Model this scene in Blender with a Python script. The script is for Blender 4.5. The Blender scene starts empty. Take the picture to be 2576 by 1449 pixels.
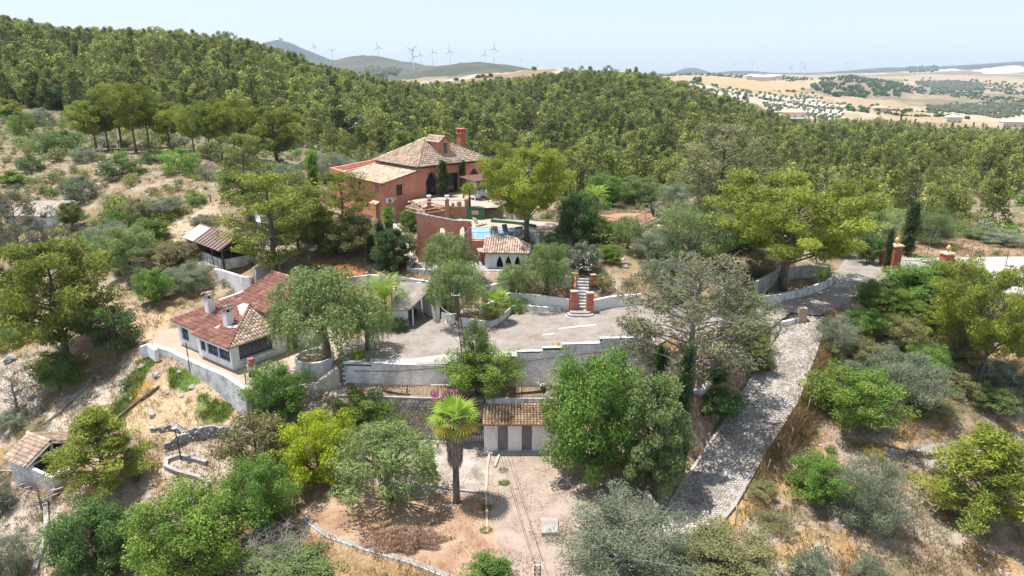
import bpy, bmesh, math, random
import numpy as np
from mathutils import Vector, Matrix
rnd = random.Random(11)
rng = np.random.default_rng(11)
sc = bpy.context.scene
rad = math.radians
# ------------------------------------------------------------------ camera
CAMZ, PITCH = 27.0, rad(17.5)
cd = bpy.data.cameras.new("camera")
cd.lens, cd.sensor_width = 24.0, 36.0
cd.clip_start, cd.clip_end = 0.5, 40000.0
cam = bpy.data.objects.new("camera", cd)
cam.location = (0, 0, CAMZ)
cam.rotation_euler = (math.pi / 2 - PITCH, 0, 0)
sc.collection.objects.link(cam)
sc.camera = cam
# ------------------------------------------------------------------ sky and sun
SUN = Vector((-0.30, 0.07, 0.95)).normalized()
world = bpy.data.worlds.new("World")
sc.world = world
world.use_nodes = True
wn = world.node_tree.nodes
wl = world.node_tree.links
wn.clear()
wo = wn.new("ShaderNodeOutputWorld")
wb = wn.new("ShaderNodeBackground")
sky = wn.new("ShaderNodeTexSky")
sky.sky_type = "NISHITA"
sky.sun_disc = False
sky.sun_elevation = math.asin(SUN.z)
sky.sun_rotation = math.atan2(SUN.x, SUN.y)
sky.altitude = 100
sky.air_density = 1.0
sky.dust_density = 0.7
sky.ozone_density = 1.0
wb.inputs[1].default_value = 0.12
air = wn.new("ShaderNodeMix")
air.data_type = "RGBA"
air.inputs["Factor"].default_value = 0.62
air.inputs["B"].default_value = (3.05, 3.4, 3.95, 1)
wl.new(sky.outputs[0], air.inputs["A"])
wl.new(air.outputs["Result"], wb.inputs[0])
wl.new(wb.outputs[0], wo.inputs[0])
sd = bpy.data.lights.new("sun", "SUN")
sd.energy = 4.3
sd.angle = rad(0.53)
sd.color = (1.0, 0.955, 0.89)
sun = bpy.data.objects.new("sun", sd)
sun.rotation_euler = SUN.to_track_quat("Z", "Y").to_euler()
sun.location = (-30, 20, 120)
sc.collection.objects.link(sun)
sc.view_settings.view_transform = "Standard"
sc.view_settings.look = "None"
sc.view_settings.gamma = 1.0
sc.view_settings.exposure = 0.95
sc.view_settings.use_curve_mapping = False
sc.render.engine = "CYCLES"
cy = sc.cycles
cy.use_denoising = True
try:
 cy.denoiser = "OPENIMAGEDENOISE"
except Exception:
 pass
cy.max_bounces = 8
cy.diffuse_bounces = 5
cy.glossy_bounces = 2
cy.transmission_bounces = 5
cy.volume_bounces = 0
cy.use_adaptive_sampling = False
sc.render.use_persistent_data = False
# ------------------------------------------------------------------ geometry of the view (for laying things out in metres)
FV = 2000 / 1.165
def ray(u, v):
 a = (u - 1287.5) / FV
 b = -(v - 724.5) / FV
 return a, math.cos(PITCH) + b * math.sin(PITCH), -math.sin(PITCH) + b * math.cos(PITCH)
def W(u, v, z):
 x, y, w = ray(u, v)
 t = (z - CAMZ) / w
 return Vector((x * t, y * t, z))
def D(u, v, Y):
 x, y, w = ray(u, v)
 t = Y / y
 return Vector((x * t, Y, CAMZ + w * t))
# ------------------------------------------------------------------ materials
M = {}
def _new(name):
 m = bpy.data.materials.new(name)
 m.use_nodes = True
 nt = m.node_tree
 nt.nodes.clear()
 out = nt.nodes.new("ShaderNodeOutputMaterial")
 return m, nt, out
def _ramp(nt, fac, cols, lo=0.3, hi=0.7):
 r = nt.nodes.new("ShaderNodeValToRGB")
 e = r.color_ramp.elements
 n = len(cols)
 for i, c in enumerate(cols):
  pos = lo + (hi - lo) * (i / (n - 1) if n > 1 else 0)
  if i < 2:
   e[i].position = pos
   e[i].color = (*c, 1)
  else:
   k = e.new(pos)
   k.color = (*c, 1)
 nt.links.new(fac, r.inputs[0])
 return r
def pm(name, cols, scale=2.0, rough=0.85, bump=0.0, stretch=(1, 1, 1), detail=6.0, lo=0.32, hi=0.68, fine=None, metal=0.0, tint=0.0, spec=0.3, bscale=None, rand=0.0):
 """noise coloured surface; stretch squeezes the noise (vertical streaks); tint mixes a per face attribute in"""
 m, nt, out = _new(name)
 b = nt.nodes.new("ShaderNodeBsdfPrincipled")
 b.inputs["Roughness"].default_value = rough
 b.inputs["Metallic"].default_value = metal
 b.inputs["Specular IOR Level"].default_value = spec
 g = nt.nodes.new("ShaderNodeNewGeometry")
 mp = nt.nodes.new("ShaderNodeMapping")
 mp.inputs["Scale"].default_value = stretch
 nt.links.new(g.outputs["Position"], mp.inputs["Vector"])
 nz = nt.nodes.new("ShaderNodeTexNoise")
 nz.inputs["Scale"].default_value = scale
 nz.inputs["Detail"].default_value = detail
 nz.inputs["Roughness"].default_value = 0.65
 nt.links.new(mp.outputs[0], nz.inputs["Vector"])
 fac = nz.outputs["Fac"]
 if isinstance(cols[0], (int, float)):
  cols = [cols]
 if len(cols) == 1:
  c = cols[0]
  cols = [tuple(x * 0.88 for x in c), tuple(min(1, x * 1.1) for x in c)]
 r = _ramp(nt, fac, cols, lo, hi)
 col = r.outputs[0]
 def mulby(col, val, lo_, hi_):
  mr = nt.nodes.new("ShaderNodeMapRange")
  mr.inputs["To Min"].default_value = lo_
  mr.inputs["To Max"].default_value = hi_
  nt.links.new(val, mr.inputs["Value"])
  mx = nt.nodes.new("ShaderNodeMix")
  mx.data_type = "RGBA"
  mx.blend_type = "MULTIPLY"
  mx.inputs["Factor"].default_value = 1.0
  nt.links.new(col, mx.inputs["A"])
  nt.links.new(mr.outputs[0], mx.inputs["B"])
  return mx.outputs["Result"]
 if fine:
  n2 = nt.nodes.new("ShaderNodeTexNoise")
  n2.inputs["Scale"].default_value = fine
  n2.inputs["Detail"].default_value = 3
  nt.links.new(g.outputs["Position"], n2.inputs["Vector"])
  col = mulby(col, n2.outputs["Fac"], 0.72, 1.28)
 if tint:
  at = nt.nodes.new("ShaderNodeAttribute")
  at.attribute_name = "tint"
  col = mulby(col, at.outputs["Fac"], 1 - tint, 1 + tint)
 if rand:
  oi = nt.nodes.new("ShaderNodeObjectInfo")
  col = mulby(col, oi.outputs["Random"], 1 - rand, 1 + rand)
 nt.links.new(col, b.inputs["Base Color"])
 if bump:
  nb = nt.nodes.new("ShaderNodeTexNoise")
  nb.inputs["Scale"].default_value = bscale or scale * 5
  nb.inputs["Detail"].default_value = 5
  nt.links.new(g.outputs["Position"], nb.inputs["Vector"])
  bp = nt.nodes.new("ShaderNodeBump")
  bp.inputs["Strength"].default_value = bump
  bp.inputs["Distance"].default_value = 0.05
  nt.links.new(nb.outputs["Fac"], bp.inputs["Height"])
  nt.links.new(bp.outputs[0], b.inputs["Normal"])
 nt.links.new(b.outputs[0], out.inputs[0])
 M[name] = m
 return m
def leafmat(name, dark, light, trans=0.3, rough=0.55, ovar=0.22):
 """leaf colour runs over the per leaf attribute 'tint'; each plant differs a little"""
 m, nt, out = _new(name)
 at = nt.nodes.new("ShaderNodeAttribute")
 at.attribute_name = "tint"
 r = _ramp(nt, at.outputs["Fac"], [dark, light], 0.05, 0.95)
 oi = nt.nodes.new("ShaderNodeObjectInfo")
 mr = nt.nodes.new("ShaderNodeMapRange")
 mr.inputs["To Min"].default_value = 1 - ovar
 mr.inputs["To Max"].default_value = 1 + ovar
 nt.links.new(oi.outputs["Random"], mr.inputs["Value"])
 mx = nt.nodes.new("ShaderNodeMix")
 mx.data_type = "RGBA"
 mx.blend_type = "MULTIPLY"
 mx.inputs["Factor"].default_value = 1.0
 nt.links.new(r.outputs[0], mx.inputs["A"])
 nt.links.new(mr.outputs[0], mx.inputs["B"])
 b = nt.nodes.new("ShaderNodeBsdfPrincipled")
 b.inputs["Roughness"].default_value = rough
 b.inputs["Specular IOR Level"].default_value = 0.25
 t = nt.nodes.new("ShaderNodeBsdfTranslucent")
 ms = nt.nodes.new("ShaderNodeMixShader")
 ms.inputs[0].default_value = trans + 0.12
 nt.links.new(mx.outputs["Result"], b.inputs["Base Color"])
 nt.links.new(mx.outputs["Result"], t.inputs["Color"])
 nt.links.new(b.outputs[0], ms.inputs[1])
 nt.links.new(t.outputs[0], ms.inputs[2])
 nt.links.new(ms.outputs[0], out.inputs[0])
 M[name] = m
 return m
# ------------------------------------------------------------------ objects
def tag(o, label=None, cat=None, group=None, kind=None):
 if label: o["label"] = label
 if cat: o["category"] = cat
 if group: o["group"] = group
 if kind: o["kind"] = kind
 return o
def thing(name, label, cat, loc=(0, 0, 0), rz=0.0, group=None):
 o = bpy.data.objects.new(name, None)
 o.empty_display_size = 0.3
 o.location = loc
 o.rotation_euler = (0, 0, rz)
 sc.collection.objects.link(o)
 return tag(o, label, cat, group)
def link(name, me, parent=None, kind=None):
 o = bpy.data.objects.new(name, me)
 sc.collection.objects.link(o)
 if parent is not None:
  o.parent = parent
 if kind:
  o["kind"] = kind
 return o
def copy_tree(o, parent=None):
 c = o.copy()
 sc.collection.objects.link(c)
 if parent is not None:
  c.parent = parent
 for ch in list(o.children):
  copy_tree(ch, c)
 return c
def np_mesh(name, V, F, mats=(), tint=None, mi=None, smooth=False):
 """V (n,3), F (m,k) equal sized faces, or a list of such arrays"""
 Fs = F if isinstance(F, list) else [F]
 me = bpy.data.meshes.new(name)
 V = np.asarray(V, dtype=np.float32)
 me.vertices.add(len(V))
 me.vertices.foreach_set("co", V.ravel())
 loops = np.concatenate([f.ravel() for f in Fs]).astype(np.int32)
 tot = np.concatenate([np.full(len(f), f.shape[1]) for f in Fs]).astype(np.int32)
 me.loops.add(len(loops))
 me.loops.foreach_set("vertex_index", loops)
 me.polygons.add(len(tot))
 st = np.concatenate([[0], np.cumsum(tot)[:-1]]).astype(np.int32)
 me.polygons.foreach_set("loop_start", st)
 me.polygons.foreach_set("loop_total", tot)
 if mi is not None:
  me.polygons.foreach_set("material_index", np.asarray(mi, dtype=np.int32))
 if smooth:
  me.polygons.foreach_set("use_smooth", np.ones(len(tot), dtype=bool))
 me.update(calc_edges=True)
 for m in mats:
  me.materials.append(m)
 if tint is not None:
  a = me.attributes.new("tint", "FLOAT", "FACE")
  a.data.foreach_set("value", np.asarray(tint, dtype=np.float32))
 return me
class MB:
 """collects shapes, then links them as ONE mesh object"""
 def __init__(s):
  s.v, s.f, s.m, s.t = [], [], [], []
  s.sm = []
 def add(s, verts, faces, mi=0, tint=0.5, smooth=False):
  o = len(s.v)
  s.v += [tuple(p) for p in verts]
  for f in faces:
   s.f.append([o + i for i in f])
   s.m.append(mi)
   s.t.append(tint)
   s.sm.append(smooth)
  return s
 def box(s, c, d, rz=0.0, mi=0, tint=0.5, rx=0.0, ry=0.0):
  R = Matrix.Rotation(rz, 3, "Z") @ Matrix.Rotation(ry, 3, "Y") @ Matrix.Rotation(rx, 3, "X")
  c = Vector(c)
  vs = [c + R @ Vector((x * d[0] / 2, y * d[1] / 2, z * d[2] / 2)) for x in (-1, 1) for y in (-1, 1) for z in (-1, 1)]
  return s.add(vs, [(0, 1, 3, 2), (4, 6, 7, 5), (0, 4, 5, 1), (2, 3, 7, 6), (0, 2, 6, 4), (1, 5, 7, 3)], mi, tint)
 def prism(s, poly, z0, z1, mi=0, tint=0.5):
  """z0 / z1 numbers or one per corner"""
  n = len(poly)
  a = sum(poly[i][0] * poly[(i + 1) % n][1] - poly[(i + 1) % n][0] * poly[i][1] for i in range(n))
  idx = range(n) if a > 0 else range(n - 1, -1, -1)
  Z0 = z0 if hasattr(z0, "__len__") else [z0] * n
  Z1 = z1 if hasattr(z1, "__len__") else [z1] * n
  lo = [(poly[i][0], poly[i][1], Z0[i]) for i in idx]
  hi = [(poly[i][0], poly[i][1], Z1[i]) for i in idx]
  fs = [tuple(range(n - 1, -1, -1)), tuple(range(n, 2 * n))]
  fs += [(i, (i + 1) % n, n + (i + 1) % n, n + i) for i in range(n)]
  return s.add(lo + hi, fs, mi, tint)
 def slab(s, pts, th, mi=0, tint=0.5):
  """planar polygon given by its top corners, thickened downwards along its normal"""
  P = [Vector(p) for p in pts]
  n = Vector((0, 0, 0))
  for i in range(len(P)):
   n += (P[i] - P[0]).cross(P[(i + 1) % len(P)] - P[0])
  n.normalize()
  if n.z < 0:
   P.reverse()
   n = -n
  k = len(P)
  Q = [p - n * th for p in P]
  fs = [tuple(range(k)), tuple(range(2 * k - 1, k - 1, -1))]
  fs += [(i, k + i, k + (i + 1) % k, (i + 1) % k) for i in range(k)]
  return s.add(P + Q, fs, mi, tint)
 def tube(s, pts, r, n=6, mi=0, tint=0.5, cap=True, smooth=True):
  P = [Vector(p) for p in pts]
  R = r if hasattr(r, "__len__") else [r] * len(P)
  vs, fs = [], []
  up = Vector((0, 0, 1))
  for i, p in enumerate(P):
   t = (P[min(i + 1, len(P) - 1)] - P[max(i - 1, 0)])
   t.normalize()
   a = t.cross(up if abs(t.z) < 0.95 else Vector((1, 0, 0)))
   a.normalize()
   b = a.cross(t)
   for k in range(n):
    an = 2 * math.pi * k / n
    vs.append(p + (a * math.cos(an) + b * math.sin(an)) * R[i])
  for i in range(len(P) - 1):
   for k in range(n):
    k2 = (k + 1) % n
    fs.append((i * n + k, i * n + k2, (i + 1) * n + k2, (i + 1) * n + k))
  s.add(vs, fs, mi, tint, smooth)
  if cap:
   o = len(s.v) - len(vs)
   s.f += [[o + k for k in range(n)][::-1], [o + (len(P) - 1) * n + k for k in range(n)]]
   s.m += [mi, mi]
   s.t += [tint, tint]
   s.sm += [False, False]
  return s
 def bar(s, a, b, w, mi=0, tint=0.5):
  return s.tube([a, b], w * 0.7071, 4, mi, tint, True, False)
 def lathe(s, prof, c=(0, 0, 0), n=16, mi=0, tint=0.5, smooth=True, a0=0.0, a1=2 * math.pi):
  full = abs(a1 - a0 - 2 * math.pi) < 1e-6
  cols = n if full else n + 1
  vs, fs = [], []
  for r, z in prof:
   for k in range(cols):
    an = a0 + (a1 - a0) * k / n
    vs.append((c[0] + r * math.cos(an), c[1] + r * math.sin(an), c[2] + z))
  for i in range(len(prof) - 1):
   for k in range(n):
    k2 = (k + 1) % cols
    fs.append((i * cols + k, i * cols + k2, (i + 1) * cols + k2, (i + 1) * cols + k))
  return s.add(vs, fs, mi, tint, smooth)
 def blob(s, c, r, mi=0, tint=0.5, n=8, m=5):
  prof = [(max(0.001, math.sin(math.pi * i / m)), -math.cos(math.pi * i / m)) for i in range(m + 1)]
  vs, fs = [], []
  for pr, pz in prof:
   for k in range(n):
    an = 2 * math.pi * k / n
    vs.append((c[0] + r[0] * pr * math.cos(an), c[1] + r[1] * pr * math.sin(an), c[2] + r[2] * pz))
  for i in range(m):
   for k in range(n):
    fs.append((i * n + k, i * n + (k + 1) % n, (i + 1) * n + (k + 1) % n, (i + 1) * n + k))
  return s.add(vs, fs, mi, tint, True)
 def mesh(s, name, mats):
  me = bpy.data.meshes.new(name)
  me.from_pydata(s.v, [], s.f)
  me.polygons.foreach_set("material_index", s.m)
  me.polygons.foreach_set("use_smooth", s.sm)
  for m in mats if isinstance(mats, (list, tuple)) else [mats]:
   me.materials.append(M[m] if isinstance(m, str) else m)
  a = me.attributes.new("tint", "FLOAT", "FACE")
  a.data.foreach_set("value", s.t)
  me.update()
  return me
 def build(s, name, mats, parent=None, kind=None):
  return link(name, s.mesh(name, mats), parent, kind)
# ------------------------------------------------------------------ noise for layouts
_tab = np.random.default_rng(5).random((256, 256)).astype(np.float64)
def vnoise(x, y):
 xi, yi = np.floor(x).astype(int), np.floor(y).astype(int)
 fx, fy = x - xi, y - yi
 fx, fy = fx * fx * (3 - 2 * fx), fy * fy * (3 - 2 * fy)
 g = lambda a, b: _tab[a % 256, b % 256]
 return (g(xi, yi) * (1 - fx) + g(xi + 1, yi) * fx) * (1 - fy) + (g(xi, yi + 1) * (1 - fx) + g(xi + 1, yi + 1) * fx) * fy
def fbm(x, y, s=1.0, o=4):
 x, y = np.asarray(x, float), np.asarray(y, float)
 t, a, n = 0.0, 1.0, 0.0
 for i in range(o):
  t = t + a * vnoise(x * s + 17.3 * i, y * s + 5.1 * i)
  n += a
  a *= 0.5
  s *= 2.03
 return t / n
def inpoly(x, y, P):
 x, y = np.asarray(x, float), np.asarray(y, float)
 r = np.zeros(x.shape, bool)
 n = len(P)
 for i in range(n):
  x0, y0 = P[i][0], P[i][1]
  x1, y1 = P[(i + 1) % n][0], P[(i + 1) % n][1]
  if y0 == y1:
   continue
  c = ((y0 > y) != (y1 > y)) & (x < (x1 - x0) * (y - y0) / (y1 - y0) + x0)
  r ^= c
 return r
# ------------------------------------------------------------------ far relief: for each distance, how high the ground stands along the view
FAR = {
 120: [(-900, 420), (0, 420), (250, 395), (450, 388), (600, 395), (750, 420), (900, 452), (1250, 470), (1500, 500), (1750, 505), (2000, 530), (2300, 530), (2575, 520), (3500, 520)],
 160: [(-900, 340), (0, 345), (250, 345), (500, 350), (700, 375), (900, 420), (1250, 440), (1500, 465), (1750, 470), (2000, 480), (2300, 478), (2575, 465), (3500, 465)],
 220: [(-900, 225), (0, 235), (250, 275), (500, 290), (700, 310), (900, 365), (1100, 390), (1250, 395), (1500, 400), (1750, 415), (2000, 425), (2300, 425), (2575, 420), (3500, 420)],
 300: [(-900, 70), (0, 88), (100, 104), (200, 120), (350, 125), (450, 133), (550, 140), (650, 165), (700, 185), (750, 215), (850, 270), (950, 300), (1100, 320), (1250, 325), (1500, 320), (1750, 345), (2000, 375), (2300, 385), (2575, 385), (3500, 385)],
 400: [(-900, 120), (0, 125), (350, 122), (450, 119), (550, 126), (650, 140), (700, 155), (750, 172), (800, 193), (850, 206), (900, 222), (950, 238), (1000, 250), (1100, 268), (1250, 262), (1350, 245), (1450, 238), (1600, 245), (1750, 278), (1900, 325), (2000, 340), (2300, 358), (2575, 362), (3500, 362)],
 480: [(-900, 150), (0, 150), (550, 165), (650, 180), (750, 195), (800, 205), (850, 214), (900, 220), (950, 228), (1000, 234), (1100, 241), (1250, 231), (1300, 224), (1350, 218), (1400, 208), (1450, 204), (1500, 206), (1550, 207), (1600, 209), (1650, 215), (1700, 231), (1750, 241), (1800, 257), (1850, 275), (1900, 287), (1950, 307), (2000, 322), (2100, 325), (2300, 338), (2575, 348), (3500, 350)],
 600: [(-900, 200), (550, 205), (900, 240), (1100, 255), (1250, 250), (1450, 240), (1600, 240), (1700, 252), (1800, 268), (1900, 285), (2000, 300), (2100, 306), (2300, 318), (2575, 330), (3500, 335)],
 800: [(-900, 200), (900, 235), (1100, 240), (1300, 225), (1450, 225), (1600, 235), (1700, 234), (1800, 243), (1900, 258), (2000, 277), (2100, 286), (2300, 300), (2575, 310), (3500, 315)],
 1100: [(-900, 200), (900, 225), (1050, 215), (1110, 206), (1200, 191), (1300, 180), (1360, 173), (1400, 176), (1450, 190), (1550, 212), (1700, 206), (1800, 222), (1900, 238), (2000, 252), (2100, 260), (2300, 275), (2575, 285), (3500, 290)],
 1600: [(-900, 195), (900, 215), (1050, 212), (1300, 205), (1500, 205), (1700, 204), (1800, 213), (1900, 222), (2000, 232), (2100, 238), (2300, 250), (2575, 262), (3500, 270)],
 2400: [(-900, 190), (800, 195), (950, 188), (1000, 180), (1050, 174), (1100, 166), (1150, 159), (1200, 156), (1250, 159), (1300, 168), (1400, 188), (1600, 198), (1700, 192), (1760, 190), (1850, 198), (1950, 206), (2000, 205), (2060, 200), (2130, 196), (2200, 206), (2300, 222), (2400, 230), (2575, 236), (3500, 240)],
 3000: [(-900, 188), (850, 175), (1000, 180), (1200, 182), (1400, 192), (1700, 191), (1900, 194), (2000, 199), (2100, 203), (2200, 212), (2400, 218), (2575, 222), (3500, 225)],
 3600: [(-900, 170), (650, 160), (800, 160), (850, 150), (890, 141), (925, 139), (960, 143), (1000, 151), (1050, 160), (1100, 169), (1200, 183), (1500, 190), (1700, 188), (1800, 188), (1900, 189), (2000, 192), (2100, 193), (2200, 198), (2300, 195), (2400, 200), (2575, 205), (3500, 205)],
 4400: [(-900, 172), (600, 165), (800, 168), (900, 176), (1200, 187), (1500, 188), (1900, 187), (2000, 188), (2200, 187), (2400, 182), (2575, 184), (3500, 184)],
 5500: [(-900, 170), (500, 145), (600, 128), (650, 112), (680, 103), (703, 99), (730, 107), (760, 121), (800, 137), (830, 149), (880, 163), (950, 178), (1200, 187), (1600, 186), (1900, 186), (2000, 185), (2100, 184), (2200, 178), (2300, 174), (2400, 170), (2480, 166), (2575, 161), (3500, 150)],
 8000: [(-900, 186), (600, 186), (1600, 185.5), (1680, 186), (1700, 181), (1720, 172), (1735, 169), (1755, 172), (1790, 184), (1820, 181), (1850, 178), (1900, 179), (1950, 184), (2050, 184), (2100, 180), (2150, 176), (2200, 172), (2250, 169), (2290, 171), (2400, 165), (2500, 159), (2575, 154), (3500, 150)],
 13000: [(-900, 184.5), (3500, 184.5)],
}
_st = sorted(FAR)
_lst = np.log(np.array(_st, float))
_az = np.linspace(-1.35, 1.35, 1081)
_T = []
for h in _st:
 A = []
 for (u, v) in FAR[h]:
  x, y, w = ray(u, v)
  A.append((x / y, w / y))
 A = np.array(A)
 t = np.interp(_az, A[:, 0], A[:, 1])
 k = np.exp(-np.linspace(-2, 2, 9) ** 2)
 k /= k.sum()
 _T.append(np.convolve(np.pad(t, 4, mode="edge"), k, mode="valid"))
_T = np.array(_T)
def far_z(x, y):
 x, y = np.asarray(x, float), np.maximum(np.asarray(y, float), 1.0)
 az = np.clip(x / y, -1.349, 1.349)
 l = np.clip(np.log(y), _lst[0], _lst[-1] - 1e-6)
 i = np.clip(np.searchsorted(_lst, l) - 1, 0, len(_st) - 2)
 f = (l - _lst[i]) / (_lst[i + 1] - _lst[i])
 c = (az + 1.35) / 2.7 * 1080
 j = np.clip(c.astype(int), 0, 1079)
 g = c - j
 T = lambda a: _T[a, j] * (1 - g) + _T[a, j + 1] * g
 t = T(i) * (1 - f) + T(i + 1) * f
 z = CAMZ + t * y
 rough = np.clip((y - 90) / 200, 0, 1) * np.clip(1.6 - y / 9000, 0.25, 1)
 return z + (fbm(x, y, 1 / 55.0, 4) - 0.5) * 7.0 * rough * np.clip(y / 500, 0.4, 2.2)
# ------------------------------------------------------------------ near relief: heights at known spots, spread smoothly between them
NEAR = [(0, 1449, -5), (250, 1449, -3.6), (500, 1449, -2.2), (800, 1449, -1.2), (1050, 1449, -.8), (1300, 1449, 0), (1700, 1449, -.3), (1900, 1449, -.9), (2200, 1449, -2), (2575, 1449, -3.2),
  (0, 1200, -4.2), (100, 1240, -3.2), (200, 1300, -3), (300, 1150, -1), (330, 1300, -2.2), (450, 1180, -.5), (560, 1165, -.3), (460, 1250, -.9), (600, 1330, -1.2), (480, 950, 3.4), (560, 985, 2.7), (410, 925, 3.7), (600, 1000, 2.5), (560, 1085, 1.3), (620, 1060, 1.6), (470, 1085, 1.0), (680, 1180, -.2), (720, 1240, -.2),
  (0, 1030, -1.5), (150, 1000, 0), (265, 930, 1.5), (230, 1080, -.4), (400, 970, 2.2), (330, 1000, 1.2), (480, 990, 2.0), (560, 1010, 2.0), (600, 1010, 2.2), (360, 870, 3.7), (330, 780, 5.0), (260, 740, 5), (50, 850, 1.2), (0, 700, 4), (400, 800, 4.6),
  (100, 560, 8), (480, 560, 9.3), (250, 560, 8.8), (250, 650, 7), (400, 680, 6.2), (490, 750, 5.4), (0, 450, 11), (300, 450, 12), (500, 470, 12), (640, 500, 10.8), (760, 560, 9.6), (700, 600, 9.0), (720, 660, 8.2), (850, 600, 9.4), (560, 600, 8.4), (480, 620, 7.8),
  (760, 700, 7.0), (870, 720, 6.9), (680, 745, 6.2), (900, 680, 8.0), (960, 660, 8.6), (1000, 700, 7.6), (920, 560, 9.2),
  (2100, 900, 3.6), (2300, 900, 3.0), (2575, 900, 1.6), (2250, 1150, 0.4), (2575, 1150, -1.6), (2000, 1300, -.4), (2100, 1050, 1.6), (2400, 1050, 1.0), (2350, 640, 5.8), (2575, 640, 5), (2575, 560, 4), (2200, 560, 5), (1900, 560, 6.2), (2150, 800, 5.0), (2300, 760, 5.4),
  (1300, 750, 7.0), (1400, 700, 7.9), (1550, 720, 7.8), (1650, 720, 7.5), (1750, 720, 7.0), (1550, 660, 8.6), (1650, 660, 8.5), (1750, 650, 8.2), (1850, 650, 7.6), (1950, 690, 7.0), (1300, 690, 8.0), (1200, 720, 7.6), (1450, 640, 9.0), (1600, 600, 9.2), (1720, 600, 8.4),
  (1880, 930, 3.4), (1800, 960, 2.6), (1740, 1010, 2.0), (1780, 1060, 1.4), (1700, 1140, .6), (1660, 1230, .1), (1900, 880, 4.2), (1640, 1050, 1.2)]
_P = np.array([tuple(W(u, v, z)) for u, v, z in NEAR])
_P = np.vstack([_P] + [[(a * 122, 122, float(far_z(a * 122, 122)))] for a in np.linspace(-1.2, 1.2, 33)]
               + [[(a * 146, 146, float(far_z(a * 146, 146)))] for a in np.linspace(-1.2, 1.2, 25)]
               + [[(-30, 10, -6)], [(0, 10, -1)], [(30, 10, -5)], [(-70, 40, -9)], [(70, 40, -3)], [(-80, 70, 2)], [(85, 80, 4)]])
_d = np.hypot(_P[:, None, 0] - _P[None, :, 0], _P[:, None, 1] - _P[None, :, 1])
_n = len(_P)
_Q = np.hstack([np.ones((_n, 1)), _P[:, :2]])
_A = np.zeros((_n + 3, _n + 3))
_A[:_n, :_n] = _d - np.eye(_n) * 0.35
_A[:_n, _n:] = _Q
_A[_n:, :_n] = _Q.T
_w = np.linalg.solve(_A, np.concatenate([_P[:, 2], np.zeros(3)]))
def near_z(x, y):
 x, y = np.asarray(x, float), np.asarray(y, float)
 sh = x.shape
 X, Y = x.ravel(), y.ravel()
 out = np.empty(len(X))
 for s in range(0, len(X), 20000):
  a, b = X[s:s + 20000], Y[s:s + 20000]
  out[s:s + 20000] = np.hypot(a[:, None] - _P[None, :, 0], b[:, None] - _P[None, :, 1]) @ _w[:_n] + _w[_n] + _w[_n + 1] * a + _w[_n + 2] * b
 return out.reshape(sh)
def lotz(x, y):
 x = np.asarray(x, float)
 return 5.0 + 0.055 * (np.clip(x, -15, 11) + 13) + np.clip((x - 24) / 18, 0, 1) * 0.1
YARD = [(-13.2, 36.9), (-11.2, 35.2), (-8.6, 34.0), (-5.6, 32.8), (-3.1, 31.4), (-1.5, 26), (9.0, 26), (9.2, 33.3), (9.0, 37.0), (9.3, 42.0), (9.6, 46.4), (3.6, 47.0), (-13.4, 47.3)]
WALK = [(-15.5, 47.5), (-3.2, 46.75), (3.4, 46.85), (11.0, 47.2), (11.2, 49.9), (0.7, 49.2), (-5.2, 48.9), (-15.5, 49.9)]
LOT = [(-13.6, 49.45), (-5.2, 48.75), (0.7, 49.05), (11.0, 49.75), (13.8, 52.9), (22.2, 54.6), (25.2, 58.2), (27.5, 57.4), (33.0, 62.0), (38.0, 66.3), (42.4, 71.6), (42.4, 76.0), (38.6, 76.6), (33.1, 67.8), (23.6, 62.6), (11.6, 60.4), (0.1, 60.2), (-1.7, 56.6), (-4.9, 57.2), (-6.4, 58.4), (-8.6, 63.0), (-12.0, 62.2), (-11.0, 58.0), (-14.6, 53.5)]
ROAD = [(42.4, 71.6), (42.4, 76.0), (46, 78.5), (62, 79.2), (110, 78), (110, 52), (60, 57), (50.0, 63.5), (47.0, 69.0)]
COURT = [(-10.4, 64.2), (-1.2, 63.4), (2.2, 63.6), (2.2, 67.9), (-0.6, 69.0), (-4, 68.6), (-10.4, 67.7)]
POOLD = [(-8.8, 69.3), (-4.1, 68.1), (-2.0, 68.6), (1.55, 71.9), (4.5, 72.5), (5.5, 77), (-2, 79), (-9.6, 78.8)]
TERR = [(-10.2, 79.3), (-5.0, 79.1), (-1.6, 80.0), (0.2, 86), (1.5, 94.8), (-3.3, 94.4), (-11.8, 86.4), (-12.6, 84.6)]
CWL = [W(385, 872, 4.2), W(430, 885, 4.2), W(470, 905, 4.2), W(520, 927, 4.2), W(570, 948, 4.2), W(622, 985, 4.2)]
COTT = [(p.x, p.y) for p in CWL] + [(-19.4, 48.0), (-16.0, 49.6), (-14.4, 51.0), (-14.6, 54.5), (-18.2, 63.0), (-27.0, 66.0), (-33.0, 58.6)]
TIMB = [(-36.5, 71.5), (-30.5, 68.6), (-27.5, 71.6), (-29.5, 78.0), (-37.0, 80.5)]
GREEN = [(-29.2, 83.0), (-15.5, 82.0), (-4.0, 94.5), (-19.0, 108.0)]
UPL = [(-0.9, 59.9), (0.1, 60.3), (5.1, 59.4), (11.4, 60.4), (11.4, 60.9), (5.0, 60.9), (-0.3, 61.6), (-2.4, 57.5), (-5.0, 57.9), (-6.2, 58.8), (-6.6, 58.6), (-5.0, 57.3), (-1.8, 56.7)]
ZF = lambda c: (lambda x, y: c + 0 * x)
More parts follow.
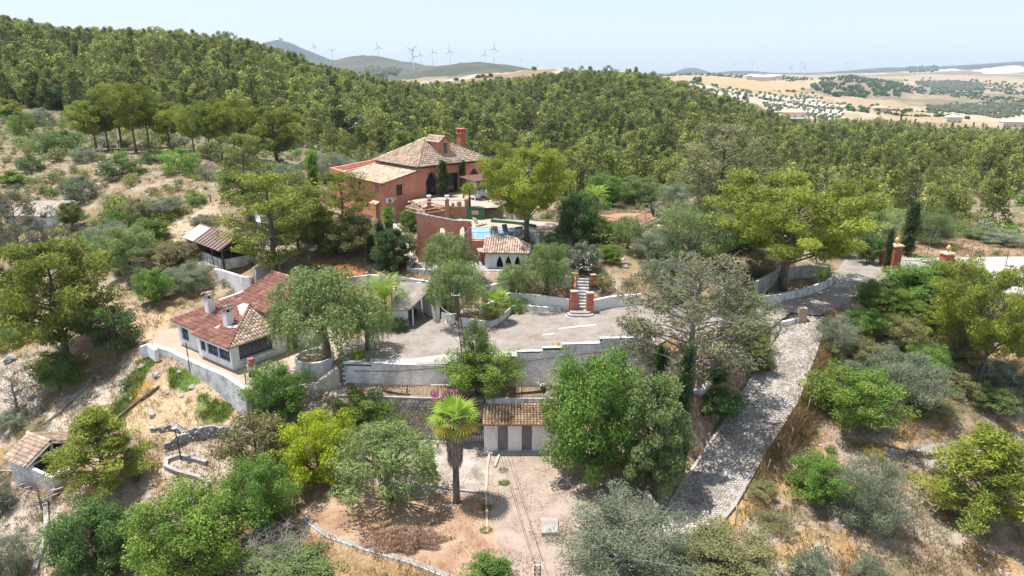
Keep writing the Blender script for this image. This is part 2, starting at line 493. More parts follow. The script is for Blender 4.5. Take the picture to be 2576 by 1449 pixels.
PLATS = [(ROAD, ZF(6.0), 0.5), (YARD, ZF(0.0), 0.9), ([(x, y + (0.55 if y < 48 else 0.3)) for x, y in WALK], ZF(3.4), 9), ([(x, y + (0.75 if y < 50 and x < 12 else 0)) for x, y in LOT], lotz, 0.55), (COURT, ZF(8.7), 0.6),
         ([(x, y + (0.5 if y < 70 else 0)) for x, y in POOLD], ZF(10.6), 1.2), (GREEN, ZF(9.3), 0.5), ([(x, y + (0.5 if y < 80.1 else 0)) for x, y in TERR], ZF(11.8), 3.5),
         ([(x + 0.15, y + (0.55 if y < 57 else 0)) for x, y in COTT], ZF(4.2), 5), (TIMB, ZF(7.6), 0.7), (UPL, ZF(6.25), 3)]
def pdist(x, y, P):
 d = np.full(x.shape, 1e9)
 for i in range(len(P)):
  a, b = P[i], P[(i + 1) % len(P)]
  dx, dy = b[0] - a[0], b[1] - a[1]
  t = np.clip(((x - a[0]) * dx + (y - a[1]) * dy) / (dx * dx + dy * dy), 0, 1)
  d = np.minimum(d, np.hypot(x - a[0] - t * dx, y - a[1] - t * dy))
 return d
PATHC = [(26.4, 58.2, 6.2, 3.4), (25.0, 55.4, 5.6, 3.5), (23.2, 52.6, 4.6, 3.6), (20.3, 48.4, 3.0, 3.9), (16.2, 43.4, 1.2, 3.7), (13.0, 39.2, .1, 3.7), (10.8, 36.4, -.5, 3.1), (9.2, 33.2, -1.0, 2.2), (7.2, 29.5, -1.5, 2.2)]
_PC = np.array(PATHC)
def path_at(x, y):
 """distance from the middle of the stone path, its height and half width there"""
 x, y = np.asarray(x, float), np.asarray(y, float)
 bd = np.full(x.shape, 1e9)
 bz = np.zeros(x.shape)
 bw = np.ones(x.shape)
 for i in range(len(_PC) - 1):
  a, b = _PC[i], _PC[i + 1]
  dx, dy = b[0] - a[0], b[1] - a[1]
  t = np.clip(((x - a[0]) * dx + (y - a[1]) * dy) / (dx * dx + dy * dy), 0, 1)
  d = np.hypot(x - a[0] - t * dx, y - a[1] - t * dy)
  m = d < bd
  bd = np.where(m, d, bd)
  bz = np.where(m, a[2] + t * (b[2] - a[2]), bz)
  bw = np.where(m, (a[3] + t * (b[3] - a[3])) / 2, bw)
 return bd, bz, bw
def base_z(x, y):
 x, y = np.asarray(x, float), np.asarray(y, float)
 k = np.clip((y - 108) / 24, 0, 1)
 k = k * k * (3 - 2 * k)
 k = np.maximum(k, np.clip((np.abs(x) - 0.75 * y - 40) / 40, 0, 1) * np.clip((y - 80) / 40, 0, 1))
 z = np.where(k < 1, near_z(x, np.minimum(y, 150)), 0) * (1 - k) + far_z(x, np.maximum(y, 90)) * k
 return z + (fbm(x, y, 0.35, 4) - 0.5) * 0.55 * np.clip(1.5 - y / 150, 0.2, 1)
def gz(x, y):
 x, y = np.asarray(x, float), np.asarray(y, float)
 z = base_z(x, y)
 bd, bz, bw = path_at(x, y)
 k = np.clip((bd - bw - 0.3) / 1.2, 0, 1)
 near = (y < 125) & (np.abs(x) < 115)
 if near.any():
  xn, yn, zn = x[near], y[near], z[near]
  for P, f, q_ in PLATS:
   k = q_
   if k < 4:
    d = np.maximum(pdist(xn, yn, P) - 0.2, 0)
    zp = f(xn, yn)
    zn = np.clip(zn, zp - d * k, zp + d * k)
  pk = 1 - np.clip((bd[near] - bw[near] - 0.3) / 1.2, 0, 1)
  zn = zn * (1 - pk) + (bz[near] - 0.06) * pk
  for P, f, k in PLATS:
   zn = np.where(inpoly(xn, yn, P), f(xn, yn), zn)
  z = z.copy()
  z[near] = zn
 return z
def G(x, y):
 return float(gz(np.array([x]), np.array([y]))[0])
def hit(u, v, y0=22, y1=9000):
 """where the line of sight (u, v) first meets the ground"""
 x, y, w = ray(u, v)
 Y = np.exp(np.linspace(math.log(y0), math.log(y1), 900))
 z = gz(x / y * Y, Y)
 zr = CAMZ + w / y * Y
 b = np.nonzero(zr <= z)[0]
 i = b[0] if len(b) else len(Y) - 1
 if i > 0:
  lo, hi = Y[i - 1], Y[i]
  for _ in range(14):
   mid = (lo + hi) / 2
   if CAMZ + w / y * mid <= G(x / y * mid, mid):
    hi = mid
   else:
    lo = mid
  Yh = hi
 else:
  Yh = Y[i]
 return Vector((x / y * Yh, Yh, G(x / y * Yh, Yh)))
# ------------------------------------------------------------------ colours of the ground by place
def upoly(pts):
 return [tuple(hit(u, v))[:2] for u, v in pts]
_ys = np.concatenate([np.exp(np.arange(math.log(12), math.log(115), 0.0068)), np.exp(np.arange(math.log(115), math.log(13500), 0.0115))])
_as = np.linspace(-1.3, 1.3, 391)
GX = _as[None, :] * _ys[:, None]
GY = np.repeat(_ys[:, None], len(_as), 1)
GZ = gz(GX, GY) - 0.03
C = np.zeros(GX.shape + (3,))
def paint(m, c, k=1.0):
 m = np.clip(m, 0, 1)[..., None] * k
 C[:] = C * (1 - m) + np.array(c) * m
n1, n2, n3 = fbm(GX, GY, 0.09, 5), fbm(GX + 90, GY - 40, 0.23, 5), fbm(GX - 31, GY + 77, 0.6, 4)
S = lambda a, lo, hi: np.clip((a - lo) / (hi - lo), 0, 1)
C[:] = (0.36, 0.27, 0.175)
paint(S(n1, 0.45, 0.6), (0.40, 0.31, 0.235))
paint(S(n2, 0.54, 0.68), (0.49, 0.42, 0.36), 0.8)
paint(S(n3, 0.56, 0.68) * 0.8, (0.40, 0.25, 0.10))
paint(S(n3, 0.40, 0.32) * 0.7, (0.20, 0.17, 0.095))
scr = S(GY, 60, 82)
paint(scr, (0.285, 0.225, 0.135), 0.85)
paint(scr * S(n2, 0.52, 0.40), (0.20, 0.185, 0.09), 0.8)
paint(scr * S(n1, 0.5, 0.62), (0.36, 0.27, 0.19), 0.7)
paint(scr * S(n3, 0.58, 0.68), (0.44, 0.36, 0.30), 0.8)
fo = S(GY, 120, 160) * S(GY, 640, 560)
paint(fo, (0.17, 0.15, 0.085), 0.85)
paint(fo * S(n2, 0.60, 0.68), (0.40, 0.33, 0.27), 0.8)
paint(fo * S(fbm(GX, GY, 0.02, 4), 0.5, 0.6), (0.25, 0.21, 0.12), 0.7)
fb = S(GY, 560, 680)
b1, b2 = fbm(GX, GY, 0.0022, 4), fbm(GX, GY, 0.006, 4)
paint(fb, (0.44, 0.335, 0.205))
paint(fb * S(b1, 0.5, 0.56), (0.36, 0.27, 0.17))
paint(fb * S(b2, 0.54, 0.6), (0.20, 0.19, 0.11), 0.8)
paint(fb * S(b2, 0.36, 0.33), (0.50, 0.44, 0.36))
def plot(pts, c, k=1.0):
 xs = [D(u, v, 1000) for u, v in pts]
 P = upoly(pts)
 paint(inpoly(GX, GY, P).astype(float), c, k)
 return P
FLD = {}
FLD["grain"] = plot([(1690, 192), (1775, 191), (1900, 199), (2010, 208), (2060, 214), (2020, 225), (1980, 232), (1880, 222), (1780, 212), (1690, 204)], (0.50, 0.36, 0.205))
plot([(1905, 190), (2030, 193), (2120, 190), (2060, 203), (1950, 203)], (0.47, 0.345, 0.20))
FLD["chalk"] = plot([(1915, 258), (1990, 256), (2130, 266), (2118, 298), (2050, 300), (1925, 278)], (0.74, 0.67, 0.58))
FLD["chalk2"] = plot([(1722, 206), (1800, 222), (1900, 238), (2010, 240), (2070, 246), (2050, 252), (1930, 250), (1850, 252), (1800, 240), (1730, 222)], (0.60, 0.53, 0.44))
FLD["knoll"] = plot([(2060, 206), (2130, 196), (2200, 204), (2270, 215), (2300, 240), (2150, 245), (2060, 235), (2030, 225)], (0.30, 0.235, 0.165))
plot([(2240, 196), (2330, 186), (2420, 190), (2575, 200), (2575, 212), (2420, 208), (2300, 206)], (0.46, 0.35, 0.21))
plot([(2330, 216), (2575, 220), (2575, 238), (2400, 232)], (0.44, 0.33, 0.20))
FLD["orch"] = plot([(2300, 208), (2420, 206), (2480, 214), (2450, 228), (2360, 226), (2310, 216)], (0.42, 0.335, 0.245))
FLD["orch2"] = plot([(2330, 268), (2450, 262), (2575, 262), (2575, 292), (2440, 290), (2340, 280)], (0.44, 0.39, 0.31))
plot([(2330, 284), (2440, 288), (2560, 302), (2420, 306), (2340, 292)], (0.52, 0.42, 0.29))
FLD["orch3"] = plot([(2280, 176), (2360, 172), (2355, 182), (2290, 184)], (0.60, 0.54, 0.45))
plot([(2440, 176), (2540, 164), (2575, 166), (2575, 180), (2480, 186)], (0.62, 0.56, 0.47))
FLD["orch4"] = plot([(920, 170), (1010, 172), (1000, 190), (930, 196), (905, 188)], (0.52, 0.44, 0.33))
plot([(1020, 178), (1090, 160), (1118, 166), (1060, 182), (1000, 192)], (0.52, 0.45, 0.36))
FLD["brown"] = plot([(1110, 207), (1200, 192), (1300, 181), (1360, 174), (1405, 178), (1340, 205), (1280, 222), (1120, 222)], (0.30, 0.225, 0.13))
hill = S(GY, 1700, 1900) * S(GX / GY, 0.05, 0.03) * 0.9
paint(hill, (0.065, 0.085, 0.055))
paint(hill * S(fbm(GX, GY, 0.012, 4), 0.52, 0.6), (0.14, 0.135, 0.085), 0.7)
paint(S(GY, 4700, 5000), (0.06, 0.075, 0.07), 0.95)
plot([(2290, 178), (2400, 172), (2420, 178), (2300, 184)], (0.56, 0.50, 0.42))
plot([(2440, 176), (2545, 163), (2575, 165), (2575, 182), (2480, 187)], (0.60, 0.54, 0.45))
def patch(pts, c, k=1.0, soft=None):
 m = inpoly(GX, GY, upoly(pts)).astype(float)
 if soft is not None:
  m = m * S(n3, soft - 0.1, soft + 0.06)
 paint(m, c, k)
patch([(255, 750), (330, 770), (430, 790), (410, 870), (330, 880), (280, 830)], (0.55, 0.40, 0.26))
patch([(420, 560), (540, 510), (560, 540), (500, 620), (440, 640)], (0.56, 0.43, 0.29))
patch([(330, 990), (430, 930), (600, 990), (610, 1070), (420, 1110), (300, 1100)], (0.54, 0.40, 0.25))
patch([(130, 1010), (260, 960), (300, 1060), (220, 1130), (90, 1130)], (0.56, 0.46, 0.36))
patch([(0, 880), (120, 950), (60, 1080), (0, 1060)], (0.50, 0.43, 0.37))
patch([(240, 1080), (350, 905), (395, 905), (360, 960), (300, 1080)], (0.10, 0.16, 0.035), 0.9, 0.42)
patch([(290, 1040), (350, 960), (430, 930), (330, 1030)], (0.46, 0.27, 0.08), 0.8, 0.45)
patch([(425, 925), (500, 930), (525, 950), (470, 985), (430, 980)], (0.11, 0.20, 0.035), 0.95, 0.36)
patch([(500, 990), (610, 975), (600, 1010), (560, 1065), (520, 1070), (490, 1040)], (0.11, 0.21, 0.035), 0.9, 0.38)
patch([(780, 650), (850, 650), (930, 690), (900, 745), (860, 740), (800, 690)], (0.42, 0.19, 0.085), 0.9)
patch([(0, 1240), (160, 1260), (120, 1449), (0, 1449)], (0.50, 0.42, 0.36), 0.8)
patch([(420, 1110), (660, 1160), (720, 1250), (560, 1290), (440, 1260), (400, 1180)], (0.52, 0.43, 0.33), 0.9)
patch([(780, 1330), (1150, 1460), (780, 1460), (640, 1460)], (0.42, 0.26, 0.11), 0.7)
patch([(560, 1075), (640, 1000), (655, 1010), (650, 1080), (600, 1100)], (0.50, 0.46, 0.43), 0.9)
patch([(1880, 1000), (2040, 930), (2000, 1090), (1950, 1250), (1800, 1380), (1790, 1330), (1880, 1150)], (0.46, 0.30, 0.13), 0.75)
patch([(2180, 1150), (2575, 1090), (2575, 1170), (2300, 1180)], (0.46, 0.43, 0.41), 0.9, 0.45)
patch([(2440, 540), (2575, 600), (2575, 655), (2300, 640), (2060, 620), (2100, 600)], (0.40, 0.27, 0.16), 0.8)
patch([(1640, 940), (1760, 960), (1900, 900), (1850, 1000), (1720, 1200), (1660, 1250)], (0.40, 0.29, 0.21), 0.85)
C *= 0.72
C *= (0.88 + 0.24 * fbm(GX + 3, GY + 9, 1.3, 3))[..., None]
nr, nc = GX.shape
idx = np.arange(nr * nc).reshape(nr, nc)
F = np.stack([idx[:-1, :-1], idx[:-1, 1:], idx[1:, 1:], idx[1:, :-1]], -1).reshape(-1, 4)
gm, nt, out = _new("ground")
b = nt.nodes.new("ShaderNodeBsdfPrincipled")
b.inputs["Roughness"].default_value = 0.95
b.inputs["Specular IOR Level"].default_value = 0.1
at = nt.nodes.new("ShaderNodeAttribute"); at.attribute_name = "soil"
ge = nt.nodes.new("ShaderNodeNewGeometry")
col = at.outputs["Color"]
for scl, lo, hi in ((0.9, 0.8, 1.2), (5.5, 0.68, 1.32), (22.0, 0.72, 1.28)):
 nz = nt.nodes.new("ShaderNodeTexNoise")
 nz.inputs["Scale"].default_value = scl
 nz.inputs["Detail"].default_value = 4
 nt.links.new(ge.outputs["Position"], nz.inputs["Vector"])
 mr = nt.nodes.new("ShaderNodeMapRange")
 mr.inputs["From Min"].default_value, mr.inputs["From Max"].default_value = 0.25, 0.75
 mr.inputs["To Min"].default_value, mr.inputs["To Max"].default_value = lo, hi
 nt.links.new(nz.outputs["Fac"], mr.inputs["Value"])
 mx = nt.nodes.new("ShaderNodeMix"); mx.data_type = "RGBA"; mx.blend_type = "MULTIPLY"
 mx.inputs["Factor"].default_value = 1.0
 nt.links.new(col, mx.inputs["A"]); nt.links.new(mr.outputs[0], mx.inputs["B"])
 col = mx.outputs["Result"]
nt.links.new(col, b.inputs["Base Color"])
nb = nt.nodes.new("ShaderNodeTexNoise"); nb.inputs["Scale"].default_value = 3.5; nb.inputs["Detail"].default_value = 6
nt.links.new(ge.outputs["Position"], nb.inputs["Vector"])
bp = nt.nodes.new("ShaderNodeBump"); bp.inputs["Strength"].default_value = 0.7; bp.inputs["Distance"].default_value = 0.15
nt.links.new(nb.outputs["Fac"], bp.inputs["Height"]); nt.links.new(bp.outputs[0], b.inputs["Normal"])
nt.links.new(b.outputs[0], out.inputs[0])
M["ground"] = gm
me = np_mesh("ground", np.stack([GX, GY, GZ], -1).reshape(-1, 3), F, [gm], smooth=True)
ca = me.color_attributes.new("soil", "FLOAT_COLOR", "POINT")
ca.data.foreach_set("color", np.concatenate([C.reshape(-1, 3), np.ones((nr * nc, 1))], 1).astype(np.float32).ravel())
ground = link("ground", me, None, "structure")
# ------------------------------------------------------------------ surface library
pm("white_wash", [(0.60, 0.59, 0.58), (0.76, 0.75, 0.73), (0.80, 0.79, 0.77)], 0.8, bump=0.15, stretch=(1, 1, 0.5), fine=9)
pm("white_stained", [(0.26, 0.255, 0.26), (0.62, 0.61, 0.60), (0.76, 0.755, 0.75)], 1.6, bump=0.25, stretch=(1, 1, 0.22), lo=0.36, hi=0.58, fine=8)
pm("white_worn", [(0.38, 0.37, 0.36), (0.68, 0.67, 0.66)], 1.3, bump=0.4, lo=0.35, hi=0.55, fine=7)
pm("concrete_block", [(0.40, 0.40, 0.405), (0.66, 0.66, 0.66), (0.77, 0.765, 0.76)], 0.9, bump=0.25, stretch=(1, 1, 0.3), lo=0.33, hi=0.6, fine=8, rand=0.1, tint=0.12)
pm("mortar_dark", [(0.11, 0.088, 0.07), (0.19, 0.155, 0.13)], 1.2)
pm("mortar_pale", [(0.216, 0.189, 0.162), (0.324, 0.288, 0.252)], 2)
pm("red_render", [(0.48, 0.185, 0.118), (0.56, 0.235, 0.155), (0.61, 0.275, 0.19)], 0.9, bump=0.12, stretch=(1, 1, 0.6), fine=7)
pm("red_brick", [(0.38, 0.12, 0.075), (0.49, 0.175, 0.11)], 4, bump=0.2, rand=0.18, tint=0.2, fine=10)
pm("brown_brick", [(0.30, 0.15, 0.095), (0.40, 0.22, 0.145)], 6, bump=0.2, tint=0.25, fine=12)
pm("tile_old", [(0.296, 0.208, 0.148), (0.454, 0.335, 0.247), (0.532, 0.424, 0.325)], 1.4, bump=0.1, tint=0.34, rand=0.2, fine=10)
pm("tile_warm", [(0.438, 0.241, 0.125), (0.584, 0.397, 0.241), (0.626, 0.480, 0.334)], 1.1, bump=0.1, tint=0.28, rand=0.24, fine=9)
pm("tile_red", [(0.185, 0.078, 0.056), (0.25, 0.115, 0.085), (0.32, 0.18, 0.14)], 0.9, bump=0.1, tint=0.28, fine=8, stretch=(1, 1, 1))
pm("tile_bed", [(0.12, 0.07, 0.05), (0.20, 0.13, 0.09)], 3)
pm("stone_pale", [(0.20, 0.16, 0.13), (0.37, 0.335, 0.295), (0.44, 0.415, 0.385)], 0.5, bump=0.3, rand=0.2, tint=0.32, fine=10)
pm("stone_warm", [(0.380, 0.310, 0.241), (0.529, 0.460, 0.380), (0.621, 0.564, 0.494)], 1.5, bump=0.35, rand=0.24, tint=0.2, fine=9)
pm("stone_grey", [(0.24, 0.235, 0.225), (0.38, 0.37, 0.355), (0.47, 0.455, 0.435)], 1.8, bump=0.4, rand=0.22, tint=0.2, fine=9)
pm("lot_gravel", [(0.185, 0.155, 0.13), (0.245, 0.215, 0.19), (0.29, 0.265, 0.24)], 0.6, bump=0.4, fine=12, bscale=9)
pm("lot_strip", [(0.331, 0.302, 0.274), (0.403, 0.378, 0.353)], 0.8, fine=8)
pm("yard_pave", [(0.225, 0.165, 0.125), (0.30, 0.235, 0.19), (0.35, 0.29, 0.245)], 0.7, bump=0.3, fine=9, bscale=6)
pm("old_concrete", [(0.216, 0.202, 0.187), (0.317, 0.295, 0.277), (0.396, 0.378, 0.360)], 0.9, bump=0.3, fine=8)
pm("worn_concrete", [(0.19, 0.15, 0.12), (0.31, 0.27, 0.235), (0.41, 0.38, 0.35)], 0.7, bump=0.3, fine=6)
pm("yard_soil", [(0.19, 0.105, 0.06), (0.30, 0.195, 0.125), (0.37, 0.28, 0.20)], 0.45, bump=0.5, fine=5, bscale=5)
pm("dirt_path", [(0.313, 0.245, 0.177), (0.381, 0.313, 0.245)], 0.8, fine=6)
pm("road_sand", [(0.331, 0.306, 0.281), (0.410, 0.385, 0.360)], 0.25, fine=4)
pm("terracotta", [(0.320, 0.152, 0.092), (0.384, 0.200, 0.128)], 3, fine=12)
pm("terracotta_pale", [(0.46, 0.30, 0.21), (0.52, 0.37, 0.28)], 2, fine=12)
pm("green_paint", [(0.042, 0.11, 0.06), (0.065, 0.15, 0.085)], 2, fine=8)
pm("deck_pale", [(0.360, 0.285, 0.225), (0.420, 0.345, 0.285)], 1.2, fine=7)
pm("water", [(0.24, 0.44, 0.60), (0.30, 0.51, 0.66)], 0.6, rough=0.08, bump=0.04, spec=0.5)
pm("batten_wood", [(0.34, 0.31, 0.28), (0.46, 0.43, 0.40)], 3)
pm("shed_boards", [(0.10, 0.045, 0.038), (0.17, 0.085, 0.07)], 2, stretch=(2, 2, 1), fine=10)
pm("grey_wood", [(0.24, 0.215, 0.19), (0.38, 0.35, 0.315)], 3, stretch=(1, 1, 3), fine=14)
pm("brown_wood", [(0.075, 0.045, 0.032), (0.145, 0.09, 0.065)], 3, fine=12)
pm("bark", [(0.085, 0.065, 0.05), (0.19, 0.155, 0.125)], 4, bump=0.5, stretch=(1, 1, 0.4), fine=14)
pm("bark_grey", [(0.16, 0.14, 0.125), (0.30, 0.275, 0.25)], 4, bump=0.4, stretch=(1, 1, 0.4), fine=14)
pm("palm_skirt", [(0.20, 0.15, 0.125), (0.38, 0.315, 0.275)], 6, stretch=(3, 3, 0.5), fine=14)
pm("door_grey", [(0.16, 0.145, 0.15), (0.22, 0.205, 0.21)], 1.4, stretch=(2, 2, 0.5), fine=9)
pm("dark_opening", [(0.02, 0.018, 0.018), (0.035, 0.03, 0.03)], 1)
pm("dark_cloth", [(0.018, 0.019, 0.022), (0.028, 0.03, 0.035)], 8)
pm("glass_dark", [(0.02, 0.024, 0.03), (0.035, 0.04, 0.05)], 1, rough=0.12, spec=0.6)
pm("blue_frame", [(0.10, 0.15, 0.215), (0.145, 0.205, 0.28)], 3, rough=0.5)
pm("iron", [(0.028, 0.026, 0.026), (0.055, 0.05, 0.05)], 6, rough=0.5)
pm("rust_iron", [(0.10, 0.06, 0.045), (0.185, 0.105, 0.075)], 5, fine=16)
pm("pink_iron", [(0.40, 0.235, 0.16), (0.47, 0.295, 0.21)], 4)
pm("white_metal", [(0.66, 0.66, 0.67), (0.74, 0.74, 0.75)], 2, rough=0.4)
pm("turbine_white", [(0.42, 0.43, 0.45), (0.46, 0.47, 0.49)], 1, rough=0.5)
pm("fibro", [(0.270, 0.235, 0.205), (0.390, 0.350, 0.310)], 1.2, fine=8, tint=0.15)
pm("fibro_white", [(0.425, 0.429, 0.416), (0.510, 0.510, 0.497)], 1.2, fine=6)
pm("yellow_stone", [(0.55, 0.36, 0.13), (0.62, 0.43, 0.18)], 4)
pm("cream_cap", [(0.58, 0.47, 0.32), (0.64, 0.54, 0.40)], 3)
pm("orange_plastic", [(0.60, 0.30, 0.04), (0.66, 0.36, 0.06)], 3)
pm("dry_brush", [(0.26, 0.175, 0.125), (0.42, 0.30, 0.22)], 3, tint=0.45)
pm("dead_twig", [(0.20, 0.175, 0.155), (0.34, 0.305, 0.28)], 3, tint=0.3)
pm("skin", [(0.45, 0.28, 0.20), (0.50, 0.32, 0.235)], 4)
pm("shirt_white", [(0.68, 0.69, 0.72), (0.76, 0.77, 0.80)], 3)
pm("trousers_navy", [(0.02, 0.025, 0.045), (0.035, 0.04, 0.065)], 3)
pm("hair_dark", [(0.015, 0.012, 0.01), (0.03, 0.025, 0.02)], 6)
pm("bird_dark", [(0.035, 0.033, 0.036), (0.075, 0.07, 0.072)], 30, rough=0.6)
pm("bird_white", [(0.70, 0.70, 0.70), (0.78, 0.78, 0.78)], 10)
pm("villa_wall", [(0.52, 0.45, 0.39), (0.60, 0.53, 0.47)], 0.5)
pm("pale_roof", [(0.496, 0.464, 0.440), (0.560, 0.536, 0.512)], 1.0, fine=6)
pm("lichen_white", [(0.595, 0.578, 0.561), (0.646, 0.637, 0.620)], 3)
pm("flower_yellow", [(0.62, 0.40, 0.02), (0.72, 0.50, 0.04)], 5)
pm("rock_white", [(0.252, 0.234, 0.222), (0.360, 0.345, 0.333)], 1.0, bump=0.5, fine=6)
# ------------------------------------------------------------------ building helpers
from mathutils.geometry import tessellate_polygon
def wall(mb, p0, p1, outer, holes=(), th=0.3, mi=0):
 """upright wall between two ground points; outer and holes are outlines in (along, height); th goes to the left of p0 to p1"""
 p0, p1 = Vector((p0[0], p0[1], 0)), Vector((p1[0], p1[1], 0))
 e = (p1 - p0).normalized()
 nrm = Vector((-e.y, e.x, 0))
 loops = [list(outer)] + [list(h) for h in holes]
 tris = tessellate_polygon([[Vector((a, z, 0)) for a, z in L] for L in loops])
 flat = [q for L in loops for q in L]
 f = [p0 + e * a + Vector((0, 0, z)) for a, z in flat]
 k = [q + nrm * th for q in f]
 n = len(flat)
 fs = []
 for t in tris:
  a, b, c = [Vector((flat[i][0], flat[i][1], 0)) for i in t]
  t = tuple(t) if (b - a).cross(c - a).z > 0 else tuple(t)[::-1]
  fs.append(t)
  fs.append(tuple(i + n for i in t[::-1]))
 o = 0
 for L in loops:
  m = len(L)
  ar = sum(L[i][0] * L[(i + 1) % m][1] - L[(i + 1) % m][0] * L[i][1] for i in range(m))
  first = L is loops[0]
  for i in range(m):
   a, b = o + i, o + (i + 1) % m
   q = (a, a + n, b + n, b)
   fs.append(q if (ar > 0) == first else q[::-1])
  o += m
 mb.add(f + k, fs, mi)
def rect(a0, a1, z0, z1):
 return [(a0, z0), (a1, z0), (a1, z1), (a0, z1)]
def arch(c, w, z0, spring, top, n=8, point=1.25, waist=1.0):
 """arched outline, pointed for point > 1; waist < 1 pinches the lower part (horseshoe)"""
 h = w / 2
 L = [(c - h * waist, z0), (c + h * waist, z0)]
 if waist < 1:
  L.append((c + h * waist, spring - h * 0.35))
 for i in range(n + 1):
  t = i / n
  an = math.pi * t
  x = math.cos(an)
  y = math.sin(an) ** (1 / point if 0 < t < 1 else 1) if 0 < t < 1 else 0.0
  if point > 1.3:
   y = (1 - abs(x) ** 1.6)
  L.append((c + h * x, spring + (top - spring) * y))
 if waist < 1:
  L.append((c - h * waist, spring - h * 0.35))
 return L
def along(p0, p1, a, off=0.0):
 p0, p1 = Vector((p0[0], p0[1], 0)), Vector((p1[0], p1[1], 0))
 e = (p1 - p0).normalized()
 return p0 + e * a + Vector((-e.y, e.x, 0)) * off, math.atan2(e.y, e.x)
def tiles_on(O, e, s, poly, w=0.25, L=0.42):
 """places for barrel tiles on a sloping polygon given in (along eave, up slope); e, s unit vectors"""
 out = []
 amin, amax = min(p[0] for p in poly), max(p[0] for p in poly)
 n = len(poly)
 k = max(1, int(round((amax - amin) / w)))
 for i in range(k):
  a = amin + (i + 0.5) * (amax - amin) / k
  bs = []
  for j in range(n):
   (a0, b0), (a1, b1) = poly[j], poly[(j + 1) % n]
   if (a0 > a) != (a1 > a):
    bs.append(b0 + (b1 - b0) * (a - a0) / (a1 - a0))
  bs.sort()
  for b0, b1 in zip(bs[::2], bs[1::2]):
   m = max(1, int(round((b1 - b0) / L)))
   for j in range(m):
    out.append((O + e * (a + rnd.uniform(-.012, .012)) + s * (b0 + (b1 - b0) * j / m), (b1 - b0) / m * 1.1))
 return out
def barrel(mb, p, e, s, n, L, r, mi=0, tint=0.5):
 vs, fs = [], []
 for q, (l, rr, lift) in enumerate(((0, r, 0.035), (L, r * 0.8, 0.0))):
  for k in range(5):
   an = math.pi * k / 4
   vs.append(p + e * (math.cos(an) * rr) + n * (math.sin(an) * rr * 0.95 + lift) + s * l)
 for k in range(4):
  fs.append((k, k + 1, 6 + k, 5 + k))
 fs.append((0, 1, 2, 3, 4)[::-1])
 mb.add(vs, fs, mi, tint, True)
def tile_roof(mb, pts, w=0.25, L=0.42, r=0.115, mi=0, bed=1, th=0.09, ridge=()):
 """tiled plane: pts are its corners, the first two are the eave (left to right seen from outside)"""
 P = [Vector(p) for p in pts]
 e = (P[1] - P[0]).normalized()
 nrm = e.cross(P[-1] - P[0]).normalized()
 if nrm.z < 0:
  nrm = -nrm
 s = nrm.cross(e)
 poly = [((p - P[0]).dot(e), (p - P[0]).dot(s)) for p in P]
 mb.slab(P, th, bed)
 for p, l in tiles_on(P[0] + nrm * 0.005, e, s, poly, w, L):
  barrel(mb, p - s * 0.06, e, s, nrm, l, r, mi, rnd.random())
def ridge_tiles(mb, a, b, r=0.14, mi=0, L=0.42):
 a, b = Vector(a), Vector(b)
 d = b - a
 m = max(1, int(d.length / L))
 s = d.normalized()
 e = s.cross(Vector((0, 0, 1))).normalized()
 n = e.cross(s)
 for j in range(m):
  barrel(mb, a + d * (j / m) - n * 0.03, e, s, n, d.length / m * 1.1, r, mi, rnd.random())
def run_wall(mb, pts, th=0.3, mi=0, cap=None, capw=0.06, caph=0.07):
 """wall following points (x, y, z0, z1); joints are mitred"""
 n = len(pts)
 off = []
 for i in range(n):
  a = Vector(pts[max(i - 1, 0)][:2]); b = Vector(pts[i][:2]); c = Vector(pts[min(i + 1, n - 1)][:2])
  d = ((b - a).normalized() if i else Vector((0, 0))) + ((c - b).normalized() if i < n - 1 else Vector((0, 0)))
  d.normalize()
  m = Vector((-d.y, d.x))
  dd = (c - b).normalized() if i < n - 1 else (b - a).normalized()
  k = max(0.5, abs(m.dot(Vector((-dd.y, dd.x)))))
  off.append(m * (1 / k))
 def strip(h, lo, hi, mi):
  vs, fs = [], []
  for i, p in enumerate(pts):
   for sg in (-1, 1):
    for z in (lo(p), hi(p)):
     vs.append((p[0] + off[i].x * h * sg, p[1] + off[i].y * h * sg, z))
  for i in range(n - 1):
   a, b = i * 4, i * 4 + 4
   fs += [(a, b, b + 1, a + 1), (a + 3, b + 3, b + 2, a + 2), (a + 1, b + 1, b + 3, a + 3), (a + 2, b + 2, b, a)]
  fs += [(0, 1, 3, 2), tuple((n - 1) * 4 + q for q in (2, 3, 1, 0))]
  mb.add(vs, fs, mi)
 strip(th / 2, lambda p: p[2], lambda p: p[3], mi)
 if cap is not None:
  strip(th / 2 + capw, lambda p: p[3] + 0.003, lambda p: p[3] + caph, cap)
def voronoi(pts, s):
 """cells of scattered points, each cut by its neighbours"""
 P = np.array(pts)
 out = []
 for i in range(len(P)):
  d = np.hypot(*(P - P[i]).T)
  nb = np.argsort(d)[1:15]
  c = P[i]
  poly = [(c[0] + s * 0.95 * math.cos(t), c[1] + s * 0.95 * math.sin(t)) for t in np.linspace(0, 2 * math.pi, 9)[:-1]]
  for j in nb:
   if d[j] > 2.2 * s:
    break
   m = (P[j] + c) / 2
   nx, ny = P[j] - c
   q = []
   for k in range(len(poly)):
    a, b = poly[k], poly[(k + 1) % len(poly)]
    da, db = (a[0] - m[0]) * nx + (a[1] - m[1]) * ny, (b[0] - m[0]) * nx + (b[1] - m[1]) * ny
    if da <= 0:
     q.append(a)
    if (da < 0) != (db < 0) and da != db:
     t = da / (da - db)
     q.append((a[0] + t * (b[0] - a[0]), a[1] + t * (b[1] - a[1])))
   poly = q
   if len(poly) < 3:
    break
  if len(poly) >= 3:
   out.append((i, poly))
 return out
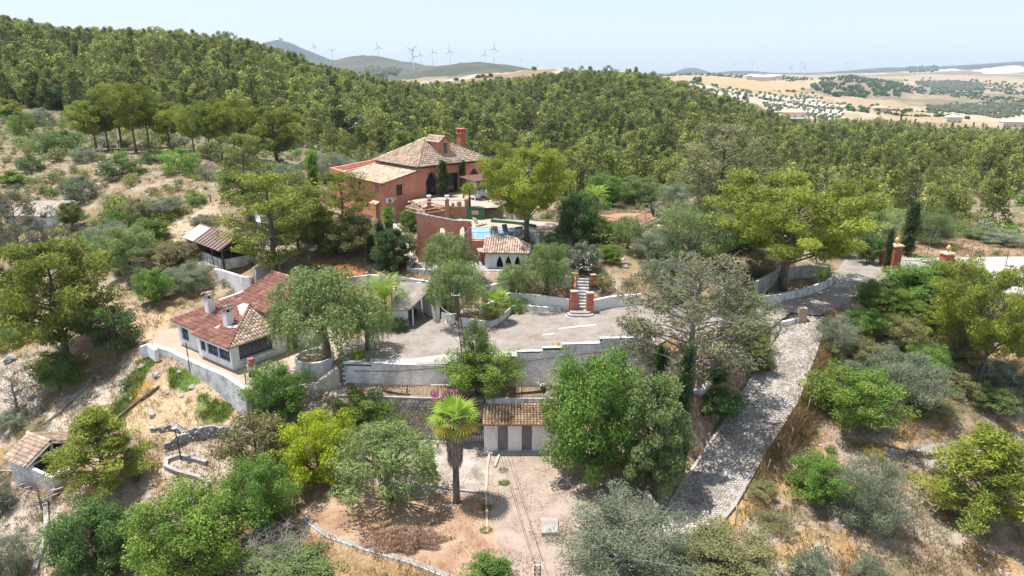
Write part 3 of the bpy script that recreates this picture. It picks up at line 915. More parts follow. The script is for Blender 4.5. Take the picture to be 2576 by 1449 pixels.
def stone_mesh(mb, poly, place, joint, h, tint):
 """a rounded stone from a flat cell: place(a, b, c) gives the world point"""
 n = len(poly)
 cx, cyy = sum(p[0] for p in poly) / n, sum(p[1] for p in poly) / n
 R = sum(math.hypot(p[0] - cx, p[1] - cyy) for p in poly) / n
 if R < joint * 1.5:
  return False
 k1 = 1 - joint / R
 k2 = k1 * 0.78
 vs = []
 for k, hh in ((k1, -0.04), (k1, h * 0.62), (k2, h)):
  for p in poly:
   vs.append(place(cx + (p[0] - cx) * k, cyy + (p[1] - cyy) * k, hh))
 fs = [(i, (i + 1) % n, n + (i + 1) % n, n + i) for i in range(n)]
 fs += [(n + i, n + (i + 1) % n, 2 * n + (i + 1) % n, 2 * n + i) for i in range(n)]
 fs.append(tuple(range(2 * n, 3 * n)))
 mb.add(vs, fs, 0, tint)
 return True
def stones(parent, cells, place, joint, h, matname, name="stone", vary=0.5, limit=298, keyf=None):
 """up to limit stones as parts of parent (those that show largest), the rest joined"""
 cells = sorted(cells, key=keyf) if keyf else cells
 rest = MB()
 k = 0
 for i, poly in cells:
  hh = h * rnd.uniform(1 - vary, 1 + vary)
  if k < limit:
   m = MB()
   if stone_mesh(m, poly, place, joint * rnd.uniform(.7, 1.4), hh, rnd.random()):
    m.build(name, matname, parent)
    k += 1
  else:
   stone_mesh(rest, poly, place, joint * rnd.uniform(.7, 1.4), hh, rnd.random())
 if rest.v:
  rest.build("stonework", matname, parent, "stuff")
def jitter(a0, a1, b0, b1, s, inside=None, j=0.36):
 pts = []
 r = 0
 b = b0 + s / 2
 while b < b1:
  a = a0 + (s / 2 if r % 2 else 0)
  while a < a1:
   q = (a + rnd.uniform(-j, j) * s, b + rnd.uniform(-j, j) * s)
   if inside is None or inside(*q):
    pts.append(q)
   a += s
  b += s * 0.87
  r += 1
 return pts
def railing(name, label, pts, h=0.95, step=0.14, mat="iron", post=2.0, group=None):
 """iron railing over points (x, y, z): rails, posts and single bars"""
 t = thing(name, label, "railing", pts[0], 0, group)
 o = Vector(pts[0])
 P = [Vector(p) - o for p in pts]
 rail = MB(); low = MB()
 rail.tube([p + Vector((0, 0, h)) for p in P], 0.026, 5)
 low.tube([p + Vector((0, 0, 0.10)) for p in P], 0.018, 5)
 rail.build("top_rail", mat, t); low.build("bottom_rail", mat, t)
 bm_, pmh = None, None
 for a, b in zip(P[:-1], P[1:]):
  L = (b - a).length
  for i in range(int(L / step) + 1):
   q = a + (b - a) * min(1, i * step / L)
   if bm_ is None:
    m = MB(); m.tube([(0, 0, 0.1), (0, 0, h)], 0.011, 4); bm_ = m.mesh("bar", mat)
   link("bar", bm_, t).location = q
  for i in range(max(2, int(L / post) + 1)):
   q = a + (b - a) * (i / max(1, int(L / post)))
   if pmh is None:
    m = MB(); m.box((0, 0, h / 2), (0.05, 0.05, h)); pmh = m.mesh("post", mat)
   link("post", pmh, t).location = q
 return t
def sheet(name, poly, zf, mat, lift=0.0, step=None):
 """flat or gently sloping ground surface"""
 vs = [(x, y, float(zf(x, y)) + lift) for x, y in poly]
 m = MB()
 tris = tessellate_polygon([[Vector((x, y, 0)) for x, y in poly]])
 fs = []
 for t in tris:
  a, b, c = [Vector((poly[i][0], poly[i][1], 0)) for i in t]
  fs.append(tuple(t) if (b - a).cross(c - a).z > 0 else tuple(t)[::-1])
 m.add(vs, fs)
 return m.build(name, mat, None, "structure")
def window(parent, p, rz, w, h, frame="brown_wood", pane="glass_dark", bars=0, cross=1, grille="iron", d=0.0):
 """window set in a wall at p (middle of its foot), looking along -y before rz; frame > pane, grille"""
 R = Matrix.Rotation(rz, 4, "Z")
 f = MB()
 t = 0.07
 for sx in (-1, 1):
  f.box((sx * (w / 2 - t / 2), 0, h / 2), (t, 0.08, h))
 for z in (t / 2, h - t / 2):
  f.box((0, 0, z), (w - 2 * t, 0.08, t))
 for i in range(cross):
  f.box((-w / 2 + (i + 1) * w / (cross + 1), 0.0, h / 2), (0.045, 0.07, h - 2 * t))
 fo = f.build("window", frame, parent)
 fo.matrix_local = Matrix.Translation(p) @ R
 g = MB(); g.box((0, 0.03, h / 2), (w - 2 * t, 0.02, h - 2 * t))
 g.build("pane", pane, fo)
 if bars:
  b = MB()
  for i in range(bars):
   x = -w / 2 + (i + 0.5) * w / bars
   b.tube([(x, -0.14, -0.05), (x, -0.14, h + 0.05)], 0.012, 4)
  for z in (0.05, h * 0.5, h - 0.05):
   b.tube([(-w / 2, -0.14, z), (w / 2, -0.14, z)], 0.014, 4)
  for x in (-w / 2, w / 2):
   for z in (0.05, h - 0.05):
    b.tube([(x, -0.14, z), (x, 0.0, z)], 0.012, 4)
  b.build("grille", grille, fo)
 return fo
def door(parent, p, rz, w, h, mat="door_grey", handle=True):
 d = MB(); d.box((0, 0, h / 2), (w, 0.06, h))
 for z in (h * 0.28, h * 0.72):
  d.box((0, -0.035, z), (w * 0.72, 0.02, h * 0.34), 0, 1)
 o = d.build("door", mat, parent)
 o.matrix_local = Matrix.Translation(p) @ Matrix.Rotation(rz, 4, "Z")
 if handle:
  k = MB(); k.tube([(w * 0.38, -0.04, h * 0.48), (w * 0.38, -0.10, h * 0.48)], 0.02, 6)
  k.build("handle", "iron", o)
 return o
def urn(name, label, loc, prof, mat, group=None, rim=None):
 m = MB(); m.lathe(prof, (0, 0, 0), 14)
 o = m.build(name, mat)
 o.location = loc
 tag(o, label, "pot" if "pot" in name else name.split("_")[-1], group)
 return o
POT = [(0.02, 0), (0.17, 0), (0.27, 0.25), (0.30, 0.42), (0.25, 0.58), (0.21, 0.66), (0.25, 0.70), (0.25, 0.74), (0.19, 0.74), (0.17, 0.6), (0.02, 0.58)]
# ------------------------------------------------------------------ ground surfaces
def shrink(P, d):
 c = Vector((sum(p[0] for p in P) / len(P), sum(p[1] for p in P) / len(P)))
 return [tuple(Vector(p) + (c - Vector(p)).normalized() * d) for p in P]
LOTZ = lambda x, y: float(lotz(x, y))
m = MB()
def grid_sheet(name, poly, zf, mat, lift, step):
 xs = [p[0] for p in poly]; ys_ = [p[1] for p in poly]
 m = MB()
 nx, ny = int((max(xs) - min(xs)) / step) + 1, int((max(ys_) - min(ys_)) / step) + 1
 bm = bmesh.new()
 fv = [bm.verts.new((x, y, 0)) for x, y in poly]
 bm.faces.new(fv)
 for k in range(1, nx):
  x = min(xs) + k * step
  bmesh.ops.bisect_plane(bm, geom=bm.verts[:] + bm.edges[:] + bm.faces[:], plane_co=(x, 0, 0), plane_no=(1, 0, 0))
 bmesh.ops.triangulate(bm, faces=bm.faces[:])
 for v in bm.verts:
  v.co.z = zf(v.co.x, v.co.y) + lift
  if True:
   pass
 for f in bm.faces:
  f.normal_update()
  if f.normal.z < 0:
   f.normal_flip()
 me = bpy.data.meshes.new(name)
 bm.to_mesh(me); bm.free()
 me.materials.append(M[mat])
 return link(name, me, None, "structure")
grid_sheet("parking_lot", LOT, LOTZ, "lot_gravel", 0.0, 2.0)
grid_sheet("parking_edge", [(-12.6, 49.75), (-5.2, 49.1), (0.7, 49.35), (8.6, 49.9), (9.0, 50.3), (7.0, 51.1), (3.5, 51.0), (0.5, 50.6), (-4.5, 50.9), (-8.0, 50.2), (-12.0, 50.6)], LOTZ, "lot_strip", 0.008, 2.0)
grid_sheet("parking_marking", [(4.0, 54.95), (4.6, 55.15), (7.3, 55.5), (7.3, 55.72), (5.6, 55.58), (4.1, 55.2)], LOTZ, "lichen_white", 0.008, 2.0).name = "pavement_patch"
grid_sheet("pavement_patch", [(2.6, 53.75), (3.5, 53.9), (3.55, 54.15), (2.65, 53.98)], LOTZ, "lichen_white", 0.008, 2.0)
grid_sheet("road", ROAD, lambda x, y: 6.0, "road_sand", 0.01, 40)
grid_sheet("yard", YARD, lambda x, y: 0.0, "yard_pave", -0.01, 40)
grid_sheet("yard_dirt", [(-13.0, 37.0), (-11.2, 35.4), (-8.6, 34.2), (-5.6, 33.0), (-3.2, 31.7), (-2.0, 29), (-0.6, 31), (-0.9, 34.5), (-1.3, 37.0), (-1.9, 39.2), (-7, 40.0), (-13, 41.5)], lambda x, y: 0.0, "yard_soil", -0.004, 40)
grid_sheet("yard_concrete", [(-9, 40.4), (-1.9, 39.5), (-1.4, 42.0), (-1.6, 44.2), (-2.3, 46.6), (-8, 46.6), (-9.5, 43)], lambda x, y: 0.0, "worn_concrete", -0.004, 40)
grid_sheet("walkway", WALK, lambda x, y: 3.4, "dirt_path", 0.0, 40)
grid_sheet("courtyard", COURT, lambda x, y: 8.7, "old_concrete", 0.0, 40)
grid_sheet("terrace", TERR, lambda x, y: 11.8, "deck_pale", 0.0, 40)
grid_sheet("cottage_yard", COTT, lambda x, y: 4.2, "dirt_path", 0.0, 40)
grid_sheet("timber_shed_yard", TIMB, lambda x, y: 7.6, "old_concrete", 0.0, 40)
# ------------------------------------------------------------------ stone path
m = MB()
L_, R_ = [], []
for i in range(len(PATHC)):
 a = Vector(PATHC[max(i - 1, 0)][:2]); c = Vector(PATHC[min(i + 1, len(PATHC) - 1)][:2])
 d = (c - a).normalized(); nn = Vector((-d.y, d.x))
 x, y, z, w = PATHC[i]
 L_.append((x + nn.x * w / 2, y + nn.y * w / 2, z)); R_.append((x - nn.x * w / 2, y - nn.y * w / 2, z))
k = len(L_)
m.add(L_ + R_, [(i, i + 1, k + i + 1, k + i) for i in range(k - 1)])
for f in m.f: f.reverse()
path = m.build("stone_path", "mortar_dark", None, "structure")
seg = [0.0]
for i in range(k - 1):
 seg.append(seg[-1] + (Vector(PATHC[i + 1][:3]) - Vector(PATHC[i][:3])).length)
def path_place(a, b, c):
 a = min(max(a, 0), seg[-1] - 1e-4)
 i = max(j for j in range(k) if seg[j] <= a)
 i = min(i, k - 2)
 t = (a - seg[i]) / (seg[i + 1] - seg[i])
 l = Vector(L_[i]).lerp(Vector(L_[i + 1]), t); r = Vector(R_[i]).lerp(Vector(R_[i + 1]), t)
 w = (l - r).length
 p = r + (l - r) * (b / w + 0.5)
 return (p.x, p.y, p.z + c)
def path_half(a):
 i = min(max(j for j in range(k) if seg[j] <= max(a, 0)), k - 2)
 t = (a - seg[i]) / (seg[i + 1] - seg[i])
 return (PATHC[i][3] * (1 - t) + PATHC[i + 1][3] * t) / 2
pts = jitter(0.1, seg[-1] - 0.3, -2.0, 2.0, 0.205, lambda a, b: 0 <= a < seg[-1] and abs(b) < path_half(a) - 0.12, 0.3)
stones(path, voronoi(pts, 0.205), path_place, 0.02, 0.03, "stone_pale", limit=295, keyf=lambda c: abs(pts[c[0]][0] - 27.0) + abs(pts[c[0]][1]))
kb = MB(); run_wall(kb, [(L_[i][0], L_[i][1], L_[i][2] - 0.3, L_[i][2] + 0.14) for i in range(1, k)], 0.2)
o = kb.build("path_kerb", "grey_wood"); o["kind"] = "structure"
kb = MB(); run_wall(kb, [(R_[i][0], R_[i][1], R_[i][2] - 0.3, R_[i][2] + 0.14) for i in range(0, k)], 0.2)
o = kb.build("path_kerb", "old_concrete"); o["kind"] = "structure"
# ------------------------------------------------------------------ retaining wall of whitewashed blocks
BW = [(-13.4, 49.42), (-5.2, 48.72), (0.7, 49.02), (11.0, 49.70)]
tops = []
for u0, u1, v in ((860, 939, 916), (939, 1033, 914), (1033, 1130, 914), (1130, 1225, 903), (1225, 1300, 893), (1300, 1364, 882), (1364, 1414, 874), (1414, 1510, 866), (1510, 1640, 854)):
 a, b = D(u0, v, 49.2), D(u1, v, 49.2)
 tops.append((a.x, b.x, (a.z + b.z) / 2))
def bw_y(x):
 return float(np.interp(x, [p[0] for p in BW], [p[1] for p in BW]))
bwall = thing("retaining_wall", "long whitewashed concrete block retaining wall with stepped top below the parking area", "wall", (-13.4, 49.42, 3.4))
def child_at(o, parent):
 """keeps o where it was built when it gets a parent that has been moved"""
 o.parent = parent
 o.matrix_parent_inverse = Matrix.Translation(parent.location).inverted() if parent.rotation_euler.z == 0 else (Matrix.Translation(parent.location) @ parent.rotation_euler.to_matrix().to_4x4()).inverted()
 return o
core, capm = MB(), MB()
for x0, x1, zt in tops:
 xs = sorted([x0, x1] + [p[0] for p in BW if x0 < p[0] < x1])
 run_wall(core, [(x, bw_y(x) + 0.15, 3.0, zt - 0.06) for x in xs], 0.24)
 run_wall(capm, [(x + (0.001 if x == x0 else 0), bw_y(x) + 0.15, zt - 0.058, zt) for x in xs], 0.34)
child_at(core.build("core", "mortar_dark"), bwall)
child_at(capm.build("coping", "white_worn"), bwall)
cand = []
row = 0
for row in range(20):
 z = 3.42 + row * 0.2
 x = -13.4 + (0.2 if row % 2 else 0)
 while x < 10.9:
  xm = x + 0.2
  zt = next((t for a, b, t in tops if a <= xm < b), 5.2)
  if z + 0.2 < zt - 0.05:
   cand.append((xm, z + 0.1))
  x += 0.4
cand.sort(key=lambda c: abs(c[0] - 5.0) + abs(c[1] - 5.4) * 0.5)
bmesh_ = [None] * 3
rest = MB()
for i, (x, z) in enumerate(cand):
 y = bw_y(x)
 j = 0
 while j + 1 < len(BW) - 1 and x > BW[j + 1][0]:
  j += 1
 rz = math.atan2(BW[j + 1][1] - BW[j][1], BW[j + 1][0] - BW[j][0])
 if i < 298:
  if bmesh_[i % 3] is None:
   q = MB(); q.box((0, 0, 0), (0.383, 0.1, 0.183), 0, 0, (0.3, 0.5, 0.75)[i % 3]); bmesh_[i % 3] = q.mesh("block", "concrete_block")
  b = link("block", bmesh_[i % 3])
  b.location = (x, y + 0.03 + rnd.uniform(-.006, .006), z); b.rotation_euler = (0, 0, rz)
  child_at(b, bwall)
 else:
  rest.box((x, y + 0.03 + rnd.uniform(-.006, .006), z), (0.383, 0.1, 0.183), rz, 0, rnd.random())
child_at(rest.build("blockwork", "concrete_block", None, "stuff"), bwall)
t = MB()
t.tube([D(1640, 872, 49.55), D(1500, 886, 49.2), D(1330, 907, 48.95), D(1215, 922, 48.85)], 0.035, 6)
t.tube([D(1130, 923, 48.62), D(1000, 934, 48.8), D(890, 933, 49.1)], 0.03, 6)
tag(t.build("water_pipe", "rust_iron"), "rusty water pipe running slanting along the block retaining wall", "pipe")
e = MB(); run_wall(e, [(11.0, 49.7, 3.0, 7.0), (11.3, 53.0, 3.5, 6.9)], 0.3)
tag(e.build("side_wall", "white_stained"), "stained white end wall turning back from the retaining wall beside the cypress", "wall")
e = MB(); run_wall(e, [(11.6, 47.3, 1.6, 4.0), (14.2, 46.9, 1.6, 4.0), (15.6, 48.6, 2.6, 4.4)], 0.28, 0, 0)
tag(e.build("bank_wall", "white_worn"), "low white block wall on the bank behind the dark shrub by the stone path", "wall")
# ------------------------------------------------------------------ rubble wall carrying the walkway
rw0, rw1 = Vector((-14.2, 47.55)), Vector((-2.1, 46.72))
rub = thing("rubble_wall", "rubble stone wall under the walkway railing behind the fan palm", "wall", (rw0.x, rw0.y, 0))
e2 = (rw1 - rw0).normalized(); Lw = (rw1 - rw0).length; n2 = Vector((e2.y, -e2.x))
core = MB(); run_wall(core, [(rw0.x, rw0.y + 0.2, -0.6, 3.28), (rw1.x, rw1.y + 0.2, -0.6, 3.28)], 0.36)
child_at(core.build("core", "mortar_dark"), rub)
c2 = MB(); run_wall(c2, [(rw0.x, rw0.y + 0.1, 3.285, 3.46), (rw1.x - 0.01, rw1.y + 0.1, 3.285, 3.46)], 0.5)
child_at(c2.build("coping", "old_concrete"), rub)
def rub_place(a, b, c):
 p = rw0 + e2 * a + n2 * c + Vector((0, 0.02))
 return (p.x - rub.location.x, p.y - rub.location.y, b)
pts = jitter(0.0, Lw, 0.0, 3.25, 0.30, None, 0.3)
stones(rub, voronoi(pts, 0.30), rub_place, 0.024, 0.07, "stone_warm", limit=295, keyf=lambda c: abs(pts[c[0]][0] - 9.0) + abs(pts[c[0]][1] - 2.0) * 0.7)
e = MB(); run_wall(e, [(-2.0, 46.9, 2.2, 3.46), (3.5, 47.0, 2.2, 3.46), (11.0, 47.3, -0.4, 3.46)], 0.28)
tag(e.build("parapet_wall", "white_stained"), "white wall streaked black by damp above the small shed roof", "wall")
railing("walkway_railing", "iron railing along the walkway left of the magenta bougainvillea", [(-12.6, 47.58, 3.46), (-3.3, 46.95, 3.46)], 0.9, 0.13, "rust_iron")
railing("walkway_railing", "iron railing above the tiled roof of the small shed", [(-2.0, 46.93, 3.46), (3.5, 47.02, 3.46), (9.0, 47.22, 3.46)], 0.9, 0.13, "rust_iron")
b = thing("bench", "concrete bench against the block wall on the walkway", "bench", (-5.55, 48.25, 3.4), 0.0)
q = MB(); q.box((0, 0, 0.43), (1.5, 0.42, 0.08)); q.build("seat", "old_concrete", b)
for sx in (-0.5, 0.5):
 q = MB(); q.box((sx, 0, 0.195), (0.12, 0.36, 0.39)); q.build("leg", "mortar_pale", b)
# ------------------------------------------------------------------ small white shed with two doors
shed = thing("shed", "small white shed with two grey doors under a barrel tile roof", "shed", (-2.08, 44.9, 0))
q = MB()
SW = 6.4
wall(q, (0, 0), (SW, 0), [(0, -0.1), (SW, -0.1), (SW, 2.45), (0, 2.45)], [rect(1.02, 1.78, 0.12, 2.22), rect(2.80, 3.56, 0.12, 2.22)], 0.2)
wall(q, (0, 0.2), (0, 1.95), [(0, -0.1), (1.75, -0.1), (1.75, 2.9), (0, 2.48)], (), -0.2)
wall(q, (SW, 0.2), (SW, 1.95), [(0, -0.1), (1.75, -0.1), (1.75, 2.9), (0, 2.48)], (), 0.2)
q.build("wall", "white_wash", shed)
q = MB(); q.box((SW / 2, -0.22, 0.02), (SW + 0.1, 0.42, 0.2)); q.build("step", "old_concrete", shed)
for x in (1.40, 3.18):
 door(shed, Vector((x, 0.09, 0.125)), 0, 0.75, 2.09)
P0, P1, P2, P3 = Vector((-0.1, -0.32, 2.42)), Vector((SW + 0.15, -0.32, 2.42)), Vector((SW + 0.15, 1.86, 3.02)), Vector((-0.1, 1.86, 3.02))
q = MB(); q.slab([P0, P1, P2, P3], 0.07); rf = q.build("roof", "tile_bed", shed)
e_ = (P1 - P0).normalized(); s_ = (P3 - P0).normalized(); n_ = e_.cross(s_)
tm = []
for tt in (0.2, 0.4, 0.6, 0.85):
 q = MB(); barrel(q, Vector((0, 0, 0)), Vector((1, 0, 0)), Vector((0, 1, 0)), Vector((0, 0, 1)), 1.0, 0.1, 0, tt); tm.append(q.mesh("tile", "tile_warm"))
Rm = Matrix((e_, s_, n_)).transposed().to_4x4()
for p, l in tiles_on(P0 - s_ * 0.05 + n_ * 0.01, e_, s_, [(0, 0), ((P1 - P0).length, 0), ((P1 - P0).length, (P3 - P0).length), (0, (P3 - P0).length)], 0.235, 0.262):
 o = link("tile", tm[rnd.randrange(4)], rf)
 o.matrix_local = Matrix.Translation(p) @ Rm @ Matrix.Diagonal((1, l, 1, 1))
for i, (u, v, rz, L, lab) in enumerate(((1240, 1128, 0.05, 0.9, "short pale barrel tile pipe lying along the foot of the shed wall"), (1255, 1148, 1.75, 1.5, "long pale barrel tile pipe lying across the yard in front of the shed"), (1226, 1136, 1.6, .5, "stub of pale barrel tile standing at the left shed corner"))):
 p = W(u, v, 0.0)
 q = MB()
 for k2 in range(int(L / 0.3)):
  q.tube([(k2 * 0.3, 0, 0.08), (k2 * 0.3 + 0.31, 0, 0.08)], [0.095, 0.08], 8)
 o = q.build("drain_tile", "cream_cap"); o.location = p; o.rotation_euler = (0, 0, -rz if i != 0 else 0)
 tag(o, lab, "tile", "loose drain tiles by the shed")
# ------------------------------------------------------------------ white walls round the parking area
e = MB(); run_wall(e, [(-6.35, 58.25, 5.0, 6.35), (-4.9, 57.1, 5.0, 6.35), (-2.9, 56.5, 5.0, 6.2), (-1.85, 56.45, 5.2, 6.15), (-1.3, 57.0, 5.2, 6.15), (0.05, 60.0, 5.2, 6.35), (0.5, 60.2, 5.3, 6.38), (5.0, 59.3, 5.4, 6.35)], 0.16, 0, None)
tag(e.build("planter_wall", "white_stained"), "low white planter wall curving round the bed at the back of the parking area", "wall")
e = MB(); run_wall(e, [(-2.9, 58.0, 6.0, 7.0), (-1.0, 60.0, 6.0, 7.15), (-0.3, 61.3, 6.0, 7.2), (1.5, 61.0, 6.0, 7.2), (5.3, 59.6, 5.8, 7.15)], 0.2)
tag(e.build("garden_wall", "white_wash"), "white garden wall above the planter left of the brick stair piers", "wall")
e = MB(); run_wall(e, [(7.4, 59.0, 5.6, 7.25), (9.0, 59.9, 5.6, 7.3), (12.0, 60.6, 5.6, 7.35)], 0.24)
tag(e.build("garden_wall", "white_wash"), "white garden wall right of the brick stair piers", "wall")
st = thing("garden_stair", "stone garden stair climbing between red brick piers", "stair", (6.2, 58.6, 5.9))
sdir = Vector((0.10, 1.0)).normalized(); spp = Vector((sdir.y, -sdir.x))
for i in range(12):
 q = MB()
 c = Vector((0.12, 0.1)) + sdir * (i * 0.34)
 q.box((c.x, c.y, 0.1 + i * 0.195), (1.25, 0.36, 0.195 + 0.002 * i), math.atan2(sdir.y, sdir.x) - math.pi / 2)
 q.build("step", "stone_grey", st)
for i, (w, d) in enumerate(((2.9, 1.3), (2.4, 0.95), (1.9, 0.6))):
 q = MB()
 z0 = i * 0.16
 out_ = [(w / 2 * math.cos(a) ** 1 if False else w / 2 * (abs(math.cos(a)) ** 0.45) * (1 if math.cos(a) > 0 else -1), -d * abs(math.sin(a)) ** 0.45) for a in np.linspace(math.pi, 2 * math.pi, 15)]
 q.prism([(x, y) for x, y in out_], z0 - 0.05, z0 + 0.158)
 q.build("round_step", "old_concrete", st)
def pier(label, p, z0, z1, w=0.62, cap=True):
 t = thing("brick_pier", label, "pier", (p[0], p[1], z0), 0.1, "brick piers of the garden stair")
 q = MB()
 z = 0
 while z < z1 - z0 - 0.08:
  q.box((rnd.uniform(-.004, .004), rnd.uniform(-.004, .004), z + 0.055), (w, w * 0.8, 0.11 - 0.012), 0, 0, rnd.random()); z += 0.11
 q.build("brick_courses", "red_brick", t)
 q = MB(); q.box((0, 0, (z1 - z0) / 2 - 0.05), (w - 0.03, w * 0.8 - 0.03, z1 - z0 - 0.1)); q.build("core", "mortar_pale", t)
 if cap:
  q = MB(); q.box((0, 0, z1 - z0), (w + 0.08, w * 0.8 + 0.08, 0.07)); q.build("cap", "terracotta_pale", t)
pier("tall left red brick pier at the foot of the garden stair", (5.65, 59.0), 5.9, 8.1)
pier("tall right red brick pier at the foot of the garden stair", (7.05, 58.7), 5.9, 8.05)
pier("short red brick pier at the top left of the garden stair", (6.0, 62.7), 7.6, 8.7, 0.5)
pier("short red brick pier at the top right of the garden stair", (7.75, 62.6), 7.6, 8.6, 0.45)
e = MB(); run_wall(e, [(5.75, 59.3, 5.9, 7.5), (6.0, 62.4, 6.5, 8.5)], 0.2);
tag(e.build("stair_wall", "red_brick"), "sloping red brick side wall on the left of the garden stair", "wall")
# ------------------------------------------------------------------ lean-to garage
gar = thing("garage", "open lean-to garage with grey corrugated roof behind the date palm", "garage", (-10.2, 57.2, 5.2))
def gl(p): return Vector(p) - gar.location
A, Bq = Vector((-9.25, 57.3, 0)), Vector((-6.55, 58.5, 0))
Cq, Dq = Vector((-8.7, 62.2, 0)), Vector((-11.2, 61.2, 0))
A2 = Vector((-10.6, 57.0, 0))
q = MB()
g0 = gar.location.to_2d()
wall(q, (A2 - gar.location).to_2d(), (A - gar.location).to_2d(), [(0, 0), (1.38, 0), (1.38, 1.78), (0, 1.78)], (), 0.18)
wall(q, (A2 - gar.location).to_2d(), (Dq - gar.location).to_2d(), [(0, 0), (4.2, 0), (4.2, 2.6), (0, 1.78)], (), -0.18)
wall(q, (Dq - gar.location).to_2d(), (Cq - gar.location).to_2d(), [(0, 0), (2.7, 0), (2.7, 2.75), (0, 2.6)], (), 0.18)
wall(q, (Bq - gar.location).to_2d(), (Cq - gar.location).to_2d(), [(0, 0), (4.28, 0), (4.28, 2.75), (0, 2.2)], [rect(2.2, 2.9, 1.4, 2.0)], 0.18)
q.build("wall", "white_wash", gar)
P = [gl(Vector((-10.85, 56.75, 6.98))), gl(Vector((-9.1, 57.0, 6.98))), gl(Vector((-7.1, 61.5, 8.05))), gl(Vector((-10.6, 61.9, 8.05)))]
q = MB()
nst = 26
for i in range(nst):
 a = P[0].lerp(P[1], i / nst); b = P[0].lerp(P[1], (i + 0.55) / nst)
 c = P[3].lerp(P[2], (i + 0.55) / nst); d = P[3].lerp(P[2], i / nst)
 q.slab([a + Vector((0, 0, .05)), b + Vector((0, 0, .05)), c + Vector((0, 0, .05)), d + Vector((0, 0, .05))], 0.03, 0, rnd.random())
q.slab(P, 0.05, 0)
q.build("roof", "fibro", gar)
q = MB(); q.bar(gl((-8.9, 57.6, 5.3)), gl((-8.9, 57.6, 6.9)), 0.1); q.build("corner_post", "white_metal", gar)
q = MB(); q.bar(gl((-8.1, 59.6, 5.25)), gl((-8.65, 59.2, 7.3)), 0.09); q.build("brace", "grey_wood", gar)
tag(MB().box((-9.4, 60.3, 5.85), (0.95, 0.5, 0.06), 0.4).box((-9.75, 60.15, 5.5), (.08, .4, .62), .4).box((-9.05, 60.45, 5.5), (.08, .4, .62), .4).box((-9.4, 60.3, 5.55), (.7, .3, .05), .4).build("workbench", "iron"), "dark workbench standing in the shade of the garage", "table")
# ------------------------------------------------------------------ white cottage with red roofs
cot = thing("cottage", "white cottage with red tiled roofs and blue barred windows", "cottage", (-22.35, 50.2, 4.2), math.atan2(-0.6, 0.8))
q = MB()
FW, DW, EH = 8.9, 8.2, 2.25
wall(q, (-5.0, 0), (0, 0), [(0, -0.1), (5.0, -0.1), (5.0, EH), (0, EH)], [rect(0.45, 1.2, 0.75, 1.9), rect(1.5, 3.05, 0.7, 1.95), rect(3.2, 4.75, 0.7, 1.95)], 0.25)
wall(q, (-5.0, 0.25), (-5.0, 0.45), [(0, -0.1), (0.2, -0.1), (0.2, EH), (0, EH)], (), 0.2)
wall(q, (-FW, 0.45), (-5.0, 0.45), [(0, -0.1), (FW - 5.0, -0.1), (FW - 5.0, EH), (0, EH)], [rect(0.5, 1.6, 0.65, 1.95)], 0.25)
wall(q, (0, 0.25), (0, DW), [(0, -0.1), (DW - .25, -0.1), (DW - .25, EH), (0, EH)], [rect(0.45, 3.5, 0.7, 1.95), rect(5.0, 6.0, 0.0, 2.0)], 0.25)
wall(q, (-FW, 0.7), (-FW, DW), [(0, -0.1), (DW - 0.7, -0.1), (DW - 0.7, EH), (0, EH)], (), -0.25)
wall(q, (-6.2, 8.6), (-6.2, 4.4), [(0, 0), (4.2, 0), (4.2, 3.55), (0, 4.95)], (), -0.2)
wall(q, (-6.2, 4.4), (-1.2, 4.4), [(0, 0), (5.0, 0), (5.0, 3.55), (0, 3.55)], (), 0.2)
wall(q, (-1.2, 4.4), (-1.2, 8.6), [(0, 0), (4.2, 0), (4.2, 4.95), (0, 3.55)], (), 0.2)
q.build("wall", "white_wash", cot)
q = MB()
wall(q, (-5.02, -0.02), (0.02, -0.02), [(0, -0.1), (5.04, -0.1), (5.04, 0.12), (0, 0.12)], (), 0.015)
q.build("plinth", "terracotta_pale", cot)
for x, w, hh, z, y, cr in ((-4.175, 0.75, 1.15, 0.75, 0.12, 1), (-2.725, 1.55, 1.25, 0.7, 0.12, 3), (-1.025, 1.55, 1.25, 0.7, 0.12, 3), (-7.85, 1.1, 1.3, 0.65, 0.57, 1)):
 window(cot, Vector((x, y, z)), 0, w, hh, "blue_frame", "glass_dark", max(5, int(w / 0.16)), cr, "blue_frame")
window(cot, Vector((-0.12, 2.23, 0.7)), math.pi / 2, 3.05, 1.25, "blue_frame", "glass_dark", 18, 6, "blue_frame")
q = MB(); q.box((0.12, 2.23, 0.58), (0.3, 3.3, 0.16)); q.build("sill", "white_worn", cot)
sl = 0.36
q = MB()
E0, E1, E2, E3 = Vector((-9.25, 0.05, EH - 0.02)), Vector((-5.05, 0.05, EH - 0.02)), Vector((-5.05, -0.4, EH - 0.12)), Vector((0.38, -0.4, EH - 0.12))
rz_ = EH - 0.12 + (4.3 + 0.4) * sl
tile_roof(q, [E2, E3, Vector((-3.4, 4.3, rz_)), Vector((-5.05, 4.3, rz_))], 0.24, 0.40, 0.11)
tile_roof(q, [E0, E1, Vector((-5.05, 4.3, rz_ + 0.01)), Vector((-6.0, 4.3, rz_ + 0.01))], 0.24, 0.40, 0.11)
q.build("roof", ["tile_red", "tile_bed"], cot, "stuff").name = "red_roof_tiles"
q = MB()
tile_roof(q, [E3, Vector((0.38, 8.3, EH - 0.12)), Vector((-3.4, 8.0, rz_)), Vector((-3.4, 4.3, rz_))], 0.26, 0.42, 0.12)
o = q.build("tan_roof_tiles", ["tile_old", "tile_bed"], cot, "stuff"); o["label"] = "pale tan tiled roof slope"
q = MB()
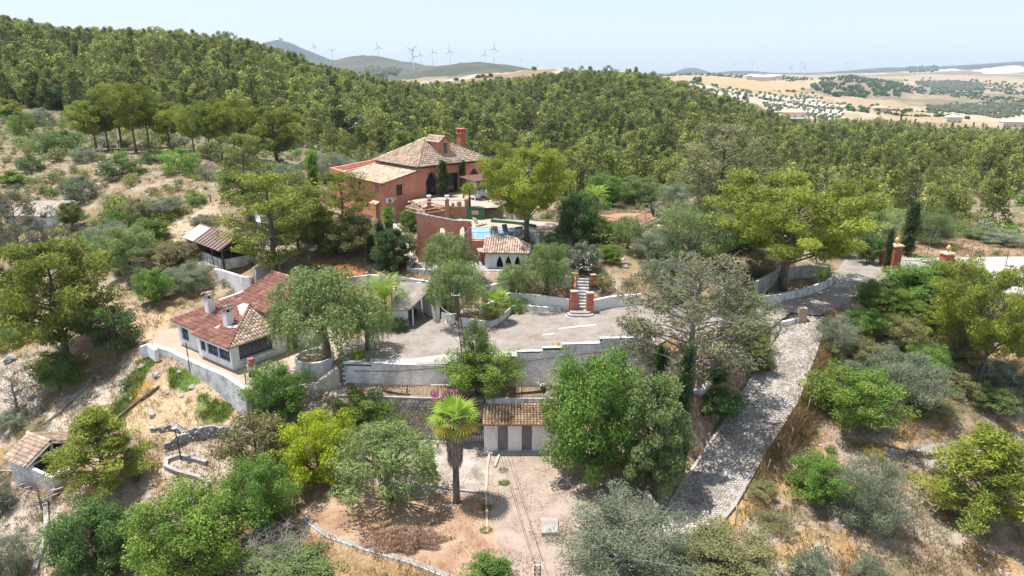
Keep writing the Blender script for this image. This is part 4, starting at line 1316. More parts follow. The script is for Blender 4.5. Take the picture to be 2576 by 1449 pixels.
tile_roof(q, [Vector((-9.25, 8.2, EH)), Vector((-9.25, 0.05, EH)), Vector((-6.0, 4.3, rz_)), Vector((-6.0, 8.2, rz_))], 0.24, 0.40, 0.11)
q.build("side_roof_tiles", ["tile_red", "tile_bed"], cot, "stuff")
q = MB()
rb = 3.5
tile_roof(q, [Vector((-6.5, 4.15, rb)), Vector((-0.9, 4.15, rb)), Vector((-0.9, 8.7, rb + 1.6)), Vector((-6.5, 8.7, rb + 1.6))], 0.24, 0.40, 0.11)
q.build("upper_roof_tiles", ["tile_red", "tile_bed"], cot, "stuff")
q = MB()
ridge_tiles(q, (0.38, -0.4, EH - 0.05), (-3.4, 4.3, rz_ + 0.06)); ridge_tiles(q, (-9.25, 0.05, EH + 0.05), (-6.0, 4.3, rz_ + 0.06)); ridge_tiles(q, (-6.5, 8.7, rb + 1.66), (-0.9, 8.7, rb + 1.66));
q.build("ridge_tiles", ["tile_red"], cot, "stuff")
q = MB(); q.box((-2.3, -0.36, EH - 0.28), (5.2, 0.07, 0.16)); q.box((-7.1, 0.1, EH - 0.17), (4.1, 0.07, 0.14)); q.build("fascia", "white_wash", cot)
q = MB()
for P_ in ([(-2.3, 2.75), (-2.75, 2.8), (-4.2, 3.5), (-4.0, 3.95), (-3.3, 4.0)], [(-2.25, 1.5), (-2.2, 1.2), (-1.3, 1.5), (-1.35, 1.75)], [(-3.2, 1.2), (-3.4, .75), (-3.0, .8)]):
 q.slab([(x, y, EH - 0.12 + (y + .4) * sl + .16) for x, y in P_], 0.05)
q.build("lime_patch", "lichen_white", cot)
for (x, y, hgt, w) in ((-6.35, 2.2, 1.55, 0.62), (-2.6, 1.6, 1.5, 0.62)):
 z0 = EH - 0.12 + (y + 0.4) * sl - 0.3
 q = MB(); q.box((x, y, z0 + hgt / 2), (w, w, hgt)); ch = q.build("chimney", "white_wash", cot)
 q = MB()
 for sx in (-1, 1):
  for sy in (-1, 1):
   q.box((x + sx * w * 0.4, y + sy * w * 0.4, z0 + hgt + 0.15), (0.1, 0.1, 0.3))
 q.box((x, y, z0 + hgt + 0.15), (w * 0.4, w * 0.4, 0.3), 0, 1)
 q.build("flue", ["white_worn", "dark_opening"], ch)
 q = MB()
 zt = z0 + hgt + 0.3
 for sg in (-1, 1):
  pl = [Vector((x + sg * w * 0.7, y - w * 0.65, zt)), Vector((x + sg * w * 0.7, y + w * 0.65, zt)), Vector((x, y + w * 0.65, zt + 0.28)), Vector((x, y - w * 0.65, zt + 0.28))]
  if sg < 0: pl = [pl[1], pl[0], pl[3], pl[2]]
  tile_roof(q, pl, 0.2, 0.3, 0.09, th=0.04)
 q.build("chimney_cap", ["tile_old", "tile_bed"], ch)
q = MB(); q.tube([(-8.0, 7.9, 2.6), (-8.0, 7.9, 5.3)], 0.02, 5); q.tube([(-8.25, 7.9, 5.0), (-7.75, 7.9, 5.0)], 0.012, 4); q.build("aerial", "white_metal", cot)
q = MB()
o = MB()
run_wall(o, [(-9.0, 4.6, 1.0, 3.0), (-9.4, 8.8, 1.0, 3.15), (-5.9, 9.6, 1.0, 3.15)], 0.22)
run_wall(o, [(-9.35, 8.85, 1.0, 3.1), (-6.6, 12.5, 1.0, 3.0)], 0.18)
o.build("roof_parapet", "white_wash", cot)
q.slab([(-9.0, 4.7, 2.55), (-6.3, 4.7, 2.55), (-6.3, 9.3, 2.55), (-9.3, 8.7, 2.55)], 0.2); q.build("flat_roof", "old_concrete", cot)
q = MB()
cw = CWL
run_wall(q, [(p.x, p.y, 1.2, p.z + 0.16) for p in cw], 0.4)
tag(q.build("cottage_wall", "white_worn"), "flaking whitewashed retaining wall below the cottage windows", "wall")
q = MB(); pp = [W(352, 872, 4.3), W(372, 866, 4.5), W(392, 880, 4.4)]
run_wall(q, [(p.x, p.y, p.z - 1.1, p.z + 0.02) for p in pp], 0.3)
tag(q.build("wall_stub", "white_wash"), "rounded white wall end on the slope left of the cottage", "wall")
for (u0, v0, u1, v1, lab) in ((468, 862, 478, 935, "thin black pole standing against the cottage wall, left one"), (605, 925, 622, 992, "thin black pole by the cottage steps")):
 p = hit(u1, v1); h_ = D(u0, v0, p.y).z
 q = MB(); q.tube([(0, 0, -0.2), (0.02, 0, h_ - p.z)], 0.04, 6)
 o = q.build("pole", "iron"); o.location = p; tag(o, lab, "pole")
o = urn("terracotta_pot", "terracotta pot on the white post by the cottage steps", W(632, 923, 4.75), POT, "terracotta")
q = MB(); p = W(632, 930, 4.2); q.box((p.x, p.y, 4.2), (0.6, 0.6, 1.1), 0.3); q.box((p.x + .35, p.y - .8, 3.5), (0.5, 1.4, 1.4), 0.35)
tag(q.build("gate_post", "white_wash"), "chunky white post carrying a terracotta pot at the cottage steps", "post")
for i in range(3):
 q = MB(); p = W(618 + i * 3, 955 + i * 7, 3.95 - i * 0.2); q.box((p.x, p.y, p.z - 0.15), (0.8, 0.32, 0.3), 0.6)
 tag(q.build("garden_step", "terracotta_pale"), "worn step going down beside the cottage post, " + ("top one", "middle one", "lowest one")[i], "step", "steps beside the cottage")
q = MB(); pc = W(792, 905, 4.9); q.lathe([(1.5, -1.6), (1.55, 0.35), (1.38, 0.37), (1.36, -0.2), (0.02, -0.2)], (pc.x, pc.y, pc.z), 40, smooth=False)
q.lathe([(1.4, 0.1), (0.02, 0.16)], (pc.x, pc.y, pc.z), 24, 1)
tag(q.build("round_planter", ["white_stained", "yard_soil"]), "round white planter holding the big pepper tree beside the parking area", "planter")
q = MB(); run_wall(q, [(-20.2, 47.2, 1.0, 3.9), (-17.2, 47.0, .6, 4.2), (-15.0, 47.9, 0.6, 4.3), (-13.7, 49.2, 2.5, 5.0)], 0.4)
rk = tag(q.build("rubble_bank_wall", "stone_warm"), "rough rubble stone wall under the round white planter", "wall")
r0, r1 = Vector((-20.2, 47.0)), Vector((-15.0, 47.5))
er = (r1 - r0).normalized(); nr_ = Vector((er.y, -er.x))
pts = jitter(0, (r1 - r0).length, 0.8, 4.2, 0.3, None, 0.3)
stones(rk, voronoi(pts, 0.3), lambda a, b, c: tuple((r0 + er * a + nr_ * (c + 0.16)).to_3d() + Vector((0, 0, b))), 0.03, 0.08, "stone_warm", limit=220)
# ------------------------------------------------------------------ red house
HN = Vector((-11.8, 86.2, 0)); ha = Vector((0.735, 0.678, 0)); hb = Vector((-0.678, 0.735, 0))
house = thing("house", "large red villa with hipped tile roof, tall chimney and Moorish arches", "house", (HN.x, HN.y, 0), math.atan2(ha.y, ha.x))
ZB, ZT, ZE = 11.7, 11.8, 15.6
q = MB()
wall(q, (-4.6, 0.5), (11.2, 0.5), [(0, 9.0), (5.0, 9.0), (5.0, ZB), (15.8, ZB), (15.8, ZE), (5.05, ZE), (4.9, 15.15), (0, 14.1)],
     [rect(1.55, 2.45, 12.4, 13.75), arch(7.0, 1.75, ZT + 0.02, 13.4, 14.75, 10, 1.5, 0.88), rect(8.9, 11.4, ZT + 0.02, 14.4), arch(14.1, 1.6, 12.7, 13.5, 14.5, 10, 1.5, 0.9)], 0.4)
wall(q, (-4.6, 0.9), (-4.6, 10.4), [(0, 9.0), (9.5, 9.0), (9.5, 14.1), (0, 14.1)], [rect(1.2, 1.95, 12.6, 13.8), rect(1.2, 2.1, 9.3, 11.3), rect(5.3, 6.0, 12.6, 13.6)], -0.4)
wall(q, (11.2, 0.9), (11.2, 9.6), [(0, ZB), (8.7, ZB), (8.7, ZE), (0, ZE)], [rect(2.0, 2.9, 12.6, 14.2)], 0.4)
wall(q, (0.5, 9.6), (11.2, 9.6), [(0, 9.0), (10.7, 9.0), (10.7, ZE), (0, ZE)], (), 0.3)
wall(q, (0.45, 0.9), (0.45, 9.6), [(0, 14.6), (8.7, 14.6), (8.7, ZE), (0, ZE)], (), -0.2)
wall(q, (-4.6, 10.4), (-4.6, 14.2), [(0, 9.0), (3.8, 9.0), (3.8, 14.7), (0, 14.5)], [rect(1.4, 2.0, 12.4, 13.4)], -0.4)
wall(q, (-4.2, 14.2), (3.0, 14.2), [(0, 9.0), (7.2, 9.0), (7.2, 15.3), (0, 14.7)], (), -0.35)
wall(q, (-4.2, 10.4), (0.4, 10.4), [(0, 13.0), (4.6, 13.0), (4.6, 15.2), (0, 14.6)], (), 0.3)
q.build("wall", "red_render", house)
q = MB(); q.slab([(-4.4, 10.6, 14.1), (6.0, 10.6, 14.6), (6.0, 14.1, 14.6), (-4.4, 14.1, 14.1)], 0.2); q.build("flat_roof", "lichen_white", house)
window(house, Vector((-2.6, 0.66, 12.4)), 0, 0.9, 1.35, "brown_wood", "glass_dark", 6, 1)
window(house, Vector((-4.44, 2.475, 12.6)), -math.pi / 2, 0.75, 1.2, "white_metal", "glass_dark", 0, 1)
window(house, Vector((-4.44, 6.55, 12.6)), -math.pi / 2, 0.7, 1.0, "brown_wood", "glass_dark", 0, 1)
window(house, Vector((-4.44, 12.1, 12.4)), -math.pi / 2, 0.6, 1.0, "brown_wood", "glass_dark", 0, 1)
window(house, Vector((11.04, 3.35, 12.6)), math.pi / 2, 0.9, 1.6, "brown_wood", "glass_dark", 0, 1)
door(house, Vector((-4.44, 2.55, 9.3)), -math.pi / 2, 0.9, 1.98, "door_grey")
for c_, w_, z0_, sp, tp in ((2.4, 1.75, ZT + 0.02, 13.4, 14.75), (9.5, 1.6, 12.7, 13.5, 14.5)):
 outl = arch(c_, w_ * 1.16, z0_, sp, tp + 0.16, 10, 1.5, 0.9); inn = arch(c_, w_, z0_ + 0.005, sp, tp, 10, 1.5, 0.88)
 q = MB(); wall(q, (0, 0.44), (1, 0.44), outl, [inn], 0.06); ar = q.build("arch_surround", "brown_wood", house)
 q = MB(); wall(q, (0, 0.72), (1, 0.72), arch(c_, w_ * 0.98, z0_ + 0.01, sp, tp - 0.01, 10, 1.5, 0.88), (), 0.03); q.build("glazing", "glass_dark", ar)
 q = MB()
 for k2 in (-0.25, 0.25):
  q.box((c_ + k2 * w_, 0.68, (z0_ + tp) / 2 - 0.2), (0.05, 0.05, tp - z0_ - 0.5))
 q.box((c_, 0.68, sp), (w_ * 0.9, 0.05, 0.06)); q.build("lattice", "iron", ar)
q = MB(); q.box((5.55, 0.72, 13.1), (2.5, 0.05, 2.55)); q.box((4.6, 0.68, 13.0), (0.08, 0.05, 2.4)); q.box((5.5, 0.68, 13.0), (0.08, 0.05, 2.4)); q.build("recess_shade", ["glass_dark"], house)  # dark sheet fills the open recess, its shade put into the colour
HZ = 15.72; A0, A1, B0, B1 = -0.15, 11.75, -0.1, 10.2
R0, R1 = Vector((4.7, 5.05, 18.55)), Vector((6.9, 5.05, 18.55))
q = MB()
c00, c10, c11, c01 = Vector((A0, B0, HZ)), Vector((A1, B0, HZ)), Vector((A1, B1, HZ)), Vector((A0, B1, HZ))
tile_roof(q, [c00, c10, R1, R0], 0.25, 0.42, 0.115)
tile_roof(q, [c10, c11, R1], 0.25, 0.42, 0.115)
tile_roof(q, [c11, c01, R0, R1], 0.25, 0.42, 0.115)
tile_roof(q, [c01, c00, R0], 0.25, 0.42, 0.115)
up = Vector((0, 0, 0.06))
for a, b in ((c00, R0), (c10, R1), (c11, R1), (c01, R0), (R0, R1)):
 ridge_tiles(q, a + up, b + up, 0.15)
q.build("roof_tiles", ["tile_old", "tile_bed"], house, "stuff")
q = MB()
for x in np.arange(0.2, 11.5, 0.5):
 q.box((x, 0.15, HZ - 0.17), (0.13, 0.5, 0.14))
for y in np.arange(0.2, 10.0, 0.5):
 q.box((0.13, y, HZ - 0.17), (0.5, 0.13, 0.14))
q.build("rafter_ends", "brown_wood", house)
q = MB(); q.box((0.35, 5.0, HZ - 0.27), (0.14, 9.4, 0.18)); q.build("cornice", "white_wash", house)
q = MB()
tile_roof(q, [Vector((-5.1, 10.35, 14.12)), Vector((-5.1, 0.25, 14.12)), Vector((0.3, 0.25, 15.25)), Vector((0.3, 10.35, 15.25))], 0.25, 0.42, 0.115)
q.build("wing_roof_tiles", ["tile_old", "tile_bed"], house, "stuff")
dm = MB()
dx0, dx1, dy0 = 4.85, 6.55, 1.75
wall(dm, (dx0, dy0), (dx1, dy0), [(0, 16.4), (1.7, 16.4), (1.7, 18.35), (0.85, 18.98), (0, 18.35)], [rect(0.5, 1.2, 16.9, 18.15)], 0.2)
wall(dm, (dx0, dy0 + 0.2), (dx0, 4.9), [(0, 16.5), (2.95, 18.3), (2.95, 18.35), (0, 18.35)], (), -0.2)
wall(dm, (dx1, dy0 + 0.2), (dx1, 4.9), [(0, 16.5), (2.95, 18.3), (2.95, 18.35), (0, 18.35)], (), 0.2)
do = dm.build("dormer", "red_render", house)
q = MB()
tile_roof(q, [Vector((dx0 - .2, 5.1, 18.3)), Vector((dx0 - .2, dy0 - .15, 18.3)), Vector((5.7, dy0 - .15, 19.1)), Vector((5.7, 5.1, 19.1))], 0.2, 0.4, 0.095)
tile_roof(q, [Vector((dx1 + .2, dy0 - .15, 18.3)), Vector((dx1 + .2, 5.1, 18.3)), Vector((5.7, 5.1, 19.1)), Vector((5.7, dy0 - .15, 19.1))], 0.2, 0.4, 0.095)
q.build("dormer_roof", ["tile_old", "tile_bed"], do)
q = MB(); q.box((5.7, dy0 + 0.1, 17.5), (0.7, 0.06, 1.1)); q.box((5.7, dy0 + 0.06, 17.5), (0.05, 0.05, 1.1), 0, 1); q.build("dormer_window", ["door_grey", "brown_wood"], do)
cp = D(1160.5, 372, 97.0) - Vector((HN.x, HN.y, 0))
cx_, cy_ = cp.x * ha.x + cp.y * ha.y, cp.x * hb.x + cp.y * hb.y
cz0, cz1 = D(1160, 372, 97.0).z - 0.9, D(1160, 323, 97.0).z
q = MB(); q.box((cx_, cy_, (cz0 + cz1 - 0.75) / 2), (0.95, 0.95, cz1 - cz0 - 0.75)); q.box((cx_, cy_, cz0 + 0.5), (1.25, 1.25, 1.0)); ch = q.build("chimney", "red_brick", house)
q = MB(); q.box((cx_, cy_, cz1 - 0.68), (1.1, 1.1, 0.14)); q.box((cx_, cy_, cz1 - 0.06), (1.12, 1.12, 0.12))
for sx in (-1, 0, 1):
 for sy in (-1, 1):
  q.box((cx_ + sx * 0.4, cy_ + sy * 0.4, cz1 - 0.365), (0.2, 0.2, 0.49))
q.build("chimney_head", "red_brick", ch)
q = MB(); q.box((cx_, cy_, cz1 - 0.365), (0.55, 0.55, 0.485)); q.build("flue", "dark_opening", ch)
ac = thing("air_conditioner", "white air conditioning unit on the corner of the red house", "air conditioner", tuple(HN + ha * (-4.3) + hb * 0.1 + Vector((0, 0, 11.7))), math.atan2(ha.y, ha.x))
q = MB(); q.box((0, 0, 0.32), (0.85, 0.35, 0.62)); q.build("case", "white_metal", ac)
q = MB(); q.lathe([(0.23, -0.02), (0.23, 0.02), (0.02, 0.02)], (0, 0, 0), 16); f = q.build("fan_grille", "door_grey", ac); f.location = (-0.12, -0.18, 0.32); f.rotation_euler = (math.pi / 2, 0, 0)
q = MB(); q.box((-0.3, 0.1, -0.04), (0.05, 0.5, 0.06)); q.box((0.3, 0.1, -0.04), (0.05, 0.5, 0.06)); q.build("bracket", "iron", ac)
aw = MB(); pA = HN + ha * (-4.9) + hb * 2.5
aw.slab([tuple(pA + hb * 0.75 + ha * 0.3 + Vector((0, 0, 11.75))), tuple(pA - hb * 0.75 + ha * 0.3 + Vector((0, 0, 11.75))), tuple(pA - hb * 0.8 - ha * 0.5 + Vector((0, 0, 11.4))), tuple(pA + hb * 0.8 - ha * 0.5 + Vector((0, 0, 11.4)))], 0.06)
tag(aw.build("door_canopy", "terracotta_pale"), "small salmon canopy over the lower side door of the red house", "awning")
q = MB(); p = HN + ha * (-3.6) + hb * 0.25 + Vector((0, 0, 11.9)); q.tube([p, p - hb * 0.25 + Vector((0, 0, .15))], 0.02, 5); q.blob(p - hb * 0.3 + Vector((0, 0, .2)), (.16, .16, .12))
tag(q.build("wall_lamp", "white_metal"), "round white lamp on the red house wall left of the barred window", "lamp")
# ------------------------------------------------------------------ red tower by the pool
tw = thing("tower", "red roofless tower block with arched openings beside the swimming pool", "tower", (-5.75, 66.0, 8.7))
T0, T1, T2, T3 = Vector((-3.75, 0.8)), Vector((0, 0)), Vector((1.65, 2.0)), Vector((-3.1, 3.6))
q = MB()
wall(q, T0, T1, [(0, -0.2), (3.83, -0.2), (3.83, 4.37), (0, 4.95)], [arch(2.62, 0.62, 2.75, 3.3, 3.65, 8, 1.2)], 0.3)
wall(q, T1, T2, [(0, -0.2), (2.59, -0.2), (2.59, 3.85), (0, 4.37)], [arch(1.35, 0.95, 1.95, 3.1, 3.6, 8, 1.2)], 0.3)
wall(q, T3, T0, [(0, -0.2), (2.87, -0.2), (2.87, 4.95), (0, 4.2)], (), 0.3)
q.build("wall", "red_render", tw)
q = MB(); q.slab([(T0.x + .3, T0.y + .35, 4.5), (T1.x - .1, T1.y + .45, 4.05), (T2.x - .35, T2.y, 3.6), (-0.9, 2.9, 3.75), (T3.x + .4, T3.y - .2, 4.0)], 0.15); q.build("flat_roof", "pale_roof", tw)
q = MB()
for a, b, za, zb in ((T0, T1, 4.96, 4.38), (T1, T2, 4.38, 3.86)):
 e = (b - a).normalized(); n_ = Vector((-e.y, e.x)); L = (b - a).length
 for i in range(int(L / 0.28)):
  t = (i + .5) / int(L / 0.28)
  c = a.lerp(b, t) + n_ * 0.17
  q.box((c.x, c.y, za + (zb - za) * t + 0.03), (0.27, 0.40, 0.09 + rnd.uniform(0, .05)), math.atan2(e.y, e.x) + rnd.uniform(-.1, .1), 0, rnd.random())
q.build("rubble_top", "stone_pale", tw)
q = MB(); q.tube([(1.72, 1.95, 3.55), (1.0, 0.92, 2.9), (0.95, 0.85, 0.4)], 0.06, 7); q.build("drain_pipe", "white_metal", tw)
q = MB(); q.tube([(-1.9, 0.34, 2.0), (-2.75, 0.52, 2.0), (-2.85, 0.54, 1.6), (-2.85, 0.54, 0)], 0.04, 6); q.build("water_pipe", "brown_wood", tw)
q = MB(); run_wall(q, [(-4.15, 67.9, 8.6, 10.62), (-1.95, 68.4, 8.6, 10.62)], 0.3); tag(q.build("pool_wall", "red_render"), "red wall below the pool railing right of the tower", "wall")
q = MB(); run_wall(q, [(-1.9, 68.55, 8.6, 10.7), (1.6, 71.8, 8.6, 10.75), (2.9, 70.9, 8.4, 10.7)], 0.25); tag(q.build("pool_wall", "white_worn"), "grey rendered wall below the sun loungers behind the arched chapel roof", "wall")
q = MB(); q.box((-2.95, 66.35, 10.05), (1.0, 1.5, 0.1), 0.2); q.box((-3.35, 65.7, 9.35), (0.12, 0.12, 1.35)); tag(q.build("porch_roof", "grey_wood"), "small grey porch roof at the foot of the red tower", "porch")
urn("terracotta_pot", "big terracotta jar against the red wall under the pool", (-3.1, 67.3, 8.7), [(r * 1.35, z * 1.35) for r, z in POT], "terracotta")
railing("pool_railing", "blue grey pool railing between the red tower and the statue", [(-4.05, 67.95, 10.62), (-2.0, 68.42, 10.62)], 0.85, 0.13, "blue_frame")
railing("pool_railing", "blue grey pool railing behind the sun loungers", [(-1.85, 68.6, 10.7), (1.6, 71.8, 10.75)], 0.7, 0.13, "blue_frame")
pool = thing("swimming_pool", "blue swimming pool with pale stone edge beside the red tower", "pool", (-2.0, 71.4, 10.6))
def ring(k, n=30, sx=3.0, sy=2.7):
 return [((abs(math.cos(a)) ** 0.6 * sx * (1 if math.cos(a) > 0 else -1)) * k, (abs(math.sin(a)) ** 0.6 * sy * (1 if math.sin(a) > 0 else -1)) * k) for a in np.linspace(0, 2 * math.pi, n + 1)[:-1]]
ro, ri = ring(1.12), ring(1.0)
q = MB(); n_ = len(ro)
q.add([(x, y, 0.07) for x, y in ro] + [(x, y, 0.07) for x, y in ri] + [(x, y, -0.1) for x, y in ro] + [(x, y, -0.1) for x, y in ri],
      [(i, (i + 1) % n_, n_ + (i + 1) % n_, n_ + i) for i in range(n_)] + [(2 * n_ + i, 2 * n_ + (i + 1) % n_, (i + 1) % n_, i) for i in range(n_)] + [(n_ + i, n_ + (i + 1) % n_, 3 * n_ + (i + 1) % n_, 3 * n_ + i) for i in range(n_)])
q.build("pool_edge", "deck_pale", pool)
q = MB(); q.add([(x, y, 0.02) for x, y in ri], [tuple(range(n_))]); q.build("pool_water", "water", pool)
sheet("pool_deck", POOLD, lambda x, y: 10.6, "deck_pale", 0.004)
def lounger(loc, rz, label, mat, fold=0.7):
 t = thing("sun_lounger", label, "sun lounger", loc, rz, "sun loungers by the pool")
 q = MB(); q.box((0, -0.35, 0.30), (0.6, 1.2, 0.05)); q.build("seat", mat, t)
 q = MB(); q.box((0, 0.52, 0.62), (0.6, 0.05, 0.82), 0, 0, .5, -0.5); q.build("backrest", mat, t)
 for sx in (-0.26, 0.26):
  for sy in (-0.85, 0.2):
   q = MB(); q.box((sx, sy, 0.14), (0.05, 0.05, 0.28)); q.build("leg", mat, t)
lounger((-3.7, 75.3, 10.6), 2.4, "pale sun lounger on the far side of the pool by the green wall", "cream_cap")
lounger((-1.5, 69.9, 10.6), 0.5, "dark wooden sun lounger nearest the statue by the pool railing", "brown_wood")
lounger((-0.5, 70.9, 10.6), 0.5, "dark wooden sun lounger further right by the pool railing", "brown_wood")
t = thing("garden_table", "small dark wooden table under the pine by the pool railing", "table", (0.75, 71.7, 10.6))
q = MB(); q.box((0, 0, 0.55), (0.8, 0.8, 0.05)); q.build("tabletop", "brown_wood", t)
for sx in (-.32, .32):
 for sy in (-.32, .32):
  q = MB(); q.box((sx, sy, 0.26), (0.06, 0.06, 0.525)); q.build("leg", "brown_wood", t)
def figure(name, joints, edges, radii, mat, root=0, sub=1):
 me = bpy.data.meshes.new(name)
 me.from_pydata(joints, edges, [])
 o = link(name, me)
 o.data.materials.append(M[mat])
 sk = o.modifiers.new("skin", "SKIN")
 for i, r in enumerate(radii):
  o.data.skin_vertices[0].data[i].radius = (r, r) if not hasattr(r, "__len__") else r
  o.data.skin_vertices[0].data[i].use_root = i == root
 sk.use_smooth_shade = True
 ss = o.modifiers.new("smooth", "SUBSURF"); ss.levels = ss.render_levels = sub
 return o
BODY = [(0, 0, .95), (0, 0, 1.18), (0, .02, 1.40), (0, .01, 1.50), (0, -.01, 1.60), (0, -.01, 1.72),
  (.10, 0, .92), (.11, -.02, .50), (.11, .01, .09), (.12, -.13, .04), (-.10, 0, .92), (-.11, .03, .50), (-.11, .05, .09), (-.12, -.09, .04),
  (.19, .02, 1.42), (.25, .03, 1.14), (.22, -.08, .90), (-.19, .02, 1.42), (-.25, .03, 1.14), (-.22, -.08, .90)]
BEDG = [(0, 1), (1, 2), (2, 3), (3, 4), (4, 5), (0, 6), (6, 7), (7, 8), (8, 9), (0, 10), (10, 11), (11, 12), (12, 13), (2, 14), (14, 15), (15, 16), (2, 17), (17, 18), (18, 19)]
BRAD = [(.15, .11), (.14, .10), (.16, .10), .055, (.075, .085), (.07, .08), .085, .06, .04, .035, .085, .06, .04, .035, .06, .045, .035, .06, .045, .035]
def person(loc, rz, label, top, bottom):
 t = thing("person", label, "person", loc, rz)
 b = figure("body", BODY, BEDG, BRAD, "skin"); b.parent = t
 s = figure("shirt", [BODY[i] for i in (0, 1, 2, 14, 15, 17, 18)], [(0, 1), (1, 2), (2, 3), (3, 4), (2, 5), (5, 6)], [(.165, .125), (.155, .115), (.175, .115), .075, .06, .075, .06], top); s.parent = t
 s = figure("trousers", [BODY[i] for i in (0, 6, 7, 8, 10, 11, 12)], [(0, 1), (1, 2), (2, 3), (0, 4), (4, 5), (5, 6)], [(.16, .12), .10, .075, .06, .10, .075, .06], bottom); s.parent = t
 q = MB(); q.blob((0, 0.012, 1.70), (.088, .10, .085)); q.build("hair", "hair_dark", t)
 q = MB()
 for sx in (-.03, .03): q.blob((sx, -.085, 1.655), (.012, .008, .01))
 q.box((0, -.10, 1.63), (.022, .03, .04)); q.box((0, -.088, 1.59), (.04, .01, .008))
 q.build("face", "hair_dark", t)
pp = W(1226, 507, 11.8)
person((pp.x, pp.y, 11.8), 0.4, "person in a white shirt and navy trousers standing on the villa terrace", "shirt_white", "trousers_navy")
person((pp.x + 0.9, pp.y + 0.9, 11.8), 0.8, "person in dark clothes behind the one in white on the terrace", "trousers_navy", "trousers_navy")
stt = thing("statue", "stone statue of a standing figure on the pool edge by the railing", "statue", (-2.1, 68.9, 10.6), 0.3)
b = figure("figure", [(0, 0, .55), (0, 0, .85), (0, 0, 1.1), (0, 0, 1.25), (0, 0, 1.42), (.06, 0, .28), (.05, 0, .12), (-.06, 0, .28), (-.05, 0, .12), (.17, 0, 1.12), (.24, 0, 1.32), (.08, 0, 1.5), (-.17, 0, 1.1), (-.2, .02, .85), (-.12, -.06, .68)],
           [(0, 1), (1, 2), (2, 3), (3, 4), (0, 5), (5, 6), (0, 7), (7, 8), (2, 9), (9, 10), (10, 11), (2, 12), (12, 13), (13, 14)],
           [.13, .10, .12, .05, .08, .09, .07, .09, .07, .05, .04, .035, .05, .04, .035], "grey_wood"); b.parent = stt
q = MB(); q.box((0, 0, .06), (.4, .4, .12)); q.build("plinth", "old_concrete", stt)
q = MB(); run_wall(q, [(-5.3, 78.9, 10.4, 12.1), (-3.2, 78.6, 10.4, 12.05)], 0.25)
g = tag(q.build("pool_shelter", "green_paint"), "dark green painted wall at the back of the pool with a pale plaque", "wall")
q = MB(); q.box((-4.3, 78.55, 11.45), (0.8, 0.05, 0.45), -0.1); q.build("plaque", "terracotta_pale", g)
q = MB(); run_wall(q, [(-2.4, 77.2, 10.5, 10.95), (-0.3, 76.5, 10.5, 10.9), (1.4, 75.6, 10.5, 10.9), (2.6, 74.4, 10.5, 10.9)], 0.3, 0, None); tag(q.build("seat_wall", "green_paint"), "low curved green bench wall round the back of the pool", "wall")
tb = thing("terrace_wall", "brown brick retaining wall with pillars in front of the villa terrace", "wall", (-10.0, 79.2, 10.2))
q = MB()
for r in range(17):
 x = -0.2 + (0.14 if r % 2 else 0)
 while x < 4.75:
  q.box((x + 0.13, 0 + rnd.uniform(-.006, .006), 0.06 + r * 0.105), (0.25, 0.2, 0.09), 0, 0, rnd.random()); x += 0.27
q.build("brickwork", "brown_brick", tb, "stuff")
q = MB(); q.box((2.3, 0.1, 0.9), (5.0, 0.22, 1.75)); q.build("core", "mortar_pale", tb)
q = MB(); q.box((2.3, 0.05, 1.83), (5.1, 0.36, 0.08)); q.build("coping", "terracotta_pale", tb)
for x in (0.3, 2.4, 4.7):
 q = MB(); q.box((x, 0.0, 1.3), (0.45, 0.45, 2.6)); q.box((x, 0, 2.63), (0.55, 0.55, 0.08)); q.build("pillar", "brown_brick", tb)
railing("terrace_railing", "dark rail between the brick terrace pillars", [(-9.5, 79.2, 12.05), (-5.4, 79.2, 12.05)], 0.75, 0.3, "iron")
urn("stone_urn", "white stone urn on the middle brick terrace pillar", (-7.6, 79.2, 12.87), [(r * .9, z * .8) for r, z in [(0.02, 0), (.15, 0), (.08, .12), (.08, .2), (.27, .4), (.32, .62), (.27, .62), (.02, .45)]], "white_wash")
urn("stone_urn", "white stone urn on the left brick terrace pillar below the dark arch", (-9.7, 79.2, 12.87), [(r * .9, z * .8) for r, z in [(0.02, 0), (.15, 0), (.08, .12), (.08, .2), (.27, .4), (.32, .62), (.27, .62), (.02, .45)]], "white_wash")
urn("terracotta_pot", "wide terracotta pot on the terrace wall between brick pillars", (-6.2, 79.2, 12.07), [(r * .95, z * .75) for r, z in POT], "terracotta")
urn("terracotta_pot", "small terracotta pot left of the wide one on the terrace wall", (-6.9, 79.2, 12.07), [(r * .6, z * .55) for r, z in POT], "terracotta")
pg = thing("pergola", "pergola with rusty corrugated roof on the villa terrace", "pergola", (-4.6, 84.5, 11.8), math.atan2(ha.y, ha.x))
for x in (0, 2.6, 5.2):
 for y in (0, 2.3):
  q = MB(); q.box((x, y, 1.2), (0.14, 0.14, 2.4)); q.build("post", "brown_wood" if y else "white_worn", pg)
q = MB()
for i in range(22):
 q.slab([(-.3 + i * .27, -.3, 2.42 + .03 * (i % 2)), (-.3 + i * .27 + .25, -.3, 2.42 + .03 * (i % 2)), (-.3 + i * .27 + .25, 2.7, 2.72 + .03 * (i % 2)), (-.3 + i * .27, 2.7, 2.72 + .03 * (i % 2))], 0.025, 0, rnd.random())
q.build("roof_sheets", "rust_iron", pg)
q = MB(); q.box((2.6, 0, 2.35), (5.8, .1, .14)); q.box((2.6, 2.3, 2.6), (5.8, .1, .14)); q.build("beam", "brown_wood", pg)
